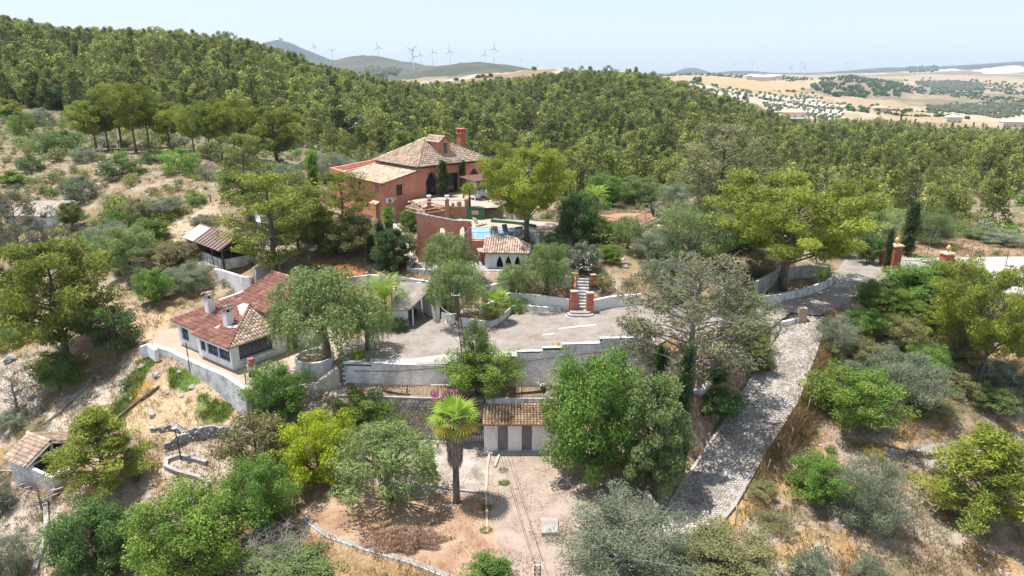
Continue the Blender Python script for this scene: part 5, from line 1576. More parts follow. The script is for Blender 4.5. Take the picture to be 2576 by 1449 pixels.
for i, (dx, dy) in enumerate(((0.6, 0.6), (2.2, 1.1))):
 t = thing("terrace_table", ("white clothed table under the left end of the pergola", "white clothed table under the middle of the pergola")[i], "table", tuple(Vector((-4.6, 84.5, 11.8)) + ha * dx + hb * dy))
 q = MB(); q.lathe([(0.02, .76), (.62, .76), (.66, .3)], (0, 0, 0), 14); q.build("tablecloth", "white_metal", t)
 q = MB(); q.tube([(0, 0, 0), (0, 0, .75)], .05, 6); q.build("leg", "iron", t)
gz0 = Vector((-9.7, 78.0, 10.4))
gb = thing("gazebo_frame", "bare salmon metal gazebo frame beside the brick terrace wall", "gazebo", (-9.9, 77.2, 10.4), 0.75)
cs = [(-1.7, -1.5), (1.7, -1.5), (1.7, 1.5), (-1.7, 1.5)]
for x, y in cs:
 q = MB(); q.bar((x, y, -0.6), (x, y, 2.0), 0.09); q.build("post", "pink_iron", gb)
for i in range(4):
 a, b = cs[i], cs[(i + 1) % 4]
 q = MB(); q.bar((*a, 2.0), (*b, 2.0), 0.07); q.bar((*a, 1.6), (*b, 1.6), 0.05); q.build("rail", "pink_iron", gb)
 q = MB(); q.bar((*a, 2.02), (a[0] * .2, a[1] * .2, 2.55), 0.07); q.bar((a[0] * .2, a[1] * .2, 2.55), (b[0] * .2, b[1] * .2, 2.55), 0.06); q.build("roof_bar", "pink_iron", gb)
q = MB(); run_wall(q, [(-13.3, 81.2, 9.0, 10.6), (-10.4, 79.0, 9.3, 10.9), (-9.2, 77.9, 9.6, 10.9)], 0.05); tag(q.build("screen_fence", "dark_cloth"), "dark mesh screen fence between the villa and the gazebo frame", "fence")
q = MB(); run_wall(q, [(-14.0, 79.6, 8.6, 9.9), (-12.3, 75.5, 8.4, 9.7), (-11.2, 71.0, 8.2, 9.6), (-10.4, 67.6, 8.2, 9.5), (-9.8, 66.0, 8.2, 9.3), (-10.2, 64.2, 8.0, 9.0)], 0.25); tag(q.build("ramp_wall", "white_wash"), "white wall of the ramp curving down left of the red tower", "wall")
q = MB(); run_wall(q, [(-10.2, 64.0, 7.6, 8.9), (-8.0, 63.3, 7.6, 8.9), (-5.5, 62.9, 7.2, 8.8)], 0.2); tag(q.build("court_wall", "white_worn"), "low white edge wall in front of the red tower", "wall")
q = MB(); run_wall(q, [(-16.6, 65.2, 6.4, 7.5), (-14.0, 64.3, 6.4, 8.1), (-11.3, 63.2, 6.4, 8.3), (-8.3, 62.6, 6.4, 8.0), (-7.0, 61.9, 6.4, 8.0)], 0.3); tag(q.build("terrace_bank_wall", "white_stained"), "weathered white wall above the garage roof", "wall")
q = MB(); run_wall(q, [(-3.9, 61.2, 6.8, 8.0), (-2.6, 60.9, 6.8, 8.0), (-1.0, 61.6, 6.8, 8.1), (0.6, 62.6, 7.0, 8.2), (3.0, 62.8, 7.0, 8.3), (5.8, 62.9, 7.0, 8.3)], 0.25); tag(q.build("terrace_bank_wall", "white_wash"), "white upper garden wall behind the short fan palm", "wall")
# ------------------------------------------------------------------ white chapel like annex with pointed arches
an = thing("annex", "white annex with three pointed arches and barrel tile roof", "annex", (-2.65, 64.7, 8.0), -0.06)
q = MB()
wall(q, (0, 0), (4.1, 0), [(0, -0.4), (4.1, -0.4), (4.1, 2.3), (0, 2.3)], [arch(c, 0.62, 0.75, 1.15, 1.9, 10, 1.6) for c in (1.45, 2.3, 3.2)], 0.22)
wall(q, (0, 0.22), (0, 2.9), [(0, -0.4), (2.68, -0.4), (2.68, 2.9), (0, 2.3)], (), -0.22)
wall(q, (4.1, 0.22), (4.1, 2.9), [(0, -0.4), (2.68, -0.4), (2.68, 2.3), (0, 2.3)], (), 0.22)
wall(q, (0, 2.9), (4.1, 2.9), [(0, -0.4), (4.1, -0.4), (4.1, 2.3), (0, 2.9)], (), 0.2)
q.build("wall", "white_wash", an)
q = MB(); q.box((2.1, 0.5, 1.2), (3.7, 0.05, 1.5)); q.build("screen", "dark_opening", an)  # near-black sheet, no real screen: stands for the shade inside the arches
q = MB()
r0_, r1_ = Vector((0.3, 2.7, 3.15)), Vector((2.9, 2.5, 3.1))
a_, b_, c_, d_ = Vector((-0.25, -0.3, 2.28)), Vector((4.35, -0.3, 2.28)), Vector((4.35, 3.1, 2.28)), Vector((-0.25, 3.1, 3.0))
tile_roof(q, [a_, b_, r1_, Vector((-0.2, 2.7, 3.15))], 0.24, 0.4, 0.12)
tile_roof(q, [b_, c_, r1_], 0.24, 0.4, 0.12)
ridge_tiles(q, b_ + Vector((0, 0, .06)), r1_ + Vector((0, 0, .07)), 0.14); ridge_tiles(q, Vector((-0.2, 2.72, 3.22)), r1_ + Vector((0, 0, .07)), 0.14)
q.build("roof_tiles", ["tile_old", "tile_bed"], an, "stuff")
q = MB(); run_wall(q, [(5.7, 64.6, 7.6, 8.9), (6.3, 65.6, 7.6, 9.4), (6.9, 67.2, 8, 10.2), (7.5, 68.6, 8, 10.4)], 0.18); tag(q.build("curved_wall", "white_stained"), "curved bluish white wall rising behind the white flowering shrub", "wall")
q = MB(); run_wall(q, [(3.4, 64.4, 7.4, 8.9), (5.6, 64.5, 7.4, 9.0)], 0.18); tag(q.build("curved_wall", "white_wash"), "white wall behind the oleander right of the pepper tree", "wall")
# ------------------------------------------------------------------ roof terrace building on the right
rt = thing("terrace_house", "white arcaded building with red tiled roof terrace among the trees", "building", (9.8, 77.0, 7.8))
q = MB()
TP = [(0, 0), (3.0, -2.4), (7.3, 3.7), (7.6, 6.6), (0.8, 6.6)]
wall(q, TP[0], TP[1], [(0, 0), (3.84, 0), (3.84, 2.5), (0, 2.5)], (), 0.25)
wall(q, TP[1], TP[2], [(0, 0), (7.46, 0), (7.46, 2.5), (0, 2.5)], [arch(2.0, 1.6, 0.1, 1.2, 2.0, 10, 1.15), arch(4.2, 1.6, 0.1, 1.2, 2.0, 10, 1.15), arch(6.3, 1.4, 0.1, 1.2, 2.0, 10, 1.15)], 0.25)
wall(q, TP[2], TP[3], [(0, 0), (2.9, 0), (2.9, 2.5), (0, 2.5)], (), 0.25)
q.build("wall", "white_wash", rt)
q = MB(); q.slab([(x, y, 2.62) for x, y in TP], 0.14); q.build("terrace_floor", "terracotta", rt)
q = MB(); pa, pb = Vector((3.25, -2.6, 2.3)), Vector((7.7, 3.6, 2.3))
dn = Vector((0.82, -0.57, 0))
tile_roof(q, [pa + dn * .35, pb + dn * .35, pb - dn * .3 + Vector((0, 0, .38)), pa - dn * .3 + Vector((0, 0, .38))], 0.24, 0.4, 0.11); q.build("eave_tiles", ["tile_old", "tile_bed"], rt, "stuff")
railing("terrace_railing", "dark railing round the red roof terrace among the trees", [(9.9, 77.0, 10.43), (12.7, 74.8, 10.43)], 0.95, 0.15, "iron")
railing("terrace_railing", "railing along the back and right of the red roof terrace", [(12.9, 74.9, 10.43), (17.0, 80.6, 10.43), (17.2, 83.4, 10.43), (11.0, 83.4, 10.43)], 1.0, 0.16, "iron")
# ------------------------------------------------------------------ timber shed with bare rafters
E0 = Vector((-36.3, 74.2, 7.6))
ts = thing("timber_shed", "timber shed with bare roof battens and one white roof sheet", "shed", (-36.2, 74.1, 7.6), math.atan2(-6.2, 6.5))
LS, HS, RS = 9.0, 2.0, 3.15
for i, (x, y) in enumerate(((2.6, 0.1), (8.6, 0.1), (6.3, 0.05), (8.6, 3.4), (2.6, 3.4))):
 q = MB(); q.box((x, y, HS / 2), (0.16, 0.16, HS)); q.build("post", "brown_wood", ts)
q = MB()
wall(q, (0.1, 0.0), (2.5, 0.0), [(0, -.2), (2.4, -.2), (2.4, HS), (0, HS)], (), 0.2)
wall(q, (0.1, 3.5), (0.1, 0.2), [(0, -.2), (3.3, -.2), (3.3, HS), (1.6, RS - .1), (0, HS)], (), 0.2)
wall(q, (2.7, 0.02), (8.5, 0.02), [(0, -.2), (5.8, -.2), (5.8, 0.9), (0, 0.95)], (), 0.18)
wall(q, (8.55, 0.3), (8.55, 3.3), [(0, -.2), (3.0, -.2), (3.0, 0.9), (0, 0.9)], (), 0.18)
q.build("wall", "white_worn", ts)
q = MB(); q.box((4.4, 3.5, 1.0), (8.6, 0.12, 2.0)); q.build("back_boards", "brown_wood", ts)
q = MB(); q.slab([(-.2, -.35, HS), (2.5, -.35, HS), (2.5, 1.75, RS), (-.2, 1.75, RS)], 0.05); q.build("white_sheet", "fibro_white", ts)
q = MB(); q.slab([(2.52, -.35, HS - .02), (LS, -.35, HS - .02), (LS, 1.75, RS - .02), (2.52, 1.75, RS - .02)], 0.05); q.slab([(-.2, 3.9, HS), (-.2, 1.78, RS - .03), (LS, 1.78, RS - .03), (LS, 3.9, HS)], 0.05); q.build("roof_boards", "shed_boards", ts)
pmh = None
for i in range(9):
 x = 2.75 + i * 0.74
 q = MB(); q.bar((x, -.4, HS + .03), (x + rnd.uniform(-.1, .1), 1.75, RS + .03), 0.1); q.build("batten", "batten_wood", ts)
q = MB(); q.bar((LS - .1, -.3, HS), (LS - .1, 1.75, RS), .12); q.bar((LS - .1, 3.8, HS), (LS - .1, 1.75, RS), .12); q.bar((LS - .1, -.2, HS), (LS - .1, 3.7, HS), .12); q.bar((LS - .1, 1.75, HS), (LS - .1, 1.75, RS), .1); q.build("truss", "brown_wood", ts)
q = MB(); q.bar((-.2, 1.75, RS + .04), (LS, 1.75, RS + .04), .1); q.build("ridge_beam", "tile_red", ts)
t = thing("rope_fence", "thin leaning post fence in front of the timber shed", "fence", (-35, 71, 7.6))
for i in range(7):
 p = W(505 + i * 9, 668 + i * 3, 7.4); q = MB(); q.tube([(0, 0, -.2), (rnd.uniform(-.1, .1), 0, 1.5)], .03, 5); o = q.build("post", "iron", t); o.location = p - t.location
cr = thing("crate", "orange plastic crate behind the timber shed", "crate", tuple(W(683 - 16, 598, 8.6)), .2)
q = MB(); q.box((0, 0, .04), (1.2, .8, .06))
for y in (-.38, .38):
 for z in (.18, .36, .54): q.box((0, y, z), (1.2, .04, .11))
for x in (-.58, .58):
 for z in (.18, .36, .54): q.box((x, 0, z), (.04, .8, .11))
q.build("slats", "orange_plastic", cr)
def uvwall(pts, th, mat, label, name="garden_wall", cat="wall", down=0.8, cap=None):
 q = MB()
 P = []
 for (u, v, z, h) in pts:
  p = W(u, v, z)
  P.append((p.x, p.y, z - down, z + h))
 run_wall(q, P, th, 0, cap)
 return tag(q.build(name, mat), label, cat)
uvwall([(543, 692, 7.2, .7), (560, 697, 7.2, .75), (585, 706, 7.1, .8), (612, 716, 7.0, .85), (632, 718, 7.0, .85)], 0.3, "white_wash", "low curving white wall in front of the timber shed", down=1.2)
uvwall([(640, 705, 7.3, 0.5), (700, 687, 7.3, .55), (775, 659, 7.4, .55), (800, 659, 7.4, .5), (850, 672, 7.3, .5), (925, 697, 7.2, .5)], 0.25, "white_wash", "lower white garden wall with a bend above the red cottage roof", down=1.0)
uvwall([(640, 698, 7.8, 1.0), (700, 670, 7.9, 1.0), (795, 632, 8.1, 1.0)], 0.2, "pale_roof", "long straight pale grey wall stepping behind the lower white wall", down=.6)
uvwall([(655, 590, 8.8, 1.0), (690, 602, 8.7, .9), (735, 620, 8.6, .9), (770, 635, 8.5, .9)], 0.25, "white_stained", "old white wall running behind the timber shed under the pines", down=.6)
uvwall([(652, 585, 8.9, 2.2), (655, 600, 8.7, 1.8)], 0.5, "stone_grey", "stub of dark stone wall with stepped top behind the timber shed", "stone_stub", "wall", .6)
fr = thing("ruined_hut", "roofless looking grey hut with sheet roof on the scrub slope at far left", "hut", tuple(W(120, 562, 8.0)), .1)
q = MB(); wall(q, (-4.3, -.6), (1.5, -1.6), [(0, -.8), (5.8, -.8), (5.8, 1.3), (0, 1.3)], [rect(.6, 2.6, -.1, .9)], .3); wall(q, (1.6, -1.5), (2.6, 2.8), [(0, -.8), (4.4, -.8), (4.4, 2.3), (0, 1.3)], (), .3); q.build("wall", "white_worn", fr)
q = MB()
for i in range(14):
 a = i / 14; b = (i + .8) / 14
 A_, B_, C_, D_ = Vector((-4.7, -.9, 1.3)), Vector((1.4, -1.9, 1.3)), Vector((2.6, 2.9, 2.5)), Vector((-3.9, 3.4, 2.5))
 q.slab([A_.lerp(B_, a), A_.lerp(B_, b), D_.lerp(C_, b), D_.lerp(C_, a)], .05, 0, rnd.random())
q.slab([A_ - Vector((0, 0, .05)), B_ - Vector((0, 0, .05)), C_ - Vector((0, 0, .05)), D_ - Vector((0, 0, .05))], .04, 0); q.build("roof_sheets", "fibro", fr)
uvwall([(140, 575, 7.6, .5), (240, 560, 7.8, .5)], .4, "white_worn", "low broken wall beside the grey hut on the scrub slope")
# ------------------------------------------------------------------ small ruin at lower left
ru = thing("ruined_shed", "small ruined shed with tiled roof and open walled yard at lower left", "shed", (-38.9, 46.35, -3.0), math.atan2(-1.3, 2.75))
q = MB()
wall(q, (0, 0), (5.2, 0), [(0, -.6), (5.2, -.6), (5.2, 1.25), (2.7, 1.4), (2.55, 1.75), (0, 1.75)], (), .25)
wall(q, (5.2, .25), (5.2, 2.6), [(0, -.6), (2.35, -.6), (2.35, 1.25), (0, 1.25)], (), .25)
wall(q, (0, .25), (0, 3.6), [(0, -.6), (3.35, -.6), (3.35, 1.75), (1.67, 2.65), (0, 1.75)], (), -.25)
wall(q, (0, 3.6), (3.4, 3.6), [(0, -.6), (3.4, -.6), (3.4, 1.7), (0, 1.75)], (), -.25)
q.build("wall", "white_worn", ru)
q = MB(); q.slab([(.2, .2, .05), (5.0, .2, .05), (5.0, 3.4, .05), (.2, 3.4, .05)], .1); q.build("floor", "mortar_pale", ru)
q = MB(); tile_roof(q, [Vector((-.25, -.3, 1.68)), Vector((2.6, -.3, 1.68)), Vector((2.6, 1.8, 2.75)), Vector((-.25, 1.8, 2.75))], .22, .36, .1)
tile_roof(q, [Vector((3.0, 4.1, 1.75)), Vector((-.25, 4.1, 1.75)), Vector((-.25, 1.82, 2.75)), Vector((2.6, 1.82, 2.75))], .22, .36, .1)
ridge_tiles(q, (-.25, 1.8, 2.83), (2.6, 1.8, 2.83), .15); q.build("roof_tiles", ["tile_old", "tile_bed"], ru, "stuff")
q = MB()
for a, b in (((2.65, -.25, 1.6), (2.65, 1.8, 2.66)), ((2.9, 4.0, 1.66), (2.65, 1.8, 2.66)), ((2.65, -.2, 1.62), (2.8, 3.9, 1.7)), ((2.65, 1.8, 1.7), (2.65, 1.8, 2.6)), ((2.66, 1.75, 1.75), (2.75, 2.9, 2.15)), ((2.65, 1.75, 1.75), (2.65, .8, 2.05))):
 q.bar(a, b, .14)
q.build("truss", "grey_wood", ru)
q = MB(); q.box((4.5, 1.2, .55), (1.1, .08, .8), .3); tag(child_at(q.build("panel", "white_wash", None), ru) if False else q.build("panel", "white_wash", ru), None)
for i, (u, v, rz) in enumerate(((85, 1222, .5), (150, 1238, .9), (40, 1185, .2))):
 p = hit(u, v); q = MB()
 for k_ in range(5): q.box((rnd.uniform(-.5, .5), rnd.uniform(-.4, .4), .06 + k_ * .07), (1.5, .14, .07), rz + rnd.uniform(-.3, .3), 0, rnd.random())
 o = q.build("plank_pile", "grey_wood"); o.location = p
 tag(o, ("loose grey planks lying before the ruined shed", "old grey timbers beside the corner of the ruined shed", "planks dropped at the left foot of the ruined shed")[i], "planks", "planks round the ruined shed")
# ------------------------------------------------------------------ gate
def rough_pier(label, p, w, h, fin=True):
 t = thing("gate_pillar", label, "pillar", p, 0.2, "red gate pillars")
 q = MB(); q.box((0, 0, h / 2 - .1), (w - .08, w - .08, h + .2)); q.build("core", "red_render", t)
 q = MB()
 for r in range(int(h / .22)):
  for s_ in range(4):
   x = -w / 2
   while x < w / 2 - .05:
    l = min(rnd.uniform(.18, .36), w / 2 - x)
    c = Vector((x + l / 2, -w / 2 + rnd.uniform(-.0, .03), r * .22 + .11)); c.rotate(Matrix.Rotation(s_ * math.pi / 2, 3, "Z"))
    q.box(c, (l - .02, .07, .195), s_ * math.pi / 2, 0, rnd.random()); x += l
 q.build("stonework", "red_brick", t, "stuff")
 if fin:
  q = MB(); q.box((0, 0, h + .06), (w + .22, w + .22, .12)); q.box((0, 0, h + .16), (w + .05, w + .05, .08)); q.build("cap", "cream_cap", t)
  q = MB(); q.lathe([(.02, .2), (.17, .2), (.1, .3), (.08, .38), (.2, .5), (.24, .66), (.16, .86), (.08, .98), (.01, 1.04)], (0, 0, h), 14); q.build("finial", "yellow_stone", t)
rough_pier("tall red stone gate pillar with yellow finial next to the slim cypress", (42.0, 72.5, 6.05), .95, 2.9)
rough_pier("red stone gate pillar with yellow finial partly behind the dark hedge", (46.9, 71.2, 5.9), .95, 2.5)
rough_pier("thin capless red pillar left of the slim cypress at the gate", (41.6, 74.1, 6.05), .45, 2.1, False)
q = MB()
cvs = [(47.4, 71.0, 5.2, 8.0), (47.7, 70.7, 5.2, 7.75), (48.0, 70.3, 5.2, 7.5), (48.4, 69.9, 5.2, 7.38), (48.9, 69.5, 5.2, 7.36), (49.3, 69.2, 5.2, 7.35)]
run_wall(q, cvs, .5); tag(q.build("gate_wall", "red_brick"), "red wall sweeping down in a curve right of the gate", "wall")
gt = thing("gate", "grey iron bar gate between the red pillars", "gate", (42.6, 72.6, 6.0), math.atan2(-1.0, 3.9))
q = MB(); q.tube([(0, 0, .2), (4.0, 0, .2)], .03, 5); q.build("bottom_rail", "iron", gt)
q = MB(); q.tube([(0, 0, 1.35), (4.0, 0, 1.35)], .03, 5); q.build("top_rail", "iron", gt)
qm = MB(); qm.tube([(0, 0, .1), (0, 0, 1.75)], .016, 4); bmh = qm.mesh("bar", "iron")
for i in range(28):
 link("bar", bmh, gt).location = (0.07 + i * .142, 0, 0)
q = MB(); q.box((41.9, 73.4, 7.05), (.3, 1.2, 2.1), .2); tag(q.build("gate_wall", "red_render"), "short red wall between the two left gate pillars", "wall")
q = MB(); pc = W(2223, 683, 6.1); q.lathe([(.5, 0), (.62, .28), (.5, .28), (.45, .2), (.02, .2)], (pc.x, pc.y, pc.z), 16); tag(q.build("planter", "yellow_stone"), "round ochre planter under the slim cypress by the gate", "planter")
uvwall([(2120, 662, 6.1, .25), (2160, 668, 6.1, .25), (2215, 679, 6.1, .25)], .2, "old_concrete", "low kerb along the far side of the drive left of the gate", "kerb", "kerb", .3)
q = MB()
dw = [(22.9, 60.7, 5.6, 6.95), (25.6, 61.6, 5.7, 7.0), (28.4, 63.0, 5.8, 7.1), (31.0, 65.0, 5.8, 7.15), (32.9, 66.9, 5.8, 7.15), (33.3, 68.6, 5.8, 7.15)]
run_wall(q, dw, .22); tag(q.build("drive_wall", "white_stained"), "long curving whitewashed planter wall beside the shaded drive", "wall")
uvwall([(1900, 730, 6.9, .9), (1960, 700, 7.0, 1.0), (2030, 690, 7.0, 1.0), (2085, 690, 6.9, .8)], .35, "stone_grey", "low dark stone wall behind the planter under the umbrella pine", "stone_wall", "wall", .8)
q = MB(); p = W(2015, 806, 6.0); q.prism([(p.x - .35, p.y - .25), (p.x + .35, p.y - .25), (p.x + .3, p.y + .25), (p.x - .3, p.y + .25)], 5.7, 7.2)
tag(q.build("marker_stone", "terracotta_pale"), "upright rounded stone at the top end of the stone path", "stone")
uvwall([(1950, 835, 5.2, .9), (1975, 828, 5.4, .8), (2010, 812, 5.8, .5)], .25, "white_stained", "whitewashed wall end beside the top of the stone path", down=.9)
wf = thing("wire_fence", "rusty wire fence with thin posts beyond the gate", "fence", (36, 84, 5))
fp = [W(u, v, 5.3) for u, v in ((2085, 636), (2148, 645), (2235, 652), (2328, 662), (2436, 672), (2525, 685), (2600, 697))]
fp = [Vector((p.x, p.y, G(p.x, p.y))) for p in fp]
for p in fp:
 q = MB(); q.tube([(0, 0, -.2), (0, 0, 2.1)], .035, 5); o = q.build("post", "rust_iron", wf); o.location = p - wf.location
for hh in (.4, 1.0, 1.5, 2.0):
 q = MB(); q.tube([p - wf.location + Vector((0, 0, hh)) for p in fp], .008, 4); q.build("wire", "rust_iron", wf)
pf = thing("path_fence", "leaning thin posts with wire along the right edge of the stone path", "fence", (19, 43, 1))
for i, (u, v, h_) in enumerate(((2028, 1040, 1.2), (2040, 985, 1.1), (1985, 1110, 1.1), (1955, 1145, 1.0), (1925, 1190, 1.1), (1868, 1255, 1.3), (1850, 1320, 1.4), (1788, 1390, 1.3))):
 p = hit(u, v); q = MB(); q.tube([(0, 0, -.2), (rnd.uniform(-.12, .2), rnd.uniform(-.1, .1), h_)], .035, 5); o = q.build("post", "grey_wood", pf); o.location = p - pf.location
# ------------------------------------------------------------------ masts, wires, lamp
def lattice(name, label, base, top, w0, w1, mat="rust_iron", n=14):
 t = thing(name, label, "mast", base)
 d = Vector(top) - Vector(base)
 cs = [Vector((a, b, 0)) for a, b in ((-1, -1), (1, -1), (1, 1), (-1, 1))]
 for c in cs:
  q = MB(); q.bar(c * w0 / 2, d + c * w1 / 2, .035); q.build("leg", mat, t)
 q = MB()
 for i in range(n):
  f, g2 = i / n, (i + 1) / n
  for j in range(4):
   a, b = cs[j], cs[(j + 1) % 4]
   wa, wb = (w0 + (w1 - w0) * f) / 2, (w0 + (w1 - w0) * g2) / 2
   q.bar(d * f + a * wa, d * g2 + b * wb, .018); q.bar(d * f + a * wa, d * f + b * wa, .018)
 q.build("bracing", mat, t)
 q = MB(); q.bar(d + Vector((-.35, 0, -.1)), d + Vector((.35, 0, -.1)), .04)
 for x in (-.3, .3): q.lathe([(.01, 0), (.05, .02), (.03, .06), (.05, .1), (.01, .14)], (d.x + x, d.y, d.z - .06), 8)
 q.build("cross_arm", "white_metal", t)
 return Vector(top)
m1 = lattice("lattice_mast", "rusty lattice mast standing at the front of the parking area", (-3.85, 50.6, 5.5), tuple(D(1146, 740, 50.6)), .34, .2)
bp_ = D(1352, 1417, 29.5)
m2 = lattice("lattice_mast", "top of a dark lattice mast at the bottom edge of the picture", (bp_.x, bp_.y, G(bp_.x, bp_.y)), tuple(bp_), .3, .28, "iron", 10)
def wire(label, a, b, sag, r=.012, mat="iron"):
 q = MB(); a, b = Vector(a), Vector(b)
 q.tube([a.lerp(b, t) - Vector((0, 0, sag * 4 * t * (1 - t))) for t in np.linspace(0, 1, 15)], r, 4)
 tag(q.build("overhead_wire", mat), label, "wire")
wire("upper overhead wire running from the rusty mast to the dark mast", m1 + Vector((.3, 0, 0)), m2 + Vector((.3, 0, 0)), .6)
wire("lower overhead wire sagging from the shed roof to the dark mast", (-1.9, 46.6, 3.3), m2 + Vector((-.2, 0, 0)), .35)
wire("white cable looping from the pepper tree to the rusty mast", D(1080, 740, 60) + Vector((0, 0, 1.0)), m1 - Vector((0, 0, 1.6)), .9, .02, "white_metal")
lp = hit(456, 1157); lh = D(443, 1076, lp.y).z - lp.z
t = thing("lamp_post", "dark lamp post with white shade beside the dry stone wall", "lamp post", tuple(lp))
q = MB(); q.tube([(0, 0, -.2), (-.05, 0, lh * .5), (-.1, 0, lh)], [.05, .045, .04], 7); q.build("pole", "brown_wood", t)
q = MB(); q.lathe([(.05, .14), (.2, .02), (.22, -.02), (.02, -.01)], (-.1, 0, lh), 12); q.build("lamp_shade", "white_metal", t)
# ------------------------------------------------------------------ dry stone walls on the left slope
def drystone(label, pts, h, s, limit=150, mat="stone_grey"):
 P = [Vector(p).to_2d() for p in pts]
 t = thing("dry_stone_wall", label, "wall", (P[0].x, P[0].y, 0))
 q = MB(); run_wall(q, [(p.x - P[0].x, p.y - P[0].y + .25, G(p.x, p.y - .5) - .5, G(p.x, p.y - .5) + hh - .05) for p, hh in zip(P, h)], .4); q.build("core", "mortar_dark", t)
 for i in range(len(P) - 1):
  a, b = P[i], P[i + 1]
  e = (b - a).normalized(); n_ = Vector((e.y, -e.x)); L = (b - a).length
  za, zb = G(a.x, a.y - .5), G(b.x, b.y - .5)
  pts_ = jitter(0, L, -.1, max(h[i], h[i + 1]), s, lambda u_, w_: w_ < h[i] + (h[i + 1] - h[i]) * u_ / L, .34)
  stones(t, voronoi(pts_, s), lambda u_, w_, c: tuple((a + e * u_ + n_ * (c + 0.0) - P[0]).to_3d() + Vector((0, .06, za + (zb - za) * min(max(u_ / L, 0), 1) + w_))), .02, .13, mat, limit=limit)
drystone("grey dry stone terrace wall behind the lamp post", [(-25.95, 45.2), (-24.2, 45.5), (-22.4, 45.5), (-20.6, 45.2)], [.7, 1.15, 1.25, 1.2], .24, 120)
a_, b_ = hit(385, 1085), hit(480, 1100)
drystone("short upper dry stone wall on the straw slope", [(a_.x, a_.y), ((a_.x + b_.x) / 2, (a_.y + b_.y) / 2 + .3), (b_.x, b_.y)], [.5, .7, .4], .24, 80)
a_, b_, c__ = hit(2190, 1138), hit(2330, 1150), hit(2570, 1150)
drystone("low broken white stone wall across the dry slope at right", [(a_.x, a_.y), (b_.x, b_.y), (c__.x, c__.y)], [.45, .6, .6], .3, 140, "stone_pale")
def lowwall(uv, h, th, mat, label, name="low_wall", cat="wall"):
 q = MB(); P = [hit(u, v) for u, v in uv]
 run_wall(q, [(p.x, p.y, p.z - .5, p.z + h) for p in P], th)
 return tag(q.build(name, mat), label, cat)
lowwall([(520, 1168), (455, 1150), (420, 1160), (418, 1178), (450, 1192), (500, 1205), (524, 1220), (518, 1236), (490, 1246)], .28, .28, "old_concrete", "winding low block edging below the lamp post")
lowwall([(425, 1290), (430, 1270), (450, 1252), (480, 1245)], .3, .3, "stone_grey", "short curve of stone edging left of the big green shrubs")
lowwall([(115, 1262), (118, 1320), (108, 1380), (88, 1440)], .3, .3, "old_concrete", "straight low wall running down the slope below the ruined shed")
lowwall([(270, 1075), (300, 1050), (350, 1010), (400, 975)], .2, .25, "bark", "fallen log lying on the slope below the leaning pine", "fallen_log", "log")
lowwall([(100, 1075), (150, 1040), (180, 1010), (235, 960)], .15, .25, "bark_grey", "long grey timber edging on the slope at left", "timber_edging", "timber")
q = MB()
yw = [(-13.2, 37.0), (-11.2, 35.2), (-8.6, 34.0), (-5.6, 32.8), (-3.1, 31.4), (-1.6, 28)]
run_wall(q, [(x, y, -1.6, .12) for x, y in yw], .34, 0); yard_wall = tag(q.build("yard_wall", "mortar_pale"), "low curved block wall edging the yard at the bottom", "wall")
for i in range(len(yw) - 1):
 a, b = Vector(yw[i]), Vector(yw[i + 1]); L = (b - a).length; e = (b - a).normalized(); n_ = int(L / .36)
 nn = Vector((e.y, -e.x)) if e.x > 0 else Vector((-e.y, e.x))
 for j in range(n_):
  for r in range(3):
   c = a + e * ((j + (.5 if r % 2 else .25)) * L / n_) + nn * .17
   q = MB(); q.box((0, 0, 0), (.34, .06, .18), 0, 0, rnd.random())
   if r == 0 and i == 0 and j == 0: pass
   o = q.build("block", "concrete_block", yard_wall); o.location = (c.x, c.y, .03 - r * .2); o.rotation_euler = (0, 0, math.atan2(e.y, e.x))
 q = MB()
uvwall([(1232, 1133, 0, .1), (1225, 1180, 0, .1), (1222, 1246, 0, .1), (1226, 1340, 0, .1)], .16, "terracotta_pale", "thin brick edging running down the yard from the shed corner", "edging", "edging", .1)
uvwall([(1085, 1225, 0, .14), (1150, 1235, 0, .14), (1228, 1243, 0, .14)], .16, "old_concrete", "concrete kerb behind the fan palm trunk", "kerb", "kerb", .1)
q = MB(); p = W(1383, 1342, 0); q.box((p.x, p.y + .5, .12), (1.05, 1.5, .26)); tag(q.build("hatch", "old_concrete"), "square concrete hatch slab in the yard", "slab")
q = MB(); p = W(1300, 1190, 0)
for i in range(9): q.tube([(p.x - 4.9 + i * .15, p.y + 1.7, 0), (p.x - 4.9 + i * .15, p.y + 1.7, .42)], .06, 7)
p = W(1205, 1115, 0)
q = MB()
for i in range(8): q.tube([(p.x - 1.1 + i * .2, p.y + .2, 0), (p.x - 1.1 + i * .2, p.y + .2, .55)], .075, 7)
tag(q.build("tube_row", "white_worn"), "row of short white tubes standing at the foot of the rubble wall", "tubes")
for i, (u, v, u2, v2) in enumerate(((1532, 1205, 1552, 1312), (1545, 1200, 1572, 1308))):
 a, b = W(u, v, .8), W(u2, v2, .15)
 q = MB(); q.bar(a, b, .2); tag(q.build("beam", "old_concrete"), ("left concrete beam lying under the big broad tree", "right concrete beam lying under the big broad tree")[i], "beam", "beams under the broad tree")
uvwall([(1622, 1262, .1, .9), (1650, 1300, 0, .8)], .25, "grey_wood", "broken timber panel between the bushy conifer and the stone path", "panel_fence", "fence", .3)
q = MB(); a, b = D(735, 1075, 45.8), D(765, 1075, 45.8)
q.box((a.x, 46.2, .9), (1.2, 1.4, 3.0), .2); tag(q.build("water_tank", "stone_grey"), "dark stained concrete tank against the rubble wall left of the lime green tree", "tank")
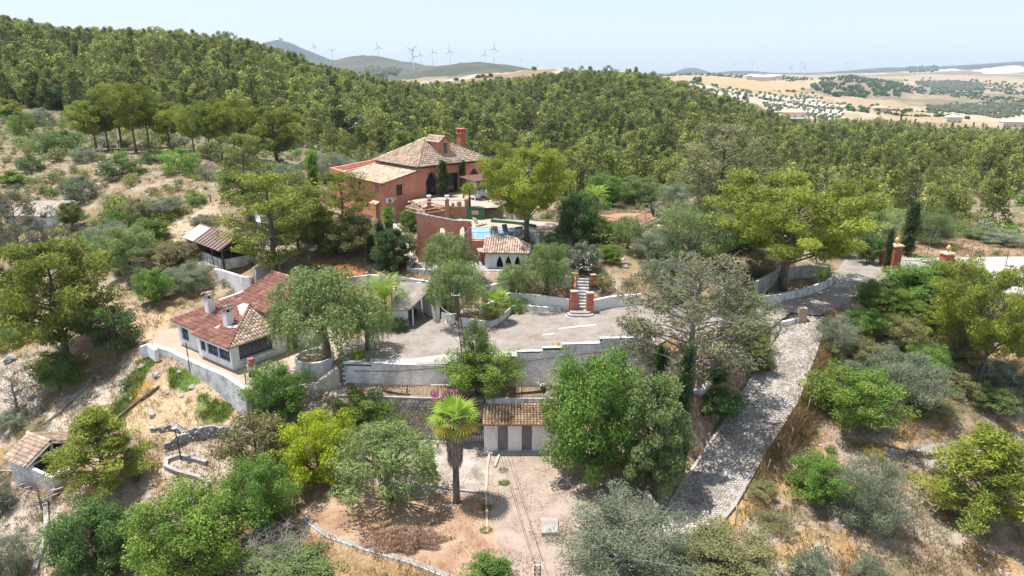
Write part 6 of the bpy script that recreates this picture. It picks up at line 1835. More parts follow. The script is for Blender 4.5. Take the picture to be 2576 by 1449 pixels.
for i, (u, v, lab) in enumerate(((1406, 868, "clump of yellow flowers on the stepped parking wall"), (1752, 863, "square ochre planter at the right end of the parking wall"))):
 p = D(u, v, 49.6)
 if i == 0:
  q = MB()
  for k_ in range(50): q.blob((rnd.gauss(0, .28), rnd.gauss(0, .1), rnd.uniform(.0, .22)), (.06, .06, .05), 0, rnd.random(), 5, 3)
  o = q.build("flower_clump", "yellow_stone"); o.location = (p.x, p.y, p.z); tag(o, lab, "flowers")
def villa(u, v, label, w, d, h, roof="tile_old", floors=1, arc=False):
 p = hit(u, v, 200)
 t = thing("far_house", label, "house", (p.x, p.y, p.z - .5), rnd.uniform(-.3, .3), "houses in the far valley")
 q = MB(); q.box((0, 0, h / 2), (w, d, h)); q.build("wall", "villa_wall", t)
 q = MB(); q.add([(-w / 2 - .4, -d / 2 - .4, h), (w / 2 + .4, -d / 2 - .4, h), (w / 2 + .4, d / 2 + .4, h), (-w / 2 - .4, d / 2 + .4, h), (-w / 4, 0, h + d * .22), (w / 4, 0, h + d * .22)], [(0, 1, 5, 4), (1, 2, 5), (2, 3, 4, 5), (3, 0, 4), (3, 2, 1, 0)]); q.build("roof", roof, t)
 for f in range(floors):
  for i in range(3):
   q = MB(); q.box((-w / 3 + i * w / 3, -d / 2 - .03, 1.7 + f * 3), (1.2, .1, 1.6)); q.build("window", "door_grey", t)
 if arc:
  q = MB(); q.box((w * .1, -d / 2 - 2.5, 3.2), (w * .8, 4.8, .3))
  for i in range(5): q.box((-w * .25 + i * w * .17, -d / 2 - 4.6, 1.5), (.4, .4, 3.2))
  q.build("porch", "white_wash", t)
villa(1990, 305, "two storey pale villa with porch beside the white olive grove", 17, 11, 7.5, "tile_warm", 2, True)
villa(2208, 280, "pinkish house with flat red roof beyond the forest", 16, 10, 5, "tile_warm")
villa(2395, 308, "pale square house among trees near the right edge", 14, 10, 6, "villa_wall", 1)
villa(2545, 318, "pinkish house at the right edge of the far valley", 20, 10, 5, "villa_wall")
for i, (u, v) in enumerate(((1895, 200), (1910, 203), (1925, 201), (1940, 199))):
 villa(u, v, ("leftmost", "second", "third", "rightmost")[i] + " long white farm building among the grain fields", 70, 25, 12, "pale_roof")
def turbine(u, vt, vh, vb, Y, ang, yaw, label, lift=0.0):
 b = D(u, vb, Y); hubz = D(u, vh, Y).z; R = abs(D(u, vt, Y).z - hubz)
 R = max(R, (hubz - b.z) * .45)
 t = thing("wind_turbine", label, "wind turbine", (b.x, b.y, b.z), yaw, "wind turbines on the far hills")
 H_ = hubz - b.z
 q = MB(); q.tube([(0, 0, -25), (0, 0, 0), (0, 0, H_)], [H_ * .024, H_ * .024, H_ * .014], 8); q.build("tower", "turbine_white", t)
 q = MB(); q.box((0, H_ * .02, H_), (H_ * .05, H_ * .13, H_ * .05)); q.build("nacelle", "turbine_white", t)
 q = MB(); q.blob((0, -H_ * .06, H_), (H_ * .03, H_ * .04, H_ * .03)); q.build("hub", "turbine_white", t)
 for k_ in range(3):
  a = ang + k_ * 2 * math.pi / 3; dv = Vector((math.sin(a), 0, math.cos(a))); sv = Vector((math.cos(a), 0, -math.sin(a)))
  o_ = Vector((0, -H_ * .07, H_)); wv = R * .07
  q = MB(); pts_ = [o_ + dv * R * .03 - sv * wv * .3, o_ + dv * R * .2 - sv * wv * .75, o_ + dv * R, o_ + dv * R * .2 + sv * wv * .45, o_ + dv * R * .03 + sv * wv * .3]
  q.add(pts_ + [p + Vector((0, R * .02, 0)) for p in pts_], [(0, 1, 2, 3, 4), (9, 8, 7, 6, 5)] + [(i, 5 + i, 5 + (i + 1) % 5, (i + 1) % 5) for i in range(5)])
  q.build("blade", "turbine_white", t)
TB = [(793, 104, 117, 152, 4400, -.15, "turbine beside the blue peak, blade pointing up"), (837, 126, 127, 160, 4400, 1.2, "turbine right of the blue peak, blades sideways"),
      (952, 100, 119, 145, 3550, -.2, "turbine on the crest left of centre"), (1041, 125, 143, 190, 2300, -.5, "tall turbine lowest on the pale track"), (1040, 124, 126, 180, 2900, .9, "turbine just behind the one on the pale track"),
      (1058, 124, 138, 172, 3000, -.1, "turbine right beside the pale track"), (1089, 115, 131, 165, 3100, -.2, "turbine left of the green domed hill"), (1132, 111, 129, 170, 2700, -.15, "tallest turbine left on the green domed hill"),
      (1220, 117, 136, 158, 2900, .05, "turbine on top of the green domed hill"), (1242, 103, 122, 163, 2380, .12, "tallest turbine right on the green domed hill"), (1310, 146, 151, 172, 3400, 1.0, "turbine above the brown hill slope"),
      (1352, 158, 162, 176, 5200, .3, "tiny turbine above the brown hill crest"), (1393, 153, 160, 176, 4800, 0, "tiny turbine right of the brown hill crest"), (1460, 150, 159, 178, 4300, .05, "turbine above the wooded crest"),
      (1846, 152, 161, 186, 5000, .4, "leftmost turbine on the right plain"), (1890, 152, 158, 186, 5000, 1.1, "second turbine on the right plain"), (1985, 161, 170, 203, 3400, .7, "turbine in front of the pale farm"),
      (2013, 158, 160, 188, 4600, 1.5, "further turbine of the close pair"), (2018, 160, 170, 204, 3300, .2, "nearer turbine of the close pair"), (2124, 157, 160, 188, 4700, 1.1, "larger turbine over the oak knoll"), (2138, 162, 171, 188, 5400, .1, "smaller turbine over the oak knoll"), (2195, 167, 172, 190, 5600, 0, "rightmost faint turbine on the plain")]
for i, (u, vt, vh, vb, Y, a, lab) in enumerate(TB):
 turbine(u, vt, vh, vb, Y, a, rnd.uniform(-.5, .5), "white wind " + lab)
p = D(703, 99, 5500); q = MB(); q.tube([(p.x, p.y, p.z - 10), (p.x, p.y, p.z + 22)], 2.5, 6); q.box((p.x + 12, p.y, p.z), (20, 10, 12)); tag(q.build("hilltop_mast", "villa_wall"), "tiny mast station on top of the blue peak", "mast")
bd = D(897, 312, 12.5)
bi = thing("bird", "dark swift with white rump flying past above the left villa roof", "bird", tuple(bd), 0.5)
bi.rotation_euler = (0.15, -0.62, 0.5)
q = MB(); q.tube([(0, -.065, 0), (0, -.05, 0), (0, -.02, .002), (0, .02, .0), (0, .06, 0)], [.004, .013, .019, .016, .006], 8); q.blob((0, -.058, .003), (.013, .016, .012)); q.build("body", "bird_dark", bi)
q = MB(); q.blob((0, .028, .006), (.014, .02, .012)); q.build("rump", "bird_white", bi)
for s_ in (-1, 1):
 q = MB(); pts_ = [(s_ * .012, -.02, .006), (s_ * .07, -.03, .015), (s_ * .15, .0, .012), (s_ * .185, .035, .008), (s_ * .12, .02, .011), (s_ * .06, .012, .011), (s_ * .012, .018, .004)]
 q.add(pts_ + [(x, y, z - .004) for x, y, z in pts_], [tuple(range(7)) if s_ < 0 else tuple(range(6, -1, -1)), tuple(range(13, 6, -1)) if s_ < 0 else tuple(range(7, 14))] + [(i, (i + 1) % 7, 7 + (i + 1) % 7, 7 + i) for i in range(7)]); q.build("wing", "bird_dark", bi)
q = MB()
for s_ in (-1, 1): q.add([(0, .05, 0), (s_ * .012, .06, 0), (s_ * .03, .11, 0), (s_ * .006, .075, 0), (0, .05, -.003), (s_ * .012, .06, -.003), (s_ * .03, .11, -.003), (s_ * .006, .075, -.003)], [(0, 1, 2, 3), (7, 6, 5, 4), (0, 4, 5, 1), (1, 5, 6, 2), (2, 6, 7, 3), (3, 7, 4, 0)])
q.build("tail", "bird_dark", bi)
# ------------------------------------------------------------------ plants
leafmat("pine_green", (0.075, 0.110, 0.026), (0.270, 0.320, 0.065))
leafmat("pine_yellow", (0.105, 0.140, 0.022), (0.410, 0.455, 0.070))
leafmat("pine_forest", (0.070, 0.098, 0.030), (0.370, 0.405, 0.098), trans=0.16, ovar=0.45)
leafmat("pine_dull", (0.130, 0.138, 0.074), (0.332, 0.332, 0.166))
leafmat("olive_leaf", (0.111, 0.141, 0.086), (0.295, 0.339, 0.221))
leafmat("pepper_leaf", (0.107, 0.162, 0.055), (0.323, 0.415, 0.147))
leafmat("dark_leaf", (0.043, 0.094, 0.029), (0.154, 0.253, 0.063), rough=0.42)
leafmat("mid_leaf", (0.078, 0.162, 0.034), (0.259, 0.398, 0.074), rough=0.45)
leafmat("bright_leaf", (0.091, 0.152, 0.027), (0.262, 0.366, 0.067), rough=0.45)
leafmat("lime_leaf", (0.231, 0.294, 0.015), (0.525, 0.609, 0.037))
leafmat("brown_leaf", (0.138, 0.138, 0.055), (0.351, 0.332, 0.130))
leafmat("cypress_leaf", (0.036, 0.077, 0.026), (0.113, 0.178, 0.055))
leafmat("palm_leaf", (0.111, 0.204, 0.029), (0.351, 0.481, 0.074), rough=0.4)
leafmat("palm_yellow", (0.264, 0.185, 0.022), (0.422, 0.317, 0.053), rough=0.5)
leafmat("straw", (0.206, 0.134, 0.059), (0.396, 0.293, 0.151), ovar=0.0)
leafmat("weed", (0.063, 0.125, 0.017), (0.188, 0.303, 0.042), ovar=0.0)
leafmat("scrub_leaf", (0.130, 0.145, 0.063), (0.351, 0.342, 0.147), ovar=0.3)
leafmat("magenta_bract", (0.330, 0.020, 0.200), (0.520, 0.060, 0.340))
leafmat("white_petal", (0.550, 0.550, 0.500), (0.750, 0.750, 0.700))
leafmat("yellow_petal", (0.550, 0.400, 0.010), (0.750, 0.580, 0.030))
leafmat("dead_leaf", (0.216, 0.099, 0.050), (0.360, 0.198, 0.108))
R_ = np.random.default_rng(3)
def unit(v):
 return v / np.maximum(np.linalg.norm(v, axis=-1, keepdims=True), 1e-9)
def leaves(c, u, n, L, Wd, tint, tip=None):
 """diamond leaves: centre, long axis, normal, length, width"""
 k = len(c)
 u = unit(u)
 w = unit(np.cross(n, u))
 L = np.broadcast_to(np.asarray(L, float).reshape(-1, 1), (k, 1)) / 2
 Wd = np.broadcast_to(np.asarray(Wd, float).reshape(-1, 1), (k, 1)) / 2
 V = np.stack([c - u * L, c + w * Wd, c + u * L, c - w * Wd], 1).reshape(-1, 3)
 return V, np.arange(4 * k).reshape(k, 4), tint
class Foliage:
 def __init__(s): s.V, s.F, s.T, s.n = [], [], [], 0
 def add(s, V, F, T):
  s.V.append(V); s.F.append(F + s.n); s.T.append(np.broadcast_to(T, (len(F),))); s.n += len(V)
 def mesh(s, name, mat):
  return np_mesh(name, np.vstack(s.V), np.vstack(s.F), [M[mat]], np.clip(np.concatenate(s.T), 0, 1))
def clump(fo, c, r, n, L, Wd, mode="leaf", base=0.5, spread=0.5, shell=0.45):
 r = np.asarray(r, float) * np.ones(3)
 d = unit(R_.normal(size=(n, 3)))
 rad = (shell + (1 - shell) * R_.random((n, 1)) ** 0.6)
 p = np.asarray(c) + d * r * rad
 if mode == "needle":
  u = d * 0.6 + R_.normal(size=(n, 3)) * 0.7 + np.array([0, 0, 0.2])
  nn = d * 0.8 + R_.normal(size=(n, 3)) * 0.55 + np.array([0, 0, 0.55])
  nn = nn - unit(u) * np.sum(nn * unit(u), 1, keepdims=True)
 elif mode == "hang":
  u = np.array([0, 0, -1.0]) + R_.normal(size=(n, 3)) * 0.28 + d * 0.15
  nn = R_.normal(size=(n, 3))
 else:
  nn = d * 0.7 + R_.normal(size=(n, 3)) * 0.55 + np.array([0, 0, 0.35])
  u = R_.normal(size=(n, 3))
  u = u - nn * np.sum(u * unit(nn), 1, keepdims=True)
 t = base + (R_.random(n) - 0.5) * spread
 fo.add(*leaves(p, u, nn, L * R_.uniform(0.7, 1.25, n), Wd * R_.uniform(0.7, 1.25, n), t))
TREES = {}
def tree_mesh(key, H, env, nb, per, L, Wd, mode="leaf", trunk=0.18, t_top=0.8, slope=0.35, cr=0.7, flat=0.75, z0=0.3, z1=0.97, lean=0.0, stems=1, fr=(0.55, 0.8, 1.0), bark="bark", leaf="pine_green", twigs=0, seed=1, top=True, tb=0.03):
 """env(t): crown radius at relative height t; nb limbs each carrying leaf clumps"""
 global R_
 R_ = np.random.default_rng(seed)
 rr = random.Random(seed)
 fo = Foliage()
 tk = MB()
 spines = []
 for s in range(stems):
  a = 2 * math.pi * s / stems + rr.random()
  off = 0.0 if stems == 1 else 0.06 * H
  pts, rads = [], []
  m = 6
  for i in range(m + 1):
   f = i / m
   pts.append(Vector((math.cos(a) * off * (0.6 + 2.2 * f) * (stems > 1) + lean * H * f * f + rr.uniform(-1, 1) * 0.018 * H * f, math.sin(a) * off * (0.6 + 2.2 * f) * (stems > 1) + rr.uniform(-1, 1) * 0.018 * H * f, f * t_top * H)))
   rads.append(trunk * (1.25 if i == 0 else 1) * (1 - 0.8 * f) / (1 if stems == 1 else 1.3))
  pts[0].z = -0.35
  tk.tube(pts, rads, 7)
  spines.append(pts)
 def on(sp, z):
  for a, b in zip(sp[:-1], sp[1:]):
   if a.z <= z <= b.z:
    return a.lerp(b, (z - a.z) / max(1e-6, b.z - a.z))
  return sp[-1] if z > sp[-1].z else sp[0]
 ga = rr.random() * 6
 for i in range(nb):
  t = z0 + (z1 - z0) * ((i + 0.5) / nb)
  ga += 2.39996 + rr.uniform(-.35, .35)
  R = env(t) * H * rr.uniform(0.72, 1.12)
  sp = spines[i % stems]
  zt = t * H
  ax = on(sp, zt)
  tip = Vector((ax.x * 0.8 + math.cos(ga) * R, ax.y * 0.8 + math.sin(ga) * R, zt + rr.uniform(-.03, .03) * H))
  root = on(sp, max(0.12 * H, zt - R * slope - 0.04 * H))
  mid = root.lerp(tip, 0.5) + Vector((rr.uniform(-.1, .1) * R, rr.uniform(-.1, .1) * R, 0.06 * R))
  r0 = max(tb, trunk * 0.42 * (1 - 0.6 * t))
  tk.tube([root, mid, tip], [r0, r0 * 0.6, r0 * 0.2], 5, 0, .5, False)
  tone = rr.uniform(0.25, 0.75)
  for f in fr:
   c = root.lerp(tip, f) if f > 0.5 else root.lerp(mid, f * 2)
   c = c + Vector((rr.gauss(0, 1), rr.gauss(0, 1), rr.gauss(0, .6))) * cr * 0.35
   rc = cr * rr.uniform(0.7, 1.25) * (0.75 + 0.35 * f)
   if per > 0:
    clump(fo, c, (rc, rc, rc * flat), max(3, int(per * rr.uniform(0.6, 1.4))), L, Wd, mode, tone + rr.uniform(-.12, .12))
  for _ in range(twigs):
   a = root.lerp(tip, rr.uniform(.4, 1))
   b = a + Vector((rr.gauss(0, 1), rr.gauss(0, 1), rr.gauss(.3, .6))) * cr * 1.1
   tk.tube([a, a.lerp(b, .5) + Vector((rr.gauss(0, .1), rr.gauss(0, .1), rr.gauss(0, .1))) * cr, b], [tb * .55, tb * .4, tb * .15], 4, 0, .5, False)
 if top and per > 0:
  for _ in range(3):
   c = on(spines[0], H * 0.95) ; c = Vector((c.x + rr.gauss(0, .2) * cr, c.y + rr.gauss(0, .2) * cr, H * 0.93))
   clump(fo, c, (cr * .8, cr * .8, cr * .7), per, L, Wd, mode, rr.uniform(.3, .7))
 cm = fo.mesh("crown", leaf) if fo.V else None
 tm = tk.mesh("trunk", bark)
 ext = np.vstack(fo.V) if fo.V else np.array([v for v in tk.v])
 q = np.percentile(np.hypot(ext[:, 0], ext[:, 1]), 96)
 TREES[key] = (cm, tm, float(np.percentile(ext[:, 2], 99.3)), 2 * float(q))
 return TREES[key]
dome = lambda w, lo=0.25, p=2.0: (lambda t: w * max(0.05, 1 - abs((t - (1 + lo) / 2) / ((1 - lo) / 2)) ** p) ** 0.5)
cone = lambda w, lo=0.2: (lambda t: w * max(0.06, min(1, (1 - t) / (1 - lo) * 1.15)) * (0.55 if t < lo else 1))
topw = lambda w: (lambda t: w * (0.35 + 0.75 * math.sin(math.pi * min(1, max(0, (t - .2) / .86)) ** 1.5)))
tree_mesh("pine_a", 8, dome(.36, .22), 46, 170, 0.29, 0.065, "needle", .20, .85, .35, .62, .7, .28, .97, seed=11)
tree_mesh("pine_b", 8, cone(.36, .25), 52, 125, 0.29, 0.065, "needle", .17, .92, .15, .55, .7, .2, .96, seed=12)
tree_mesh("pine_c", 8, dome(.30, .2), 30, 100, 0.28, 0.062, "needle", .17, .92, .3, .55, .6, .25, .98, seed=13, twigs=5)
tree_mesh("pine_d", 8, topw(.52), 60, 220, 0.28, 0.065, "needle", .24, .7, .45, .66, .55, .42, .97, seed=14, stems=2)
tree_mesh("pine_e", 9, topw(.33), 40, 190, 0.3, 0.068, "needle", .2, .85, .4, .7, .7, .42, .97, seed=15)
tree_mesh("pine_bare", 8, dome(.42, .15), 46, 120, .27, .065, "needle", .2, .85, .35, .55, .8, .25, .98, seed=16, twigs=16, bark="bark_grey", fr=(.7, 1.0), top=False)
tree_mesh("broad_a", 7, dome(.46, .05, 2.4), 60, 205, 0.175, 0.105, "leaf", .2, .75, .5, .75, .85, .16, .95, seed=21, fr=(.6, .85, 1.0))
tree_mesh("broad_b", 6, dome(.5, .1, 2.2), 46, 190, 0.165, 0.1, "leaf", .16, .7, .5, .68, .8, .2, .95, seed=22, stems=2)
tree_mesh("open_b", 5, dome(.45, .15, 2.0), 30, 95, 0.165, 0.1, "leaf", .13, .75, .5, .55, .8, .25, .96, seed=23, twigs=3)
tree_mesh("olive_a", 5, dome(.55, .05, 2.4), 56, 190, 0.15, 0.045, "leaf", .2, .7, .5, .62, .8, .15, .96, seed=24, stems=3, bark="bark_grey")
tree_mesh("olive_b", 5, dome(.48, .1, 2.2), 44, 180, 0.15, 0.045, "leaf", .17, .75, .5, .56, .85, .15, .96, seed=25, stems=2, bark="bark_grey")
tree_mesh("conifer", 7, dome(.32, -.05, 2.6), 90, 130, 0.21, 0.09, "needle", .18, .92, .1, .5, 1.0, .06, .97, seed=26, fr=(.6, 1.0))
tree_mesh("cypress", 8, dome(.085, -.1, 3.0), 70, 75, .24, .07, "needle", .12, .95, -.6, .24, 2.2, .03, .97, seed=27, fr=(.5, 1.0))
tree_mesh("bush_a", 2.4, dome(.5, -.35, 2.6), 40, 110, .15, .085, "leaf", .07, .7, .3, .38, .85, .08, .95, seed=28, stems=3, fr=(.7, 1.0), tb=.012)
tree_mesh("bush_b", 2.4, dome(.62, -.4, 2.4), 44, 90, .14, .06, "leaf", .06, .65, .3, .36, .8, .08, .93, seed=29, stems=3, fr=(.7, 1.0), tb=.012)
tree_mesh("bush_c", 2.4, dome(.55, -.3, 2.2), 34, 60, .13, .045, "needle", .05, .7, .3, .36, .9, .1, .95, seed=30, stems=3, fr=(.7, 1.0), twigs=4, tb=.01)
tree_mesh("bare", 4, dome(.5, .1, 2.0), 26, 0, 1, 1, "leaf", .14, .75, .5, .5, .8, .25, .96, seed=31, twigs=10, bark="bark_grey", tb=.02)
tree_mesh("deadbush", 2, dome(.75, -.3, 2.0), 50, 0, 1, 1, "leaf", .05, .4, .4, .5, .8, .15, .95, seed=32, twigs=8, stems=3, bark="dead_twig", tb=.015)
def pepper_mesh(key, H, seed, n=70):
 global R_
 R_ = np.random.default_rng(seed)
 rr = random.Random(seed)
 fo = Foliage(); tk = MB()
 tk.tube([(0, 0, -.3), (.1, .05, H * .22), (0, .1, H * .42)], [.3, .24, .2], 8)
 e = dome(.46, -.1, 2.2)
 ga = 0
 for i in range(n):
  t = 0.42 + 0.54 * (i + .5) / n
  ga += 2.39996
  R = e(t) * H * rr.uniform(.35, 1.05)
  tip = Vector((math.cos(ga) * R, math.sin(ga) * R, t * H + rr.uniform(-.2, .2)))
  if i % 3 == 0:
   tk.tube([(0, .1, H * .4), tip * .55 + Vector((0, 0, H * .2)), tip], [.11, .06, .015], 5, 0, .5, False)
  tone = rr.uniform(.25, .75)
  clump(fo, tip, (.6, .6, .45), 125, .2, .062, "leaf", tone)
  for s in range(rr.randint(5, 8)):
   a = rr.random() * 6.28
   x0, y0 = tip.x + math.cos(a) * rr.uniform(.1, .6), tip.y + math.sin(a) * rr.uniform(.1, .6)
   Ls = rr.uniform(.7, 2.2) * min(1, R / (.3 * H) + .25)
   k = int(Ls / .055)
   f = np.linspace(0, 1, k)[:, None]
   p = np.array([[x0, y0, tip.z + .15]]) + f * np.array([[math.cos(ga) * .25, math.sin(ga) * .25, -Ls]]) + R_.normal(size=(k, 3)) * .05
   fo.add(*leaves(p, np.array([0, 0, -1.0]) + R_.normal(size=(k, 3)) * .45, R_.normal(size=(k, 3)), .21, .06, tone + (R_.random(k) - .5) * .4))
 V = np.vstack(fo.V)
 TREES[key] = (fo.mesh("crown", "pepper_leaf"), tk.mesh("trunk", "bark"), float(V[:, 2].max()) * .98, 2 * float(np.percentile(np.abs(V[:, :2]), 97)))
pepper_mesh("pepper_a", 6.5, 41)
pepper_mesh("pepper_b", 6.0, 42, 56)
NPL = [0]
def plant(kind, u, vb, vt, w, label, cat="tree", leaf=None, name=None, y=None, group=None, z=None):
 """a plant standing at the spot seen at (u, vb), its top at vt, w its width there"""
 cm, tm, H, Wm = TREES[kind]
 if y is not None:
  q = D(u, vb, y); p = Vector((q.x, q.y, G(q.x, q.y) if z is None else z))
 elif z is not None:
  p = W(u, vb, z)
 else:
  p = hit(u, vb)
 d = p.y * math.cos(PITCH) + (CAMZ - p.z) * math.sin(PITCH)
 wm = w * d / FV
 back = 0.25 * wm
 hm = D(u, vt, p.y + back * .5).z - p.z
 hm = max(hm, 0.3)
 if kind[:4] in ("broa", "bush", "oliv", "coni") or kind == "pine_b":
  q = Vector((p.x + ray(u, vb)[0] / ray(u, vb)[1] * .4 * wm, p.y + .4 * wm, 0))
  if z is None and y is None and abs(G(q.x, q.y) - p.z) < 1.3:
   p = Vector((q.x, q.y, G(q.x, q.y)))
   wm *= p.y / (p.y - .4 * wm) * .96
   hm = max(.3, D(u, vt, p.y).z - p.z)
 if kind not in ("pine_b", "pepper_a", "pepper_b", "cypress"): wm *= 1.2
 t = thing(name or {"tree": "tree", "bush": "shrub", "shrub": "shrub"}.get(cat, cat.replace(" ", "_")), label, cat, tuple(p), rnd.random() * 6.28, group)
 s = wm / Wm
 t.scale = (s, s, hm / H)
 for nm, me in (("crown", cm), ("trunk", tm)):
  if me is None: continue
  o = link(nm, me, t)
  if nm == "crown" and leaf:
   o.material_slots[0].link = "OBJECT"; o.material_slots[0].material = M[leaf]
 return t
PN, BS = "pine tree", "shrub"
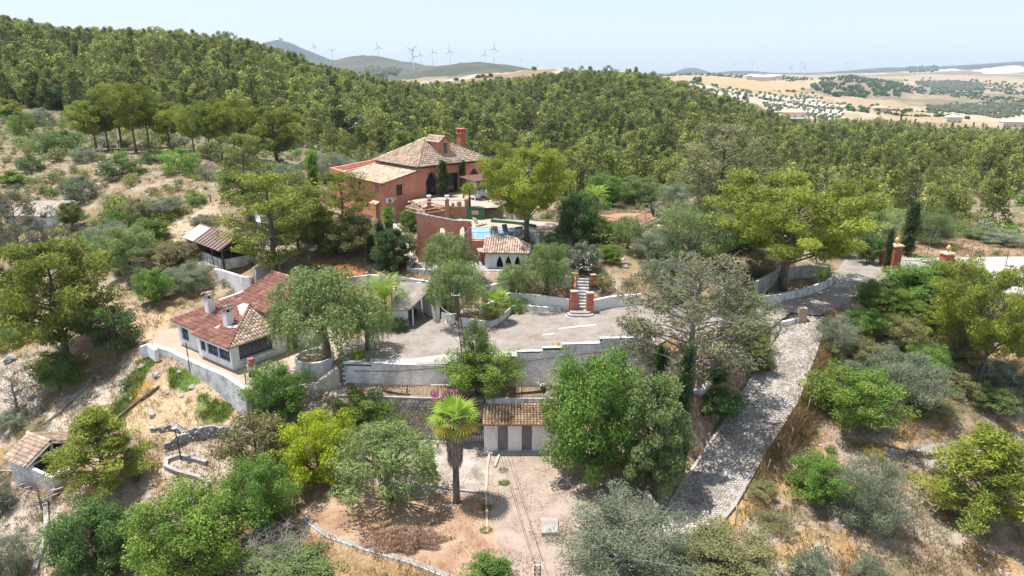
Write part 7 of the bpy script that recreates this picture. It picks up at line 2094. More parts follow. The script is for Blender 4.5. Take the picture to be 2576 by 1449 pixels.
PLANTS = [
 ("pine_e", 243, 381, 255, 92, "leftmost pine of the grove on the flat shelf, thin crown", PN, "pine_yellow"),
 ("pine_e", 273, 378, 238, 70, "second pine from the left in the grove, darker crown", PN, "pine_green"),
 ("pine_e", 307, 374, 213, 98, "tallest broad pine of the grove, left of the two tallest", PN, "pine_yellow"),
 ("pine_e", 343, 384, 210, 92, "tall pine of the grove, right of the two tallest", PN, "pine_yellow"),
 ("pine_e", 376, 372, 228, 72, "pine of the grove behind the pile of grey logs", PN, "pine_green"),
 ("pine_e", 428, 378, 258, 92, "round headed pine in the middle of the grove", PN, "pine_yellow"),
 ("pine_e", 490, 391, 266, 66, "slim pine in the right half of the grove", PN, "pine_yellow"),
 ("pine_e", 530, 397, 254, 70, "pine with a slender trunk right of the slim grove pine", PN, "pine_green"),
 ("pine_e", 560, 404, 258, 80, "pine of the grove beside the rail fence", PN, "pine_yellow"),
 ("pine_e", 592, 392, 250, 82, "last slender pine at the right end of the grove", PN, "pine_yellow"),
 ("pine_a", 697, 412, 268, 128, "full rounded bright pine standing right of the grove", PN, "pine_yellow"),
 ("broad_a", 157, 278, 214, 98, "dark grey green oak standing at the left edge of the forest", "tree", "dark_leaf"),
 ("bush_b", 157, 392, 330, 98, "big dark green shrub on the slope left of the pine grove", BS, "dark_leaf"),
 ("bush_b", 213, 412, 370, 58, "olive green shrub at the foot of the leftmost grove pine", BS, "olive_leaf"),
 ("bush_b", 305, 454, 392, 98, "wide dark shrub on the slope below the middle of the grove", BS, "dark_leaf"),
 ("bush_b", 457, 442, 374, 88, "dark green shrub below the right half of the grove", BS, "mid_leaf"),
 ("bush_c", 523, 456, 412, 48, "small olive shrub below the rail fence of the grove", BS, "olive_leaf"),
 ("bush_b", 82, 438, 390, 58, "dark shrub near the left edge above the grey hut", BS, "dark_leaf"),
 ("bush_b", 205, 515, 444, 82, "grey green wide shrub between the grove and the grey hut", BS, "olive_leaf"),
 ("bush_a", 37, 472, 430, 54, "yellow green shrub at the left edge above the grey hut", BS, "bright_leaf"),
 ("bush_b", 60, 342, 280, 58, "dark shrub at the left edge under the forest", BS, "mid_leaf"),
 ("bush_b", 108, 318, 272, 52, "dull shrub left of the dark oak at the forest edge", BS, "olive_leaf"),
 ("bush_a", 30, 300, 250, 60, "yellowish shrub at the left edge below the forest", BS, "pine_yellow"),
 ("bush_b", 390, 412, 376, 60, "dark shrub in the shade under the grove", BS, "dark_leaf"),
 ("pine_bare", 62, 680, 478, 130, "thin grey half dead pine at the left edge in front of the grey hut", PN, "pine_dull"),
 ("pine_a", 182, 575, 510, 48, "small pine beside the grey hut", PN, "pine_green"),
 ("olive_a", 283, 668, 562, 112, "broad olive green shrub in the thicket left of the timber shed", BS, "olive_leaf"),
 ("broad_b", 335, 716, 572, 118, "tall olive brown bush in the middle of the thicket", BS, "pepper_leaf"),
 ("bush_a", 383, 622, 552, 84, "bright green shrub at the top of the thicket", BS, "bright_leaf"),
 ("broad_b", 440, 700, 612, 128, "brown olive bush next to the timber shed posts", BS, "brown_leaf"),
 ("broad_b", 393, 778, 678, 84, "dark green bush at the lower end of the thicket", BS, "mid_leaf"),
 ("olive_a", 488, 752, 668, 122, "grey green olive behind the cottage flat roof", "olive tree", "olive_leaf"),
 ("deadbush", 362, 716, 640, 60, "leafless grey bush inside the thicket", BS, None),
 ("bush_b", 300, 590, 530, 78, "green shrub above the thicket on the scrub slope", BS, "mid_leaf"),
 ("bush_b", 345, 560, 500, 76, "dull green shrub on the slope above the bright shrub", BS, "scrub_leaf"),
 ("olive_b", 425, 555, 498, 70, "grey green olive by the bare path above the shed", "olive tree", "olive_leaf"),
 ("bush_b", 517, 590, 540, 60, "grey green shrub behind the white roof sheet of the timber shed", BS, "olive_leaf"),
 ("bush_b", 495, 520, 486, 50, "shrub beside the upper end of the bare path", BS, "mid_leaf"),
 ("bush_a", 250, 640, 580, 60, "olive shrub at the left side of the thicket", BS, "pepper_leaf"),
 ("pine_a", 172, 915, 604, 232, "large pine with a leaning trunk on the slope left of the cottage", PN, "pine_yellow"),
 ("open_b", 296, 895, 765, 108, "dark fig tree on the bare earth right of the leaning pine", "fig tree", "dark_leaf"),
 ("open_b", 150, 977, 884, 108, "small loose tree below the leaning pine", "tree", "mid_leaf"),
 ("olive_b", 38, 810, 700, 118, "grey green olive at the left edge beside the leaning pine", "olive tree", "olive_leaf"),
 ("bush_b", 30, 880, 810, 90, "dark shrub below the olive at the left edge", BS, "mid_leaf"),
 ("bare", 44, 1030, 918, 92, "nearly bare small tree at the left edge on pale rock", "tree", None),
 ("bush_b", 40, 1090, 1034, 84, "grey green shrub at the left edge above the ruined shed", BS, "olive_leaf"),
 ("bush_c", 110, 1090, 1060, 60, "low shrub behind the roof of the ruined shed", BS, "scrub_leaf"),
 ("pine_b", 285, 1305, 1033, 222, "young yellow green pine right of the ruined shed", PN, "pine_yellow"),
 ("broad_a", 258, 1490, 1275, 182, "big dark glossy shrub at the bottom left under the young pine", BS, "dark_leaf"),
 ("olive_b", 30, 1490, 1352, 120, "grey green olive in the bottom left corner", "olive tree", "olive_leaf"),
 ("olive_b", 12, 1302, 1212, 66, "small olive at the left edge below the ruined shed", "olive tree", "olive_leaf"),
 ("bare", 105, 1280, 1190, 70, "cut leafless stump with bare shoots in front of the ruined shed", "tree", None),
 ("broad_b", 668, 1385, 1166, 160, "dark green bushy tree above the bright shrubs at the bottom", "tree", "mid_leaf"),
 ("broad_a", 505, 1520, 1245, 225, "large bright green shrub at the bottom left of centre", BS, "bright_leaf"),
 ("deadbush", 706, 1418, 1312, 165, "tangle of grey dead branches beside the bright green shrub", BS, None),
 ("broad_b", 735, 1510, 1398, 205, "yellow green shrub at the bottom edge beneath the dead branches", BS, "pepper_leaf"),
 ("open_b", 650, 1198, 1040, 150, "thin leaved walnut tree near the concrete tank", "tree", "brown_leaf"),
 ("broad_b", 700, 1045, 915, 130, "green citrus tree in front of the round white planter", "citrus tree", "mid_leaf", 46.2),
 ("broad_b", 812, 1252, 1052, 178, "bright lime green mulberry tree", "tree", "lime_leaf"),
 ("pepper_a", 978, 1255, 1062, 258, "wide grey green pepper tree left of the fan palm", "pepper tree", "pepper_leaf"),
 ("broad_b", 925, 1130, 985, 150, "green tree in front of the walkway railing behind the lime green tree", "tree", "bright_leaf"),
 ("broad_a", 1484, 1245, 898, 202, "tall dense green tree hiding the right side of the shed", "tree", "mid_leaf"),
 ("conifer", 1632, 1272, 950, 150, "bushy dark conifer between the dense tree and the slim cypress", "conifer", "pepper_leaf"),
 ("cypress", 1703, 1195, 873, 46, "tall slim dark cypress left of the stone path", "cypress", "cypress_leaf"),
 ("cypress", 1651, 1075, 868, 42, "shorter dark cypress behind the bushy conifer", "cypress", "cypress_leaf"),
 ("olive_a", 1568, 1530, 1290, 305, "large grey green olive tree at the bottom edge", "olive tree", "olive_leaf"),
 ("bush_a", 1232, 1490, 1414, 108, "green shrub at the bottom edge left of the dark mast", BS, "mid_leaf"),
 ("broad_b", 1212, 1012, 872, 158, "bright green round tree against the block retaining wall", "tree", "bright_leaf", 47.7),
 ("open_b", 1198, 935, 808, 66, "small upright green tree rising behind the round one at the mast", "tree", "bright_leaf", 48.0),
 ("pine_c", 628, 560, 338, 130, "tall thin pine between the grove and the villa", PN, "pine_green"),
 ("pine_c", 697, 707, 432, 205, "tall pine with open crown and bare trunk above the cottage roof", PN, "pine_yellow"),
 ("pine_c", 752, 640, 470, 120, "second open pine left of the garden cypresses", PN, "pine_yellow"),
 ("olive_b", 730, 500, 412, 95, "grey green olive left of the spiky yucca", "olive tree", "olive_leaf"),
 ("olive_b", 840, 470, 388, 100, "grey olive beside the left wall of the villa", "olive tree", "olive_leaf"),
 ("pine_c", 868, 640, 432, 118, "slender yellow green pine in front of the villa side wall", PN, "pine_yellow"),
 ("pine_b", 815, 650, 520, 92, "young pine left of the villa garden shrubs", PN, "pine_green"),
 ("broad_b", 893, 660, 545, 125, "dark olive shrub below the villa side wall", BS, "brown_leaf"),
 ("broad_b", 845, 660, 590, 80, "dark green shrub under the slender pine", BS, "dark_leaf"),
 ("cypress", 962, 655, 558, 30, "small dark cypress left of the red tower", "cypress", "cypress_leaf"),
 ("cypress", 934, 660, 590, 22, "thin dark cypress beside the small one near the ramp", "cypress", "cypress_leaf"),
 ("conifer", 992, 695, 578, 92, "dark bushy conifer by the white ramp wall", "conifer", "cypress_leaf"),
 ("broad_b", 1032, 584, 526, 48, "dark green shrub behind the red tower", BS, "mid_leaf"),
 ("bush_a", 1052, 640, 600, 28, "small clipped green and brown thuja at the tower corner", BS, "brown_leaf"),
 ("pepper_b", 1130, 712, 580, 118, "grey green pepper tree in front of the red tower", "pepper tree", "pepper_leaf"),
 ("pepper_b", 1152, 800, 650, 130, "drooping pepper tree right of the garage", "pepper tree", "pepper_leaf"),
 ("broad_b", 1108, 788, 700, 62, "dark green creeper covered shrub at the garage side", BS, "mid_leaf"),
 ("pepper_b", 1288, 752, 662, 74, "thin pepper tree in front of the white annex", "pepper tree", "pepper_leaf"),
 ("pepper_a", 1372, 758, 608, 122, "full pepper tree left of the brick stair", "pepper tree", "pepper_leaf"),
 ("broad_b", 1462, 702, 612, 78, "oleander with white flowers right of the pepper tree", "oleander", "olive_leaf"),
 ("pine_d", 1326, 612, 368, 205, "large pine with a bent trunk standing by the pool", PN, "pine_yellow"),
 ("broad_a", 1450, 618, 488, 100, "dark tree right of the pool pine", "tree", "dark_leaf"),
 ("broad_b", 1502, 618, 548, 92, "yellow green shrub under the red roof terrace", BS, "bright_leaf"),
 ("broad_b", 1535, 668, 618, 60, "bright green shrub right of the curved white wall", BS, "bright_leaf"),
 ("pepper_b", 1578, 630, 540, 70, "thin pepper tree in front of the red roof terrace", "pepper tree", "pepper_leaf"),
 ("olive_b", 1640, 665, 580, 100, "grey shrub between the terrace house and the rock garden", BS, "olive_leaf"),
 ("olive_a", 1728, 690, 515, 192, "large grey green olive right of the terrace house", "olive tree", "pepper_leaf"),
 ("broad_b", 1600, 520, 445, 110, "round olive green tree behind the red roof terrace", "tree", "pepper_leaf"),
 ("broad_a", 1520, 520, 440, 90, "dark green tree behind the terrace house", "tree", "mid_leaf"),
 ("bush_b", 1510, 740, 690, 62, "olive brown shrub at the top right of the brick stair", BS, "brown_leaf"),
 ("bush_c", 1580, 730, 700, 36, "spiky grey plant in the rock garden", "plant", "olive_leaf"),
 ("bush_b", 1300, 790, 750, 50, "low green shrub beside the short fan palm", BS, "mid_leaf"),
 ("bush_b", 1005, 838, 800, 52, "dark green shrub at the left garage corner", BS, "dark_leaf"),
 ("bush_a", 900, 905, 885, 32, "small round golden shrub at the left end of the block wall", BS, "lime_leaf"),
 ("pepper_a", 822, 925, 668, 235, "large pepper tree in the round white planter", "pepper tree", "pepper_leaf"),
 ("pepper_b", 925, 880, 740, 118, "lower pepper tree at the left edge of the parking area", "pepper tree", "pepper_leaf"),
 ("pepper_b", 678, 830, 725, 85, "grey green branchy tree over the right end of the cottage roof", "tree", "pepper_leaf"),
 ("pine_bare", 1732, 985, 642, 320, "half bare grey twigged pine beside the drive", PN, "pine_dull"),
 ("broad_b", 1850, 850, 722, 105, "dark green fig behind the half bare pine", "fig tree", "dark_leaf"),
 ("pine_d", 1965, 722, 440, 350, "broad umbrella pine over the drive", PN, "pine_yellow"),
 ("pine_c", 1800, 590, 312, 170, "tall thin pine with brownish top behind the large olive", PN, "pine_dull"),
 ("bush_a", 1895, 948, 888, 72, "bright yellow green shrub beside the stone path", BS, "bright_leaf"),
 ("bush_a", 1792, 978, 918, 66, "dark shrub in front of the low white block wall", BS, "dark_leaf"),
 ("bush_a", 1790, 1090, 988, 128, "round dark green shrub at the left edge of the stone path", BS, "dark_leaf"),
 ("pine_b", 1870, 900, 800, 130, "drooping green pine branches beside the whitewashed wall end", PN, "pine_green"),
 ("broad_a", 2345, 812, 666, 215, "large dark green hedge tree beside the gate", "tree", "mid_leaf"),
 ("broad_b", 2232, 815, 735, 172, "bright green hedge shrub next to the drive", BS, "bright_leaf"),
 ("olive_b", 2097, 922, 800, 95, "grey green olive at the upper right edge of the stone path", "olive tree", "olive_leaf"),
 ("broad_b", 2168, 860, 780, 92, "dark green shrub in the hedge above the olive", BS, "mid_leaf"),
 ("broad_b", 2252, 908, 800, 108, "brown green shrub in the middle of the right bank", BS, "brown_leaf"),
 ("broad_b", 2395, 850, 735, 100, "mid green shrub behind the bright pine on the right bank", BS, "mid_leaf"),
 ("pine_d", 2455, 962, 664, 222, "yellow green pine on the right bank below the sandy road", PN, "pine_yellow"),
 ("pine_b", 2330, 880, 770, 72, "young yellowish pine in front of the dark hedge", PN, "pine_yellow"),
 ("olive_a", 2238, 1062, 892, 192, "large grey green olive in the middle of the right bank", "olive tree", "olive_leaf"),
 ("broad_b", 2128, 1128, 934, 188, "dense green shrub on the right bank next to the dry slope", BS, "bright_leaf"),
 ("olive_b", 2522, 1008, 915, 132, "grey green shrub at the right edge under the yellow pine", BS, "olive_leaf"),
 ("bush_b", 2400, 1010, 940, 100, "dull olive shrub between the olive and the right edge", BS, "scrub_leaf"),
 ("broad_b", 2045, 1295, 1155, 135, "green shrub low on the right slope, left of the grey olive", BS, "mid_leaf"),
 ("olive_a", 2165, 1368, 1165, 165, "grey olive low on the right slope", "olive tree", "olive_leaf"),
 ("bush_c", 1945, 1352, 1300, 82, "thin grey green shrub among straw grass by the path", BS, "scrub_leaf"),
 ("bush_b", 1905, 1255, 1215, 80, "low olive shrub on the straw slope beside the path", BS, "scrub_leaf"),
 ("pine_b", 2440, 1400, 1092, 285, "big bright yellow green pine at lower right", PN, "pine_yellow"),
 ("broad_b", 1800, 1510, 1362, 240, "olive green shrub at the bottom right of the large olive", BS, "scrub_leaf"),
 ("bush_b", 2030, 1490, 1392, 95, "small green shrub at the bottom edge on the right slope", BS, "olive_leaf"),
 ("bush_b", 2175, 1490, 1405, 75, "grey green tuft at the bottom edge right of centre", BS, "olive_leaf"),
 ("bush_c", 2195, 1160, 1128, 50, "small plant with yellow flowers on the right slope", "plant", "yellow_petal"),
 ("bush_b", 1215, 742, 700, 46, "small olive shrub left of the short fan palm", BS, "olive_leaf"),
 ("broad_b", 1668, 722, 655, 84, "grey green shrub at the right end of the rock garden", BS, "olive_leaf"),
 ("broad_b", 1700, 775, 700, 90, "olive green shrub behind the half bare pine", BS, "pepper_leaf"),
 ("broad_a", 1848, 640, 548, 125, "dark olive tree between the large olive and the umbrella pine", "tree", "dark_leaf"),
 ("olive_b", 1905, 705, 640, 80, "shrub on the bank left of the umbrella pine trunk", BS, "brown_leaf"),
 ("broad_b", 2110, 648, 585, 66, "dark shrub at the bend of the drive behind the umbrella pine", BS, "mid_leaf"),
 ("broad_b", 2060, 610, 545, 92, "olive tree behind the right side of the umbrella pine", "tree", "pepper_leaf"),
 ("olive_a", 1690, 520, 462, 92, "round olive tree behind the large olive", "olive tree", "olive_leaf"),
 ("broad_b", 1420, 470, 425, 70, "bright shrub right of the pool pine crown", BS, "bright_leaf"),
 ("pine_b", 1440, 440, 370, 60, "young pine right behind the pool pine", PN, "pine_yellow"),
 ("broad_b", 722, 600, 520, 86, "green tree at the foot of the second open pine", "tree", "pepper_leaf"),
 ("broad_b", 772, 615, 540, 74, "dark tree between the open pine and the villa shrubs", "tree", "dark_leaf"),
 ("olive_b", 664, 470, 418, 74, "grey olive below the full rounded pine", "olive tree", "olive_leaf"),
 ("pine_b", 910, 352, 290, 46, "bright young pine on the slope left behind the villa", PN, "pine_yellow"),
 ("pine_b", 960, 345, 288, 52, "bright young pine right above the villa wing roof", PN, "pine_yellow"),
 ("pine_b", 868, 362, 300, 44, "leftmost bright young pine behind the villa", PN, "pine_yellow"),
 ("broad_b", 1400, 655, 590, 70, "dark green shrub beneath the pool pine", BS, "dark_leaf"),
 ("broad_b", 1560, 610, 560, 56, "leafy green shrub against the terrace house wall", BS, "mid_leaf"),
 ("broad_b", 2150, 958, 858, 108, "brown green shrub above the dense green one on the right bank", BS, "brown_leaf"),
 ("broad_b", 2312, 968, 868, 112, "mid green shrub right of the large olive on the right bank", BS, "mid_leaf"),
 ("broad_b", 2398, 945, 850, 104, "brownish shrub under the left side of the right bank pine", BS, "brown_leaf"),
 ("broad_b", 2205, 790, 708, 104, "green shrub joining the drive and the hedge", BS, "bright_leaf"),
 ("broad_b", 2285, 760, 684, 108, "dark shrub at the left end of the hedge by the gate", BS, "dark_leaf"),
 ("broad_b", 2425, 775, 700, 84, "green shrub at the right end of the hedge by the gate", BS, "mid_leaf"),
 ("bush_b", 2335, 1068, 995, 104, "dull shrub below the large olive on the right bank", BS, "scrub_leaf"),
 ("olive_b", 2142, 1000, 905, 96, "grey green shrub between the path olive and the dense green shrub", BS, "olive_leaf"),
 ("broad_b", 2480, 1055, 975, 112, "olive shrub under the right bank pine at the right edge", BS, "pepper_leaf"),
 ("pine_b", 2545, 905, 790, 84, "small yellow pine at the right edge below the sandy road", PN, "pine_yellow"),
 ("broad_b", 2340, 860, 790, 104, "dark shrub in the middle of the hedge below the gate", BS, "mid_leaf"),
 ("cypress", 2280, 640, 508, 38, "tall cypress behind the left gate pillar", "cypress", "cypress_leaf"),
 ("cypress", 2226, 684, 578, 19, "very slim cypress in the ochre planter at the gate", "cypress", "cypress_leaf"),
 ("olive_a", 2185, 622, 520, 142, "olive tree left behind the gate", "olive tree", "pepper_leaf"),
 ("olive_a", 2335, 622, 528, 122, "olive tree right behind the gate", "olive tree", "pepper_leaf"),
 ("broad_b", 2180, 668, 598, 58, "dark green tree left of the slim cypress at the gate", "tree", "dark_leaf"),
 ("olive_b", 2520, 622, 585, 110, "grey green shrub beyond the wire fence at right", BS, "olive_leaf"),
 ("olive_b", 2450, 605, 570, 70, "pale shrub behind the wire fence", BS, "pepper_leaf"),
 ("cypress", 1115, 500, 404, 30, "broad cypress in front of the villa facade", "cypress", "cypress_leaf", 87.5),
 ("cypress", 1165, 470, 404, 16, "thin cypress right of the dark glass front of the villa", "cypress", "cypress_leaf", 91.0),
 ("conifer", 1243, 500, 405, 48, "dark conifer at the right end of the villa", "conifer", "cypress_leaf"),
 ("broad_b", 1290, 520, 455, 60, "dark shrub between the villa and the pool pine", BS, "dark_leaf"),
 ("olive_b", 1000, 380, 340, 60, "grey tree behind the villa roof", "tree", "olive_leaf"),
]
for P_ in PLANTS:
 kind, u, vb, vt, w, lab, cat, leaf = P_[:8]
 plant(kind, u, vb, vt, w, lab, cat, leaf, y=P_[8] if len(P_) > 8 else None)
# ------------------------------------------------------------------ palms and yuccas
def frond_fan(fo, base, az, el, L, mat_t, n=13, w=0.06):
 d = np.array([math.cos(az) * math.cos(el), math.sin(az) * math.cos(el), math.sin(el)])
 c = base + d * L * .5
 side = unit(np.cross(d, [0, 0, 1.0])); up_ = np.cross(side, d)
 V = []; k = 0
 fs = []
 for i in range(n):
  a = (i / (n - 1) - .5) * 2.9
  dd = d * math.cos(a) + side * math.sin(a)
  tip = c + dd * L * .6 + np.array([0, 0, -.12 * L * abs(math.sin(a)) - .05 * L])
  m = c + dd * L * .3
  q = unit(np.cross(dd, up_)) * w * L * .5
  V += [c, m + q, tip, m - q]
 V = np.array(V)
 fo.add(V, np.arange(len(V)).reshape(-1, 4), np.clip(mat_t + R_.uniform(-.15, .15, n), 0, 1))
 q = side * .012 * L * 2
 S_ = np.array([base - q, base + q, c + q, c - q]); fo.add(S_, np.arange(4).reshape(1, 4), .3)
def frond_feather(fo, base, az, el, L, tone, n=26, w=.03, droop=.9):
 pts = []
 for i in range(n + 1):
  f = i / n
  e = el - droop * f * f * 1.6
  pts.append((pts[-1] if pts else np.array(base, float)) + (np.array([math.cos(az) * math.cos(e), math.sin(az) * math.cos(e), math.sin(e)]) * (L / n) if i else 0))
 V, T = [], []
 for i in range(1, n):
  t = unit(pts[i + 1] - pts[i - 1]); s_ = unit(np.cross(t, [0, 0, 1.0]))
  ll = L * .26 * math.sin(math.pi * (.12 + .85 * i / n))
  for sg in (-1, 1):
   dd = unit(s_ * sg + t * .55 + np.array([0, 0, -.25]))
   q = t * w * L * .35
   V += [pts[i] - q * .5, pts[i] + dd * ll * .5 + q, pts[i] + dd * ll, pts[i] + dd * ll * .5 - q]
 V = np.array(V); fo.add(V, np.arange(len(V)).reshape(-1, 4), np.clip(tone + R_.uniform(-.2, .2, len(V) // 4), 0, 1))
def fan_palm(label, p, h, r, skirt=True, nf=27):
 t = thing("fan_palm", label, "palm", tuple(p))
 q = MB(); q.tube([(0, 0, -.2), (0, 0, .15), (.02, 0, h * .5), (0, 0, h)], [r * .2, r * .14, r * .11, r * .1], 10); q.build("trunk", "bark", t)
 fo, fy = Foliage(), Foliage()
 for i in range(nf):
  az = i * 2.39996; f = i / nf
  el = 1.35 - 2.05 * f
  tgt = fy if f > .62 and i % 2 == 0 else fo
  frond_fan(tgt, np.array([0, 0, h + .05]), az, el, r * R_.uniform(.9, 1.08), .75 - .35 * f)
 link("crown", fo.mesh("crown", "palm_leaf"), t)
 if fy.V: link("yellow_fronds", fy.mesh("yellow_fronds", "palm_yellow"), t)
 if skirt:
  fs_ = Foliage()
  k = 2200
  a = R_.random(k) * 6.283; z = h - R_.random(k) ** 1.1 * h * .5
  rr_ = r * (.36 - .1 * (h - z) / (h * .5)) * R_.uniform(.5, 1.05, k)
  c = np.stack([np.cos(a) * rr_, np.sin(a) * rr_, z - .1], 1)
  fs_.add(*leaves(c, np.array([0, 0, -1.0]) + R_.normal(size=(k, 3)) * .16, np.stack([np.cos(a), np.sin(a), 0 * a], 1) + R_.normal(size=(k, 3)) * .4, r * .42, .05, R_.random(k)))
  link("dead_skirt", fs_.mesh("dead_skirt", "palm_skirt"), t)
p = hit(1148, 1262); fan_palm("tall fan palm with shaggy grey skirt in the middle of the yard", p, D(1142, 1058, p.y).z - p.z, 1.75)
p = hit(1248, 800); fan_palm("short fan palm in the planter bed below the pepper trees", p, 1.3, 1.5, False, 34)
p = W(1181, 522, 11.8); fan_palm("small fan palm in front of the villa pergola", p, 2.0, 1.15, False, 34)
def date_palm(label, p, h, L, n=34, lab_leaf="palm_leaf"):
 t = thing("date_palm", label, "palm", tuple(p))
 q = MB(); q.tube([(0, 0, -.3), (0, 0, h * .6), (0, 0, h)], [.32, .26, .3], 10); q.build("trunk", "bark", t)
 fo = Foliage()
 for i in range(n):
  f = i / n
  frond_feather(fo, (0, 0, h), i * 2.39996, 1.35 - 1.15 * f, L * R_.uniform(.85, 1.1), .7 - .3 * f)
 link("crown", fo.mesh("crown", lab_leaf), t)
p = hit(968, 812); date_palm("date palm with arching fronds in front of the garage roof", p, max(1.5, D(968, 745, p.y).z - p.z), 3.0)
p = hit(2425, 700); date_palm("small date palm behind the curved red gate wall", p, .6, 2.2, 22)
p = W(2068, 712, 6.9); date_palm("small date palm at the end of the drive planter", p, .7, 1.9, 22)
p = W(1560, 548, 9.0); date_palm("palm rising behind the red roof terrace", D(1500, 540, 84), 2.4, 2.2, 24)
def yucca(label, p, h, r, heads=5):
 t = thing("yucca", label, "yucca", tuple(p))
 q = MB(); fo = Foliage()
 for k in range(heads):
  a = k * 2.4; x, y_ = math.cos(a) * r * .3 * (k > 0), math.sin(a) * r * .3 * (k > 0)
  hh = h * (1 - .12 * (k % 3))
  q.tube([(x * .4, y_ * .4, -.2), (x * .7, y_ * .7, hh * .5), (x, y_, hh)], [.14, .11, .09], 6)
  n = 110
  az = R_.random(n) * 6.283; el = R_.uniform(-1.1, 1.4, n)
  d = np.stack([np.cos(az) * np.cos(el), np.sin(az) * np.cos(el), np.sin(el)], 1)
  fo.add(*leaves(np.array([x, y_, hh]) + d * r * .33, d, R_.normal(size=(n, 3)), r * .68, .07, R_.random(n)))
  for zz in np.arange(hh * .35, hh, .25):
   m = 26; az = R_.random(m) * 6.283
   d = np.stack([np.cos(az) * .5, np.sin(az) * .5, -np.ones(m)], 1)
   fo.add(*leaves(np.array([x, y_, zz]) + d * r * .22, d, R_.normal(size=(m, 3)), r * .5, .06, R_.random(m) * .3))
 q.build("trunk", "bark", t); link("crown", fo.mesh("crown", "mid_leaf"), t)
p = hit(795, 535); yucca("tall dark yucca with spiky heads left of the villa", p, D(795, 385, p.y).z - p.z - .4, 1.5, 6)
p = hit(978, 592); yucca("yucca clump at the lower corner of the villa", p, D(978, 535, p.y).z - p.z, 1.3, 4)
p = W(1155, 1010, 3.2)
t = thing("bougainvillea", "bougainvillea with magenta flowers hanging over the rubble wall", "bougainvillea", (p.x, 46.6, 2.6))
fo, fm = Foliage(), Foliage()
for i in range(80):
 c = (R_.normal() * 1.1 - .1, -abs(R_.normal() * .3) - .1, R_.uniform(-1.9, 1.75))
 clump(fo, c, .34, 60, .13, .08, "leaf", R_.uniform(.2, .7))
 if c[2] > .6: clump(fm, (c[0], c[1] - .12, c[2] + .1), .3, 60, .12, .1, "leaf", R_.uniform(.2, .8))
link("foliage", fo.mesh("foliage", "brown_leaf"), t); link("flowers", fm.mesh("flowers", "magenta_bract"), t, "stuff")
q = MB(); q.tube([(0, .2, -2.6), (.1, .1, -1), (.3, 0, .6)], [.07, .05, .03], 6); q.build("stem", "bark", t)
p = hit(1462, 702); t = thing("white_blossom", "white blossom sprays over the oleander", "flowers", tuple(p))
t.name = "oleander_blossom"
fo = Foliage()
for i in range(30): clump(fo, (R_.normal() * .8, -.6 + R_.normal() * .4, R_.uniform(.6, 3.0)), .25, 10, .1, .09, "leaf", .6)
link("petals", fo.mesh("petals", "white_petal"), t, "stuff")
p = W(1010, 1385, 0)
t = thing("brush_pile", "heap of dry brown palm fronds and twigs in the yard", "brush pile", tuple(p))
fo, fd = Foliage(), Foliage()
for tgt, k, ln, wd in ((fo, 4200, .34, .022), (fd, 1300, .3, .05)):
 a = R_.random(k) * 6.283; rr_ = np.sqrt(R_.random(k));
 rr_ = rr_ * (.75 + .35 * np.sin(a * 3 + 1) * np.sin(a * 5)) + np.abs(R_.normal(size=k)) * .09
 c = np.stack([np.cos(a) * rr_ * 2.7, np.sin(a) * rr_ * 1.35 + .7, np.clip(1 - rr_ ** 2, .03, 1) * .85 * R_.uniform(.5, 1.05, k) + .05], 1)
 tgt.add(*leaves(c, R_.normal(size=(k, 3)) * np.array([1, 1, .5]), R_.normal(size=(k, 3)), ln, wd, R_.random(k)))
link("twigs", fo.mesh("twigs", "dry_brush"), t); link("dead_leaves", fd.mesh("dead_leaves", "dead_leaf"), t)
for i, (u, v, n, lab) in enumerate(((1268, 1216, 90, "larger green weed tuft in the yard"), (1265, 1184, 40, "small green weed tuft near the drain tile"), (1225, 1278, 70, "green weed tuft on the brick edging"), (1222, 1335, 60, "green weed tuft at the lower end of the brick edging"), (450, 1205, 70, "bright weed tuft by the winding edging"))):
 p = W(u, v, 0) if u > 1000 else hit(u, v)
 fo = Foliage(); clump(fo, (0, 0, .06), (.42, .36, .14), n * 3, .22, .03, "needle", .5)
 o = link("weed_tuft", fo.mesh("weed_tuft", "weed")); o.location = p; tag(o, lab, "weeds", "weed tufts in the yard")
# ------------------------------------------------------------------ forest
FP = []
def fpine(key, H, env, seed, nb=20, per=54, leaf="pine_forest"):
 global R_
 R_ = np.random.default_rng(seed); rr = random.Random(seed)
 fo = Foliage()
 ga = 0
 for i in range(nb):
  t = .10 + .86 * (i + .5) / nb; ga += 2.4 + rr.uniform(-.4, .4)
  R = env(t) * H * rr.uniform(.65, 1.1)
  c = (math.cos(ga) * R * .75, math.sin(ga) * R * .75, t * H)
  rc = H * rr.uniform(.085, .13)
  clump(fo, c, (rc, rc, rc * .75), per, H * .058, H * .028, "needle", rr.uniform(.2, .8), .4)
 clump(fo, (0, 0, H * .95), H * .08, per, H * .07, H * .03, "needle", .6)
 tk = MB(); tk.tube([(0, 0, -.6), (rr.uniform(-.2, .2), 0, H * .5), (0, 0, H * .93)], [H * .02, H * .015, H * .005], 5)
 V = np.vstack(fo.V); Fq = np.vstack(fo.F); T = np.concatenate(fo.T)
 tf = [f for f in tk.f if len(f) == 4]
 n0 = len(V)
 me = np_mesh("pine_tree", np.vstack([V, np.array(tk.v)]), np.vstack([Fq, np.array(tf) + n0]), [M[leaf], M["bark"]], np.clip(np.concatenate([T, np.full(len(tf), .5)]), 0, 1), np.concatenate([np.zeros(len(Fq)), np.ones(len(tf))]))
 FP.append(me)
fpine("a", 8, dome(.34, .1), 61, 26); fpine("b", 8, cone(.40, .12), 62, 28); fpine("c", 8, dome(.42, .3), 63, 26); fpine("d", 8, cone(.32, .15), 64, 26, 54, "pine_green"); fpine("e", 8, dome(.28, .05), 65, 24)
fr_ = np.random.default_rng(77)
cyv = np.sqrt(fr_.uniform(98 ** 2, 640 ** 2, 27000))
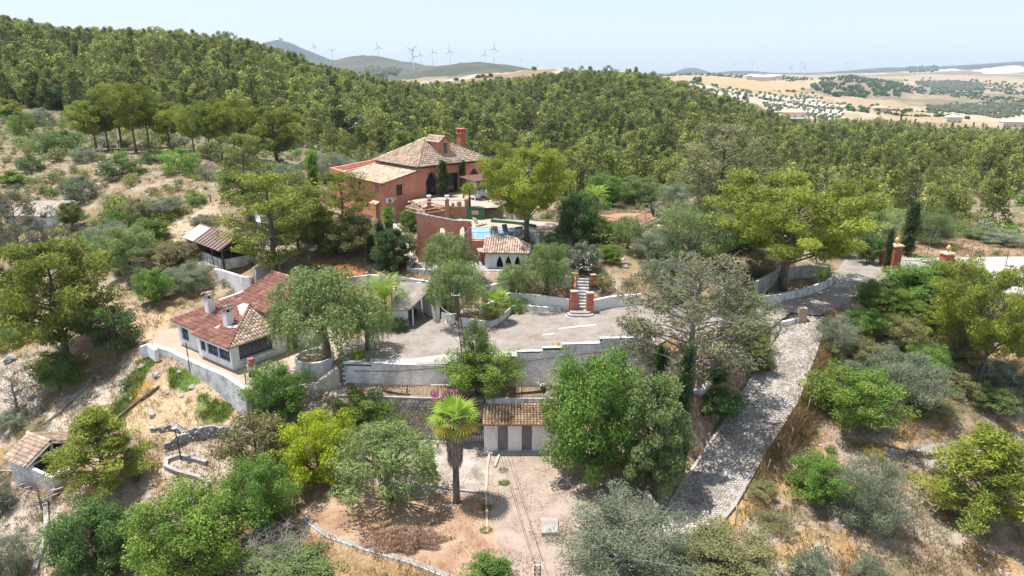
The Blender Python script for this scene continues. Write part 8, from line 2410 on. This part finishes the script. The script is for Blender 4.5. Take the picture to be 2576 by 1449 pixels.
cx = fr_.uniform(-.98, .98, 27000) * cyv
def colu(x, y, z):
 d = y * math.cos(PITCH) + (CAMZ - z) * math.sin(PITCH)
 upz = y * math.sin(PITCH) + (z - CAMZ) * math.cos(PITCH)
 return 1287.5 + FV * x / d, 724.5 - FV * upz / d
cz = gz(cx, cyv)
cu, cv = colu(cx, cyv, cz)
dens = np.where(cyv > 205, .60, np.clip((cyv - 132) / 80, .0, 1) * .62)
dens = np.where((cu < 700) & (cyv < 200), 0.0, dens)                       # open scrub slope at left
dens = np.where((cu < 520) & (cv > 330), 0.0, dens)
dens = np.where((cu > 1350) & (cyv < 205), np.where(cyv < 130, .42, .75), dens)
dens = np.where(cu > 1600, dens * .82, dens)
for q_ in (GREEN, TERR, POOLD, ROAD): dens = np.where(inpoly(cx, cyv, q_) | (pdist(cx, cyv, q_) < 5), 0, dens)
dens = np.where((cu > 1950) & (cv < 345) & (cyv > 300), .42 - np.clip((cu - 2000) / 1200, 0, .3), dens)
dens = np.where(cyv > 560, .25, dens)
dens = np.where((fbm(cx, cyv, .03, 3) < .42) & (cyv < 400), dens * .45, dens)
for nm in ("chalk", "chalk2", "grain", "brown"):
 dens = np.where(inpoly(cx, cyv, FLD[nm]), 0, dens)
dens = np.where((cu > 1690) & (cu < 2150) & (cv < 300) & (cyv > 500), 0, dens)
dens = np.where((cu < -150) | (cu > 2725), 0, dens)
k = fr_.random(len(cx)) < dens
cx, cyv, cz, cu, cv = cx[k], cyv[k], cz[k], cu[k], cv[k]
sc_ = np.clip(fr_.gamma(9, .112, len(cx)), .42, 1.7) * np.where(cyv < 200, .72, 1) * np.where((cu > 1900), .82, 1)
def vis(x, y, z):
 """is the spot in view, not behind a fold of the ground"""
 f = np.linspace(.25, .97, 24)[None, :]
 zz = gz(x[:, None] * f, y[:, None] * f)
 line = CAMZ + (z[:, None] - CAMZ) * f
 return (zz < line).all(1)
SKY_ = [(-300, 30), (0, 48), (100, 65), (200, 82), (350, 78), (450, 85), (550, 95), (650, 110), (700, 125), (750, 143), (800, 165), (850, 178), (900, 188), (950, 200), (1000, 207), (1050, 212), (1150, 215), (1250, 205), (1300, 198), (1350, 192), (1400, 181), (1450, 177), (1500, 180), (1600, 183), (1650, 190), (1700, 206), (1750, 217), (1800, 233), (1850, 250), (1900, 264), (1950, 287), (2000, 303), (2100, 305), (2250, 312), (2575, 332), (2900, 340)]
lim = np.interp(cu, [q[0] for q in SKY_], [q[1] for q in SKY_]) + fr_.normal(3, 9, len(cu)) - np.where(cu < 480, 6, 0)
for _ in range(12):
 top_ = colu(cx, cyv, cz + 7.9 * sc_)[1]
 sc_ = np.where(top_ < lim, sc_ * .92, sc_)
ok_ = sc_ > .42
cx, cyv, cz, cu, cv, sc_ = [a[ok_] for a in (cx, cyv, cz, cu, cv, sc_)]
v_ = vis(cx, cyv, cz + 6 * sc_)
cx, cyv, cz, cu, cv, sc_ = [a[v_] for a in (cx, cyv, cz, cu, cv, sc_)]
order = np.argsort(-(sc_ / cyv))
REG = (("green pine in the dense forest on the left hillside", "pines of the left hillside forest"), ("green pine in the forest on the hill behind the villa", "pines of the forest behind the villa"), ("green pine in the thin wood of the right hand valley", "pines of the right hand valley wood"))
MARKS = [(90, "at the left edge"), (200, "above the dark oak"), (300, "above the left end of the grove"), (400, "above the tallest grove pines"), (500, "above the middle of the grove"), (600, "above the right end of the grove"), (700, "left of the blue peak"), (800, "under the blue peak"), (900, "left of the villa roof"), (1000, "behind the left villa roof"), (1100, "behind the villa dormer"), (1200, "behind the villa chimney"), (1310, "right of the villa chimney"), (1420, "behind the pool pine"), (1540, "behind the terrace house"), (1660, "left of the tall thin pine"), (1780, "behind the tall thin pine"), (1900, "left of the umbrella pine"), (2020, "behind the umbrella pine"), (2150, "right of the umbrella pine"), (2260, "left of the tall gate cypress"), (2370, "behind the gate"), (2480, "behind the wire fence"), (9999, "near the right edge")]
def mark(u):
 k_ = next(i for i, m_ in enumerate(MARKS) if u < m_[0])
 a_ = MARKS[k_ - 1][0] if k_ else 0
 f_ = (u - a_) / (min(MARKS[k_][0], 2575) - a_)
 return MARKS[k_][1] + (", further left" if f_ < .33 else ", further right" if f_ > .67 else "")
SHP = ("rounded", "conical", "broad headed", "slim pointed", "narrow rounded")
nind = 0
insx = []
src = []
for j in order:
 if nind < 295 and -30 < cu[j] < 2605:
  r = 0 if cu[j] < 850 else 1 if cu[j] < 1600 else 2
  o = link("pine_tree", FP[nind % 5])
  o.location = (cx[j], cyv[j], cz[j]); s = float(sc_[j]); o.scale = (s * fr_.uniform(.85, 1.2), s * fr_.uniform(.85, 1.2), s); o.rotation_euler = (0, 0, fr_.uniform(0, 6.28))
  tag(o, (("tall " if s > .95 else "small " if s < .62 else "medium ") + SHP[nind % 5] + " pine " + ("at the foot" if cyv[j] < 165 else "low" if cyv[j] < 200 else "midway" if cyv[j] < 240 else "high up" if cyv[j] < 290 else "near the crest") + " " + mark(cu[j])), "pine tree", REG[r][1])
  if nind < 5: src.append(o)
  nind += 1
 else:
  insx.append(j)
def scatter(name, P, S_, sources, seed=1, mat=None):
 """many small plants as one object: instances of standing plants on points"""
 g = np.random.default_rng(seed)
 me = bpy.data.meshes.new(name)
 me.vertices.add(len(P)); me.vertices.foreach_set("co", np.asarray(P, np.float32).ravel())
 for nm, ty, val in (("size", "FLOAT", S_), ("turn", "FLOAT", g.uniform(0, 6.28, len(P))), ("pick", "INT", g.integers(0, len(sources), len(P)))):
  a = me.attributes.new(nm, ty, "POINT"); a.data.foreach_set("value", np.asarray(val, np.float32 if ty == "FLOAT" else np.int32))
 o = link(name, me, None, "stuff")
 ng = bpy.data.node_groups.new(name, "GeometryNodeTree")
 ng.interface.new_socket("Geometry", in_out="INPUT", socket_type="NodeSocketGeometry")
 ng.interface.new_socket("Geometry", in_out="OUTPUT", socket_type="NodeSocketGeometry")
 N = ng.nodes; Lk = ng.links
 gi, go = N.new("NodeGroupInput"), N.new("NodeGroupOutput")
 ip, jg = N.new("GeometryNodeInstanceOnPoints"), N.new("GeometryNodeJoinGeometry")
 for s in sources:
  oi = N.new("GeometryNodeObjectInfo"); oi.inputs["Object"].default_value = s; oi.inputs["As Instance"].default_value = True; oi.transform_space = "ORIGINAL"
  Lk.new(oi.outputs["Geometry"], jg.inputs[0])
 def att(nm, ty):
  a = N.new("GeometryNodeInputNamedAttribute"); a.data_type = ty; a.inputs["Name"].default_value = nm
  return a.outputs["Attribute"]
 cb = N.new("ShaderNodeCombineXYZ"); Lk.new(att("turn", "FLOAT"), cb.inputs[2])
 er = N.new("FunctionNodeEulerToRotation"); Lk.new(cb.outputs[0], er.inputs[0])
 Lk.new(gi.outputs[0], ip.inputs["Points"]); Lk.new(jg.outputs[0], ip.inputs["Instance"])
 ip.inputs["Pick Instance"].default_value = True
 Lk.new(att("pick", "INT"), ip.inputs["Instance Index"]); Lk.new(er.outputs[0], ip.inputs["Rotation"]); Lk.new(att("size", "FLOAT"), ip.inputs["Scale"])
 Lk.new(ip.outputs[0], go.inputs[0])
 md = o.modifiers.new("scatter", "NODES"); md.node_group = ng
 return o
insx = np.array(insx)
scatter("forest", np.stack([cx[insx], cyv[insx], cz[insx]], 1), sc_[insx], src, 5)
# ------------------------------------------------------------------ scrub: low bushes over the slopes
def scrub_mesh(name, seed, leaf, mode="leaf"):
 global R_
 R_ = np.random.default_rng(seed); fo = Foliage()
 for i in range(9):
  a = R_.random() * 6.28; r = R_.uniform(.1, .6)
  clump(fo, (math.cos(a) * r, math.sin(a) * r, R_.uniform(.2, .55)), (.38, .38, .33), 46, .17, .065, mode, R_.uniform(.2, .8))
 return fo.mesh(name, leaf)
SCR = [scrub_mesh("scrub_bush", 71, "scrub_leaf"), scrub_mesh("scrub_bush", 72, "olive_leaf"), scrub_mesh("scrub_bush", 73, "mid_leaf"), scrub_mesh("scrub_bush", 74, "scrub_leaf", "needle"), scrub_mesh("scrub_bush", 75, "pine_yellow")]
bx, by = [], []
for y in np.concatenate([np.arange(30, 118, 1.9), np.arange(118, 300, 3.4)]):
 st = 1.9 if y < 118 else 3.4
 xs = np.arange(-.92 * y, .92 * y, st); bx.append(xs + fr_.uniform(-st / 2, st / 2, len(xs))); by.append(y + fr_.uniform(-st / 2, st / 2, len(xs)))
bx, by = np.concatenate(bx), np.concatenate(by)
free = np.ones(len(bx), bool)
for P_, f_, k_ in PLATS:
 free &= ~(inpoly(bx, by, P_) | (pdist(bx, by, P_) < .5))
bd_, bz_, bw_ = path_at(bx, by)
free &= bd_ > bw_ + .8
bz = gz(bx, by); bu, bv = colu(bx, by, bz)
free &= (bu > -40) & (bu < 2615) & (bv < 1500)
NB = fbm(bx, by, .07, 3)
dn = np.where(by > 118, .6, np.where(by > 70, .52, .085)) * np.clip((NB - .35) * 5, .1, 1.7)
dn = np.where((bu > 1850) & (by < 70), .16, dn)
dn = np.where((bu > 600) & (bu < 1800) & (by < 60), .02, dn)
dn = np.where((bu > 600) & (bu < 1900) & (by > 58) & (by < 84), .22, dn)
free &= fr_.random(len(bx)) < dn
bare_ = [upoly(q) for q in ([(255, 750), (330, 770), (430, 790), (410, 870), (330, 880), (280, 830)], [(420, 560), (540, 510), (560, 540), (500, 620), (440, 640)], [(330, 990), (430, 930), (600, 990), (610, 1070), (420, 1110), (300, 1100)], [(420, 1110), (660, 1160), (720, 1250), (560, 1290), (440, 1260), (400, 1180)], [(780, 650), (850, 650), (930, 690), (900, 745), (860, 740), (800, 690)])]
for P_ in bare_: free &= ~inpoly(bx, by, P_)
bx, by, bz, bu, bv = [a[free] for a in (bx, by, bz, bu, bv)]
bs = np.clip(fr_.gamma(4, .25, len(bx)), .45, 2.4) * np.where(by > 118, 1.5, np.where(by < 65, .68, 1.2))
vv = vis(bx, by, bz + bs)
bx, by, bz, bu, bv, bs = [a[vv] for a in (bx, by, bz, bu, bv, bs)]
order = np.argsort(-(bs / by))
ssrc = []; rest_ = []
nb_ = 0
for j in order:
 if nb_ < 230:
  r = "left scrub slope" if bu[j] < 700 else "garden banks in the middle" if bu[j] < 1800 and by[j] < 120 else "dry right hand slope" if by[j] < 100 else "valley edge behind the villa"
  m_ = nb_ % 5
  o = link("scrub_bush", SCR[m_]); o.location = (bx[j], by[j], bz[j] - .05); s = float(bs[j]); o.scale = (s, s, s * fr_.uniform(.8, 1.2)); o.rotation_euler = (0, 0, fr_.uniform(0, 6.28))
  tag(o, ("wide " if s > 1.1 else "low ") + ("brownish", "grey green", "dark green", "dull wispy", "yellow green")[m_] + " bush " + ("right in front" if by[j] < 62 else "midway" if by[j] < 95 else "further back" if by[j] < 140 else "far back") + " " + mark(bu[j]).replace("behind", "near").replace("above", "below"), "shrub", ("brownish", "grey green", "dark green", "dull wispy", "yellow green")[m_] + " scrub bushes on the " + r)
  if nb_ < 5: ssrc.append(o)
  nb_ += 1
 else: rest_.append(j)
rest_ = np.array(rest_)
scatter("undergrowth", np.stack([bx[rest_], by[rest_], bz[rest_] - .05], 1), bs[rest_], ssrc, 6)
# ------------------------------------------------------------------ dry grass, weeds, stones
def tufts(name, n, area, mat, blades, L, Wd, seed, dens=None, cond=None):
 g = np.random.default_rng(seed)
 y = np.exp(g.uniform(math.log(area[2]), math.log(area[3]), n * 3)); x = g.uniform(area[0], area[1], n * 3) * y
 ok = np.ones(len(x), bool)
 for P_, f_, k_ in PLATS: ok &= ~inpoly(x, y, P_)
 bd_, _, bw_ = path_at(x, y); ok &= bd_ > bw_ + .15
 if cond is not None: ok &= cond(x, y)
 if dens is not None: ok &= g.random(len(x)) < dens(x, y)
 x, y = x[ok][:n], y[ok][:n]
 z = gz(x, y)
 k = len(x) * blades
 c = np.repeat(np.stack([x, y, z], 1), blades, 0) + g.normal(size=(k, 3)) * np.array([.16, .16, 0])
 u = g.normal(size=(k, 3)) * .5 + np.array([0, 0, 1.0])
 tone = np.repeat(g.random(len(x)), blades) * .7 + g.random(k) * .3
 ll = L * np.repeat(g.uniform(.6, 1.4, len(x)), blades)
 V, F, T = leaves(c + unit(u) * ll[:, None] * .4, u, g.normal(size=(k, 3)), ll, Wd, tone)
 return link(name, np_mesh(name, V, F, [M[mat]], T), None, "stuff")
tufts("dry_grass", 20000, (-.96, .96, 28, 120), "straw", 8, .38, .04, 81, lambda x, y: np.clip((fbm(x, y, .5, 3) - .38) * 5, .05, 1))
tufts("dry_weeds", 10000, (-.96, .96, 28, 150), "scrub_leaf", 9, .21, .05, 82, lambda x, y: np.clip((fbm(x + 50, y, .22, 3) - .42) * 6, .02, 1) * np.where((y < 60) & (x > -35) & (x < 12), .12, 1))
gp = [upoly(q) for q in ([(240, 1080), (350, 905), (395, 905), (360, 960), (300, 1080)], [(425, 925), (500, 930), (525, 950), (470, 985), (430, 980)], [(500, 990), (610, 975), (600, 1010), (560, 1065), (520, 1070), (490, 1040)])]
def ingreen(x, y):
 r = np.zeros(len(x), bool)
 for P_ in gp: r |= inpoly(x, y, P_)
 return r
tufts("green_grass", 4200, (-.72, -.3, 40, 62), "weed", 9, .3, .05, 83, lambda x, y: np.clip((fbm(x, y, .6, 3) - .33) * 6, .1, 1), ingreen)
tufts("straw_edge", 4500, (.22, .5, 30, 60), "straw", 9, .72, .045, 84, None, lambda x, y: (path_at(x, y)[0] < path_at(x, y)[1] + 1.3) & (x > np.interp(y, _PC[::-1, 1], _PC[::-1, 0])))
g = np.random.default_rng(12)
y = g.uniform(29, 62, 60000); x = g.uniform(-.32, .5, 60000) * y
bd_, bz_, bw_ = path_at(x, y); pt = bd_ < bw_
ok = (inpoly(x, y, YARD) | inpoly(x, y, LOT) | inpoly(x, y, COTT) | pt) & (g.random(60000) < np.clip((fbm(x, y, .45, 4) - .46) * 4, .03, 1) * np.where(inpoly(x, y, YARD), .9, .4))
x, y = x[ok], y[ok]; z = np.where(pt[ok], bz_[ok] + .05, gz(x, y) + .02); k = len(x)
V, F, T = leaves(np.stack([x, y, z + g.uniform(0, .03, k)], 1), g.normal(size=(k, 3)) * np.array([1, 1, .2]), np.array([0, 0, 1.]) + g.normal(size=(k, 3)) * .3, g.uniform(.05, .13, k), .045, g.random(k))
link("fallen_leaves", np_mesh("fallen_leaves", V, F, [M["dead_leaf"]], T), None, "stuff")
g = np.random.default_rng(9)
n = 1500
y = np.exp(g.uniform(math.log(29), math.log(100), n)); x = g.uniform(-.85, .85, n) * y
ok = np.ones(n, bool)
for P_, f_, k_ in PLATS: ok &= ~inpoly(x, y, P_)
bd_, _, bw_ = path_at(x, y); ok &= (bd_ > bw_ + .2) & (fbm(x, y, .12, 3) > .44)
x, y = x[ok], y[ok]; z = gz(x, y)
base = np.array([(1, 0, -.2), (.5, .87, -.2), (-.5, .87, -.2), (-1, 0, -.2), (-.5, -.87, -.2), (.5, -.87, -.2), (.6, .1, .5), (.1, .6, .6), (-.6, .1, .45), (0, -.6, .55)])
fc = np.array([(0, 1, 7, 6), (1, 2, 8, 7), (3, 4, 9, 8), (5, 0, 6, 9), (6, 7, 8, 9), (2, 3, 8, 8), (4, 5, 9, 9)])
sz = g.gamma(2.2, .06, len(x)) + .04
ro_ = g.uniform(0, 6.28, len(x))
V = np.empty((len(x), 10, 3))
for i in range(len(x)):
 b = base * (1 + g.uniform(-.25, .25, base.shape)); c_, s_ = math.cos(ro_[i]), math.sin(ro_[i])
 V[i] = np.stack([b[:, 0] * c_ - b[:, 1] * s_, b[:, 0] * s_ + b[:, 1] * c_, b[:, 2] * .8], 1) * sz[i] + (x[i], y[i], z[i])
q4 = fc[:5]; q3 = np.array([(2, 3, 8), (4, 5, 9)])
off = (np.arange(len(x)) * 10)[:, None, None]
link("scattered_stones", np_mesh("scattered_stones", V.reshape(-1, 3), [(q4[None] + off).reshape(-1, 4), (q3[None] + off).reshape(-1, 3)], [M["rock_white"]]), None, "stuff")
for i, (u, v, w) in enumerate(((1545, 748, 30), (1580, 745, 26), (1610, 752, 30), (1560, 765, 24), (1600, 690, 26), (1630, 700, 22), (1640, 745, 28), (1525, 762, 22), (1575, 672, 22), (1330, 770, 24), (1305, 775, 20), (1420, 700, 24), (620, 885, 20), (2120, 1322, 14), (90, 1290, 18), (60, 1330, 22), (20, 1320, 20), (45, 985, 40), (80, 1000, 36), (30, 905, 50), (395, 945, 34), (385, 1045, 30), (1880, 985, 18), (1905, 978, 16), (860, 735, 22), (880, 722, 26))):
 p = hit(u, v); d = p.y * math.cos(PITCH) + (CAMZ - p.z) * math.sin(PITCH); s = w * d / FV / 3
 bm = bmesh.new(); bmesh.ops.create_icosphere(bm, subdivisions=2, radius=1)
 for vv_ in bm.verts: vv_.co *= 1 + (_tab[(int(vv_.co.x * 9) + i * 7) % 256, (int(vv_.co.y * 9 + vv_.co.z * 5)) % 256] - .5) * .5
 me = bpy.data.meshes.new("rock"); bm.to_mesh(me); bm.free(); me.materials.append(M["rock_white"])
 o = link("rock", me); o.location = (p.x, p.y, p.z + s * .15); o.scale = (s, s * .8, s * .6); o.rotation_euler = (rnd.uniform(-.3, .3), rnd.uniform(-.3, .3), rnd.random() * 6)
 z_ = "in the rock garden right of the brick stair" if 1500 < u < 1700 else "in the garden beds left of the brick stair" if 1200 < u < 1450 else "on the eroded left slope" if u < 650 else "on the orange bank above the garage" if u < 900 else "on the right bank of the stone path"
 tag(o, "pale limestone rock " + z_, "rock", "pale rocks " + z_)
def rustic(label, uv, h=.9):
 P = [hit(u, v) for u, v in uv]; t = thing("rail_fence", label, "fence", tuple(P[0])); pts = []
 for a, b in zip(P[:-1], P[1:]):
  k = max(1, int((b - a).length / 2.2))
  for i in range(k): c = a.lerp(b, i / k); pts.append(Vector((c.x, c.y, G(c.x, c.y))) - P[0])
 pts.append(P[-1] - P[0])
 for c in pts: q = MB(); q.tube([c - Vector((0, 0, .2)), c + Vector((0, 0, h))], .07, 6); q.build("post", "brown_wood", t)
 for c, d_ in zip(pts[:-1], pts[1:]): q = MB(); q.tube([c + Vector((0, 0, h * .85)), d_ + Vector((0, 0, h * .85))], .05, 5); q.build("rail", "grey_wood", t)
rustic("rustic rail fence along the front of the pine grove", [(255, 385), (345, 384)])
rustic("rustic rail fence at the right end of the pine grove", [(480, 396), (520, 402), (570, 404)])
rustic("grey rail fence beside the bare path above the timber shed", [(440, 530), (485, 516), (530, 508)])
# ------------------------------------------------------------------ olive rows, oaks and cypresses of the far country
def blobtree(name, seed, mat, rz=.8):
 global R_
 R_ = np.random.default_rng(seed); fo = Foliage()
 for i in range(6): clump(fo, (R_.normal() * .3, R_.normal() * .3, .75 + R_.normal() * .15), .5, 26, .5, .3, "leaf", R_.uniform(.3, .7))
 return fo.mesh(name, mat)
om, km = blobtree("far_olive", 91, "olive_leaf"), blobtree("far_oak", 92, "dark_leaf")
far_src = []
for me, (u, v), s, lab, nm in ((om, (2062, 283), 3.4, "grey olive tree at the corner of the white far grove", "far_olive"), (om, (1960, 272), 3.2, "grey olive tree left in the white far grove", "far_olive"), (km, (1755, 213), 9, "dark lone oak beside the far grain field", "far_oak"), (km, (1258, 210), 7, "dark lone oak on the brown hill", "far_oak")):
 p = hit(u, v, 200); o = link(nm, me); o.location = p; o.scale = (s, s, s); tag(o, lab, "tree"); far_src.append(o)
def rows(name, P, du, dv, ang, size, srcs, seed, jit=.15, keep=1.0):
 g = np.random.default_rng(seed); P = np.array(P); c = P.mean(0); R = np.abs(P - c).max() * 1.5
 a, b = np.meshgrid(np.arange(-R, R, du), np.arange(-R, R, dv)); a, b = a.ravel(), b.ravel()
 a = a + g.uniform(-jit, jit, len(a)) * du; b = b + g.uniform(-jit, jit, len(b)) * dv
 x, y = c[0] + a * math.cos(ang) - b * math.sin(ang), c[1] + a * math.sin(ang) + b * math.cos(ang)
 k = inpoly(x, y, P) & (g.random(len(x)) < keep); x, y = x[k], y[k]
 if len(x) > 9000: x, y = x[:9000], y[:9000]
 if len(x) == 0: return
 return scatter(name, np.stack([x, y, gz(x, y)], 1), size * g.uniform(.75, 1.2, len(x)), srcs, seed)
OL, OK = far_src[:2], far_src[2:]
rows("olive_grove", FLD["chalk"], 12, 11, .25, 2.2, OL, 101)
rows("olive_grove", FLD["chalk2"], 19, 15, .2, 2.9, OL, 102)
rows("orchard", FLD["orch"], 22, 16, .5, 6, OL, 103)
rows("orchard", FLD["orch2"], 12, 9, -.2, 3.6, OL, 104)
rows("orchard", FLD["orch3"], 70, 50, -.2, 18, OL, 105)
rows("orchard", FLD["orch4"], 34, 24, .4, 9, OL, 106)
rows("oak_scrub", FLD["knoll"], 34, 34, .3, 9, OK, 107, .6, .55)
rows("oak_scrub", FLD["brown"], 22, 22, .3, 4, OK, 108, .6, .10)
g = np.random.default_rng(44)
uu = g.uniform(1650, 2620, 5200); yy = np.exp(g.uniform(math.log(640), math.log(3600), 5200))
xx = np.array([(u_ - 1287.5) / FV * .96 for u_ in uu]) * yy
kk = fbm(xx, yy, .004, 3) > .575
for nm in ("chalk", "chalk2", "grain", "orch2"): kk &= ~inpoly(xx, yy, FLD[nm])
xx, yy = xx[kk], yy[kk]
scatter("far_bushes", np.stack([xx, yy, gz(xx, yy)], 1), g.uniform(2.0, 4.5, len(xx)) * np.clip(yy / 1400, .8, 1.8), OK + OL[:1], 45)
for i, (u, v, h_) in enumerate(((2085, 327, 20), (2265, 305, 17), (2276, 312, 15), (2287, 316, 14), (2299, 318, 18), (2447, 322, 14), (2485, 343, 16), (2500, 346, 18), (2522, 347, 16), (2540, 345, 20), (2555, 352, 18))):
 p = hit(u, v, 150); d = p.y
 cm, tm, H, Wm = TREES["cypress"]; s = h_ * d / FV / H
 o = link("far_cypress", cm); o.location = p; o.scale = (s * 1.3, s * 1.3, s); o.material_slots[0].link = "OBJECT"; o.material_slots[0].material = M["cypress_leaf"]
 tag(o, "tiny dark cypress among the far villas at right", "cypress", "far cypresses among the villas")
# ------------------------------------------------------------------ haze of the summer air
hm, nt, out = _new("haze")
vo = nt.nodes.new("ShaderNodeVolumePrincipled")
vo.inputs["Density"].default_value = 0.00008
vo.inputs["Color"].default_value = (0.70, 0.84, 1.0, 1)
vo.inputs["Anisotropy"].default_value = 0.0
nt.links.new(vo.outputs[0], out.inputs["Volume"])
M["haze"] = hm
q = MB(); zlo, zhi = float(GZ.min()) - 30, float(GZ.max()) + 60
q.box((0, 6700, (zlo + zhi) / 2), (40000, 14200, zhi - zlo)); q.build("haze", "haze", None, "stuff")
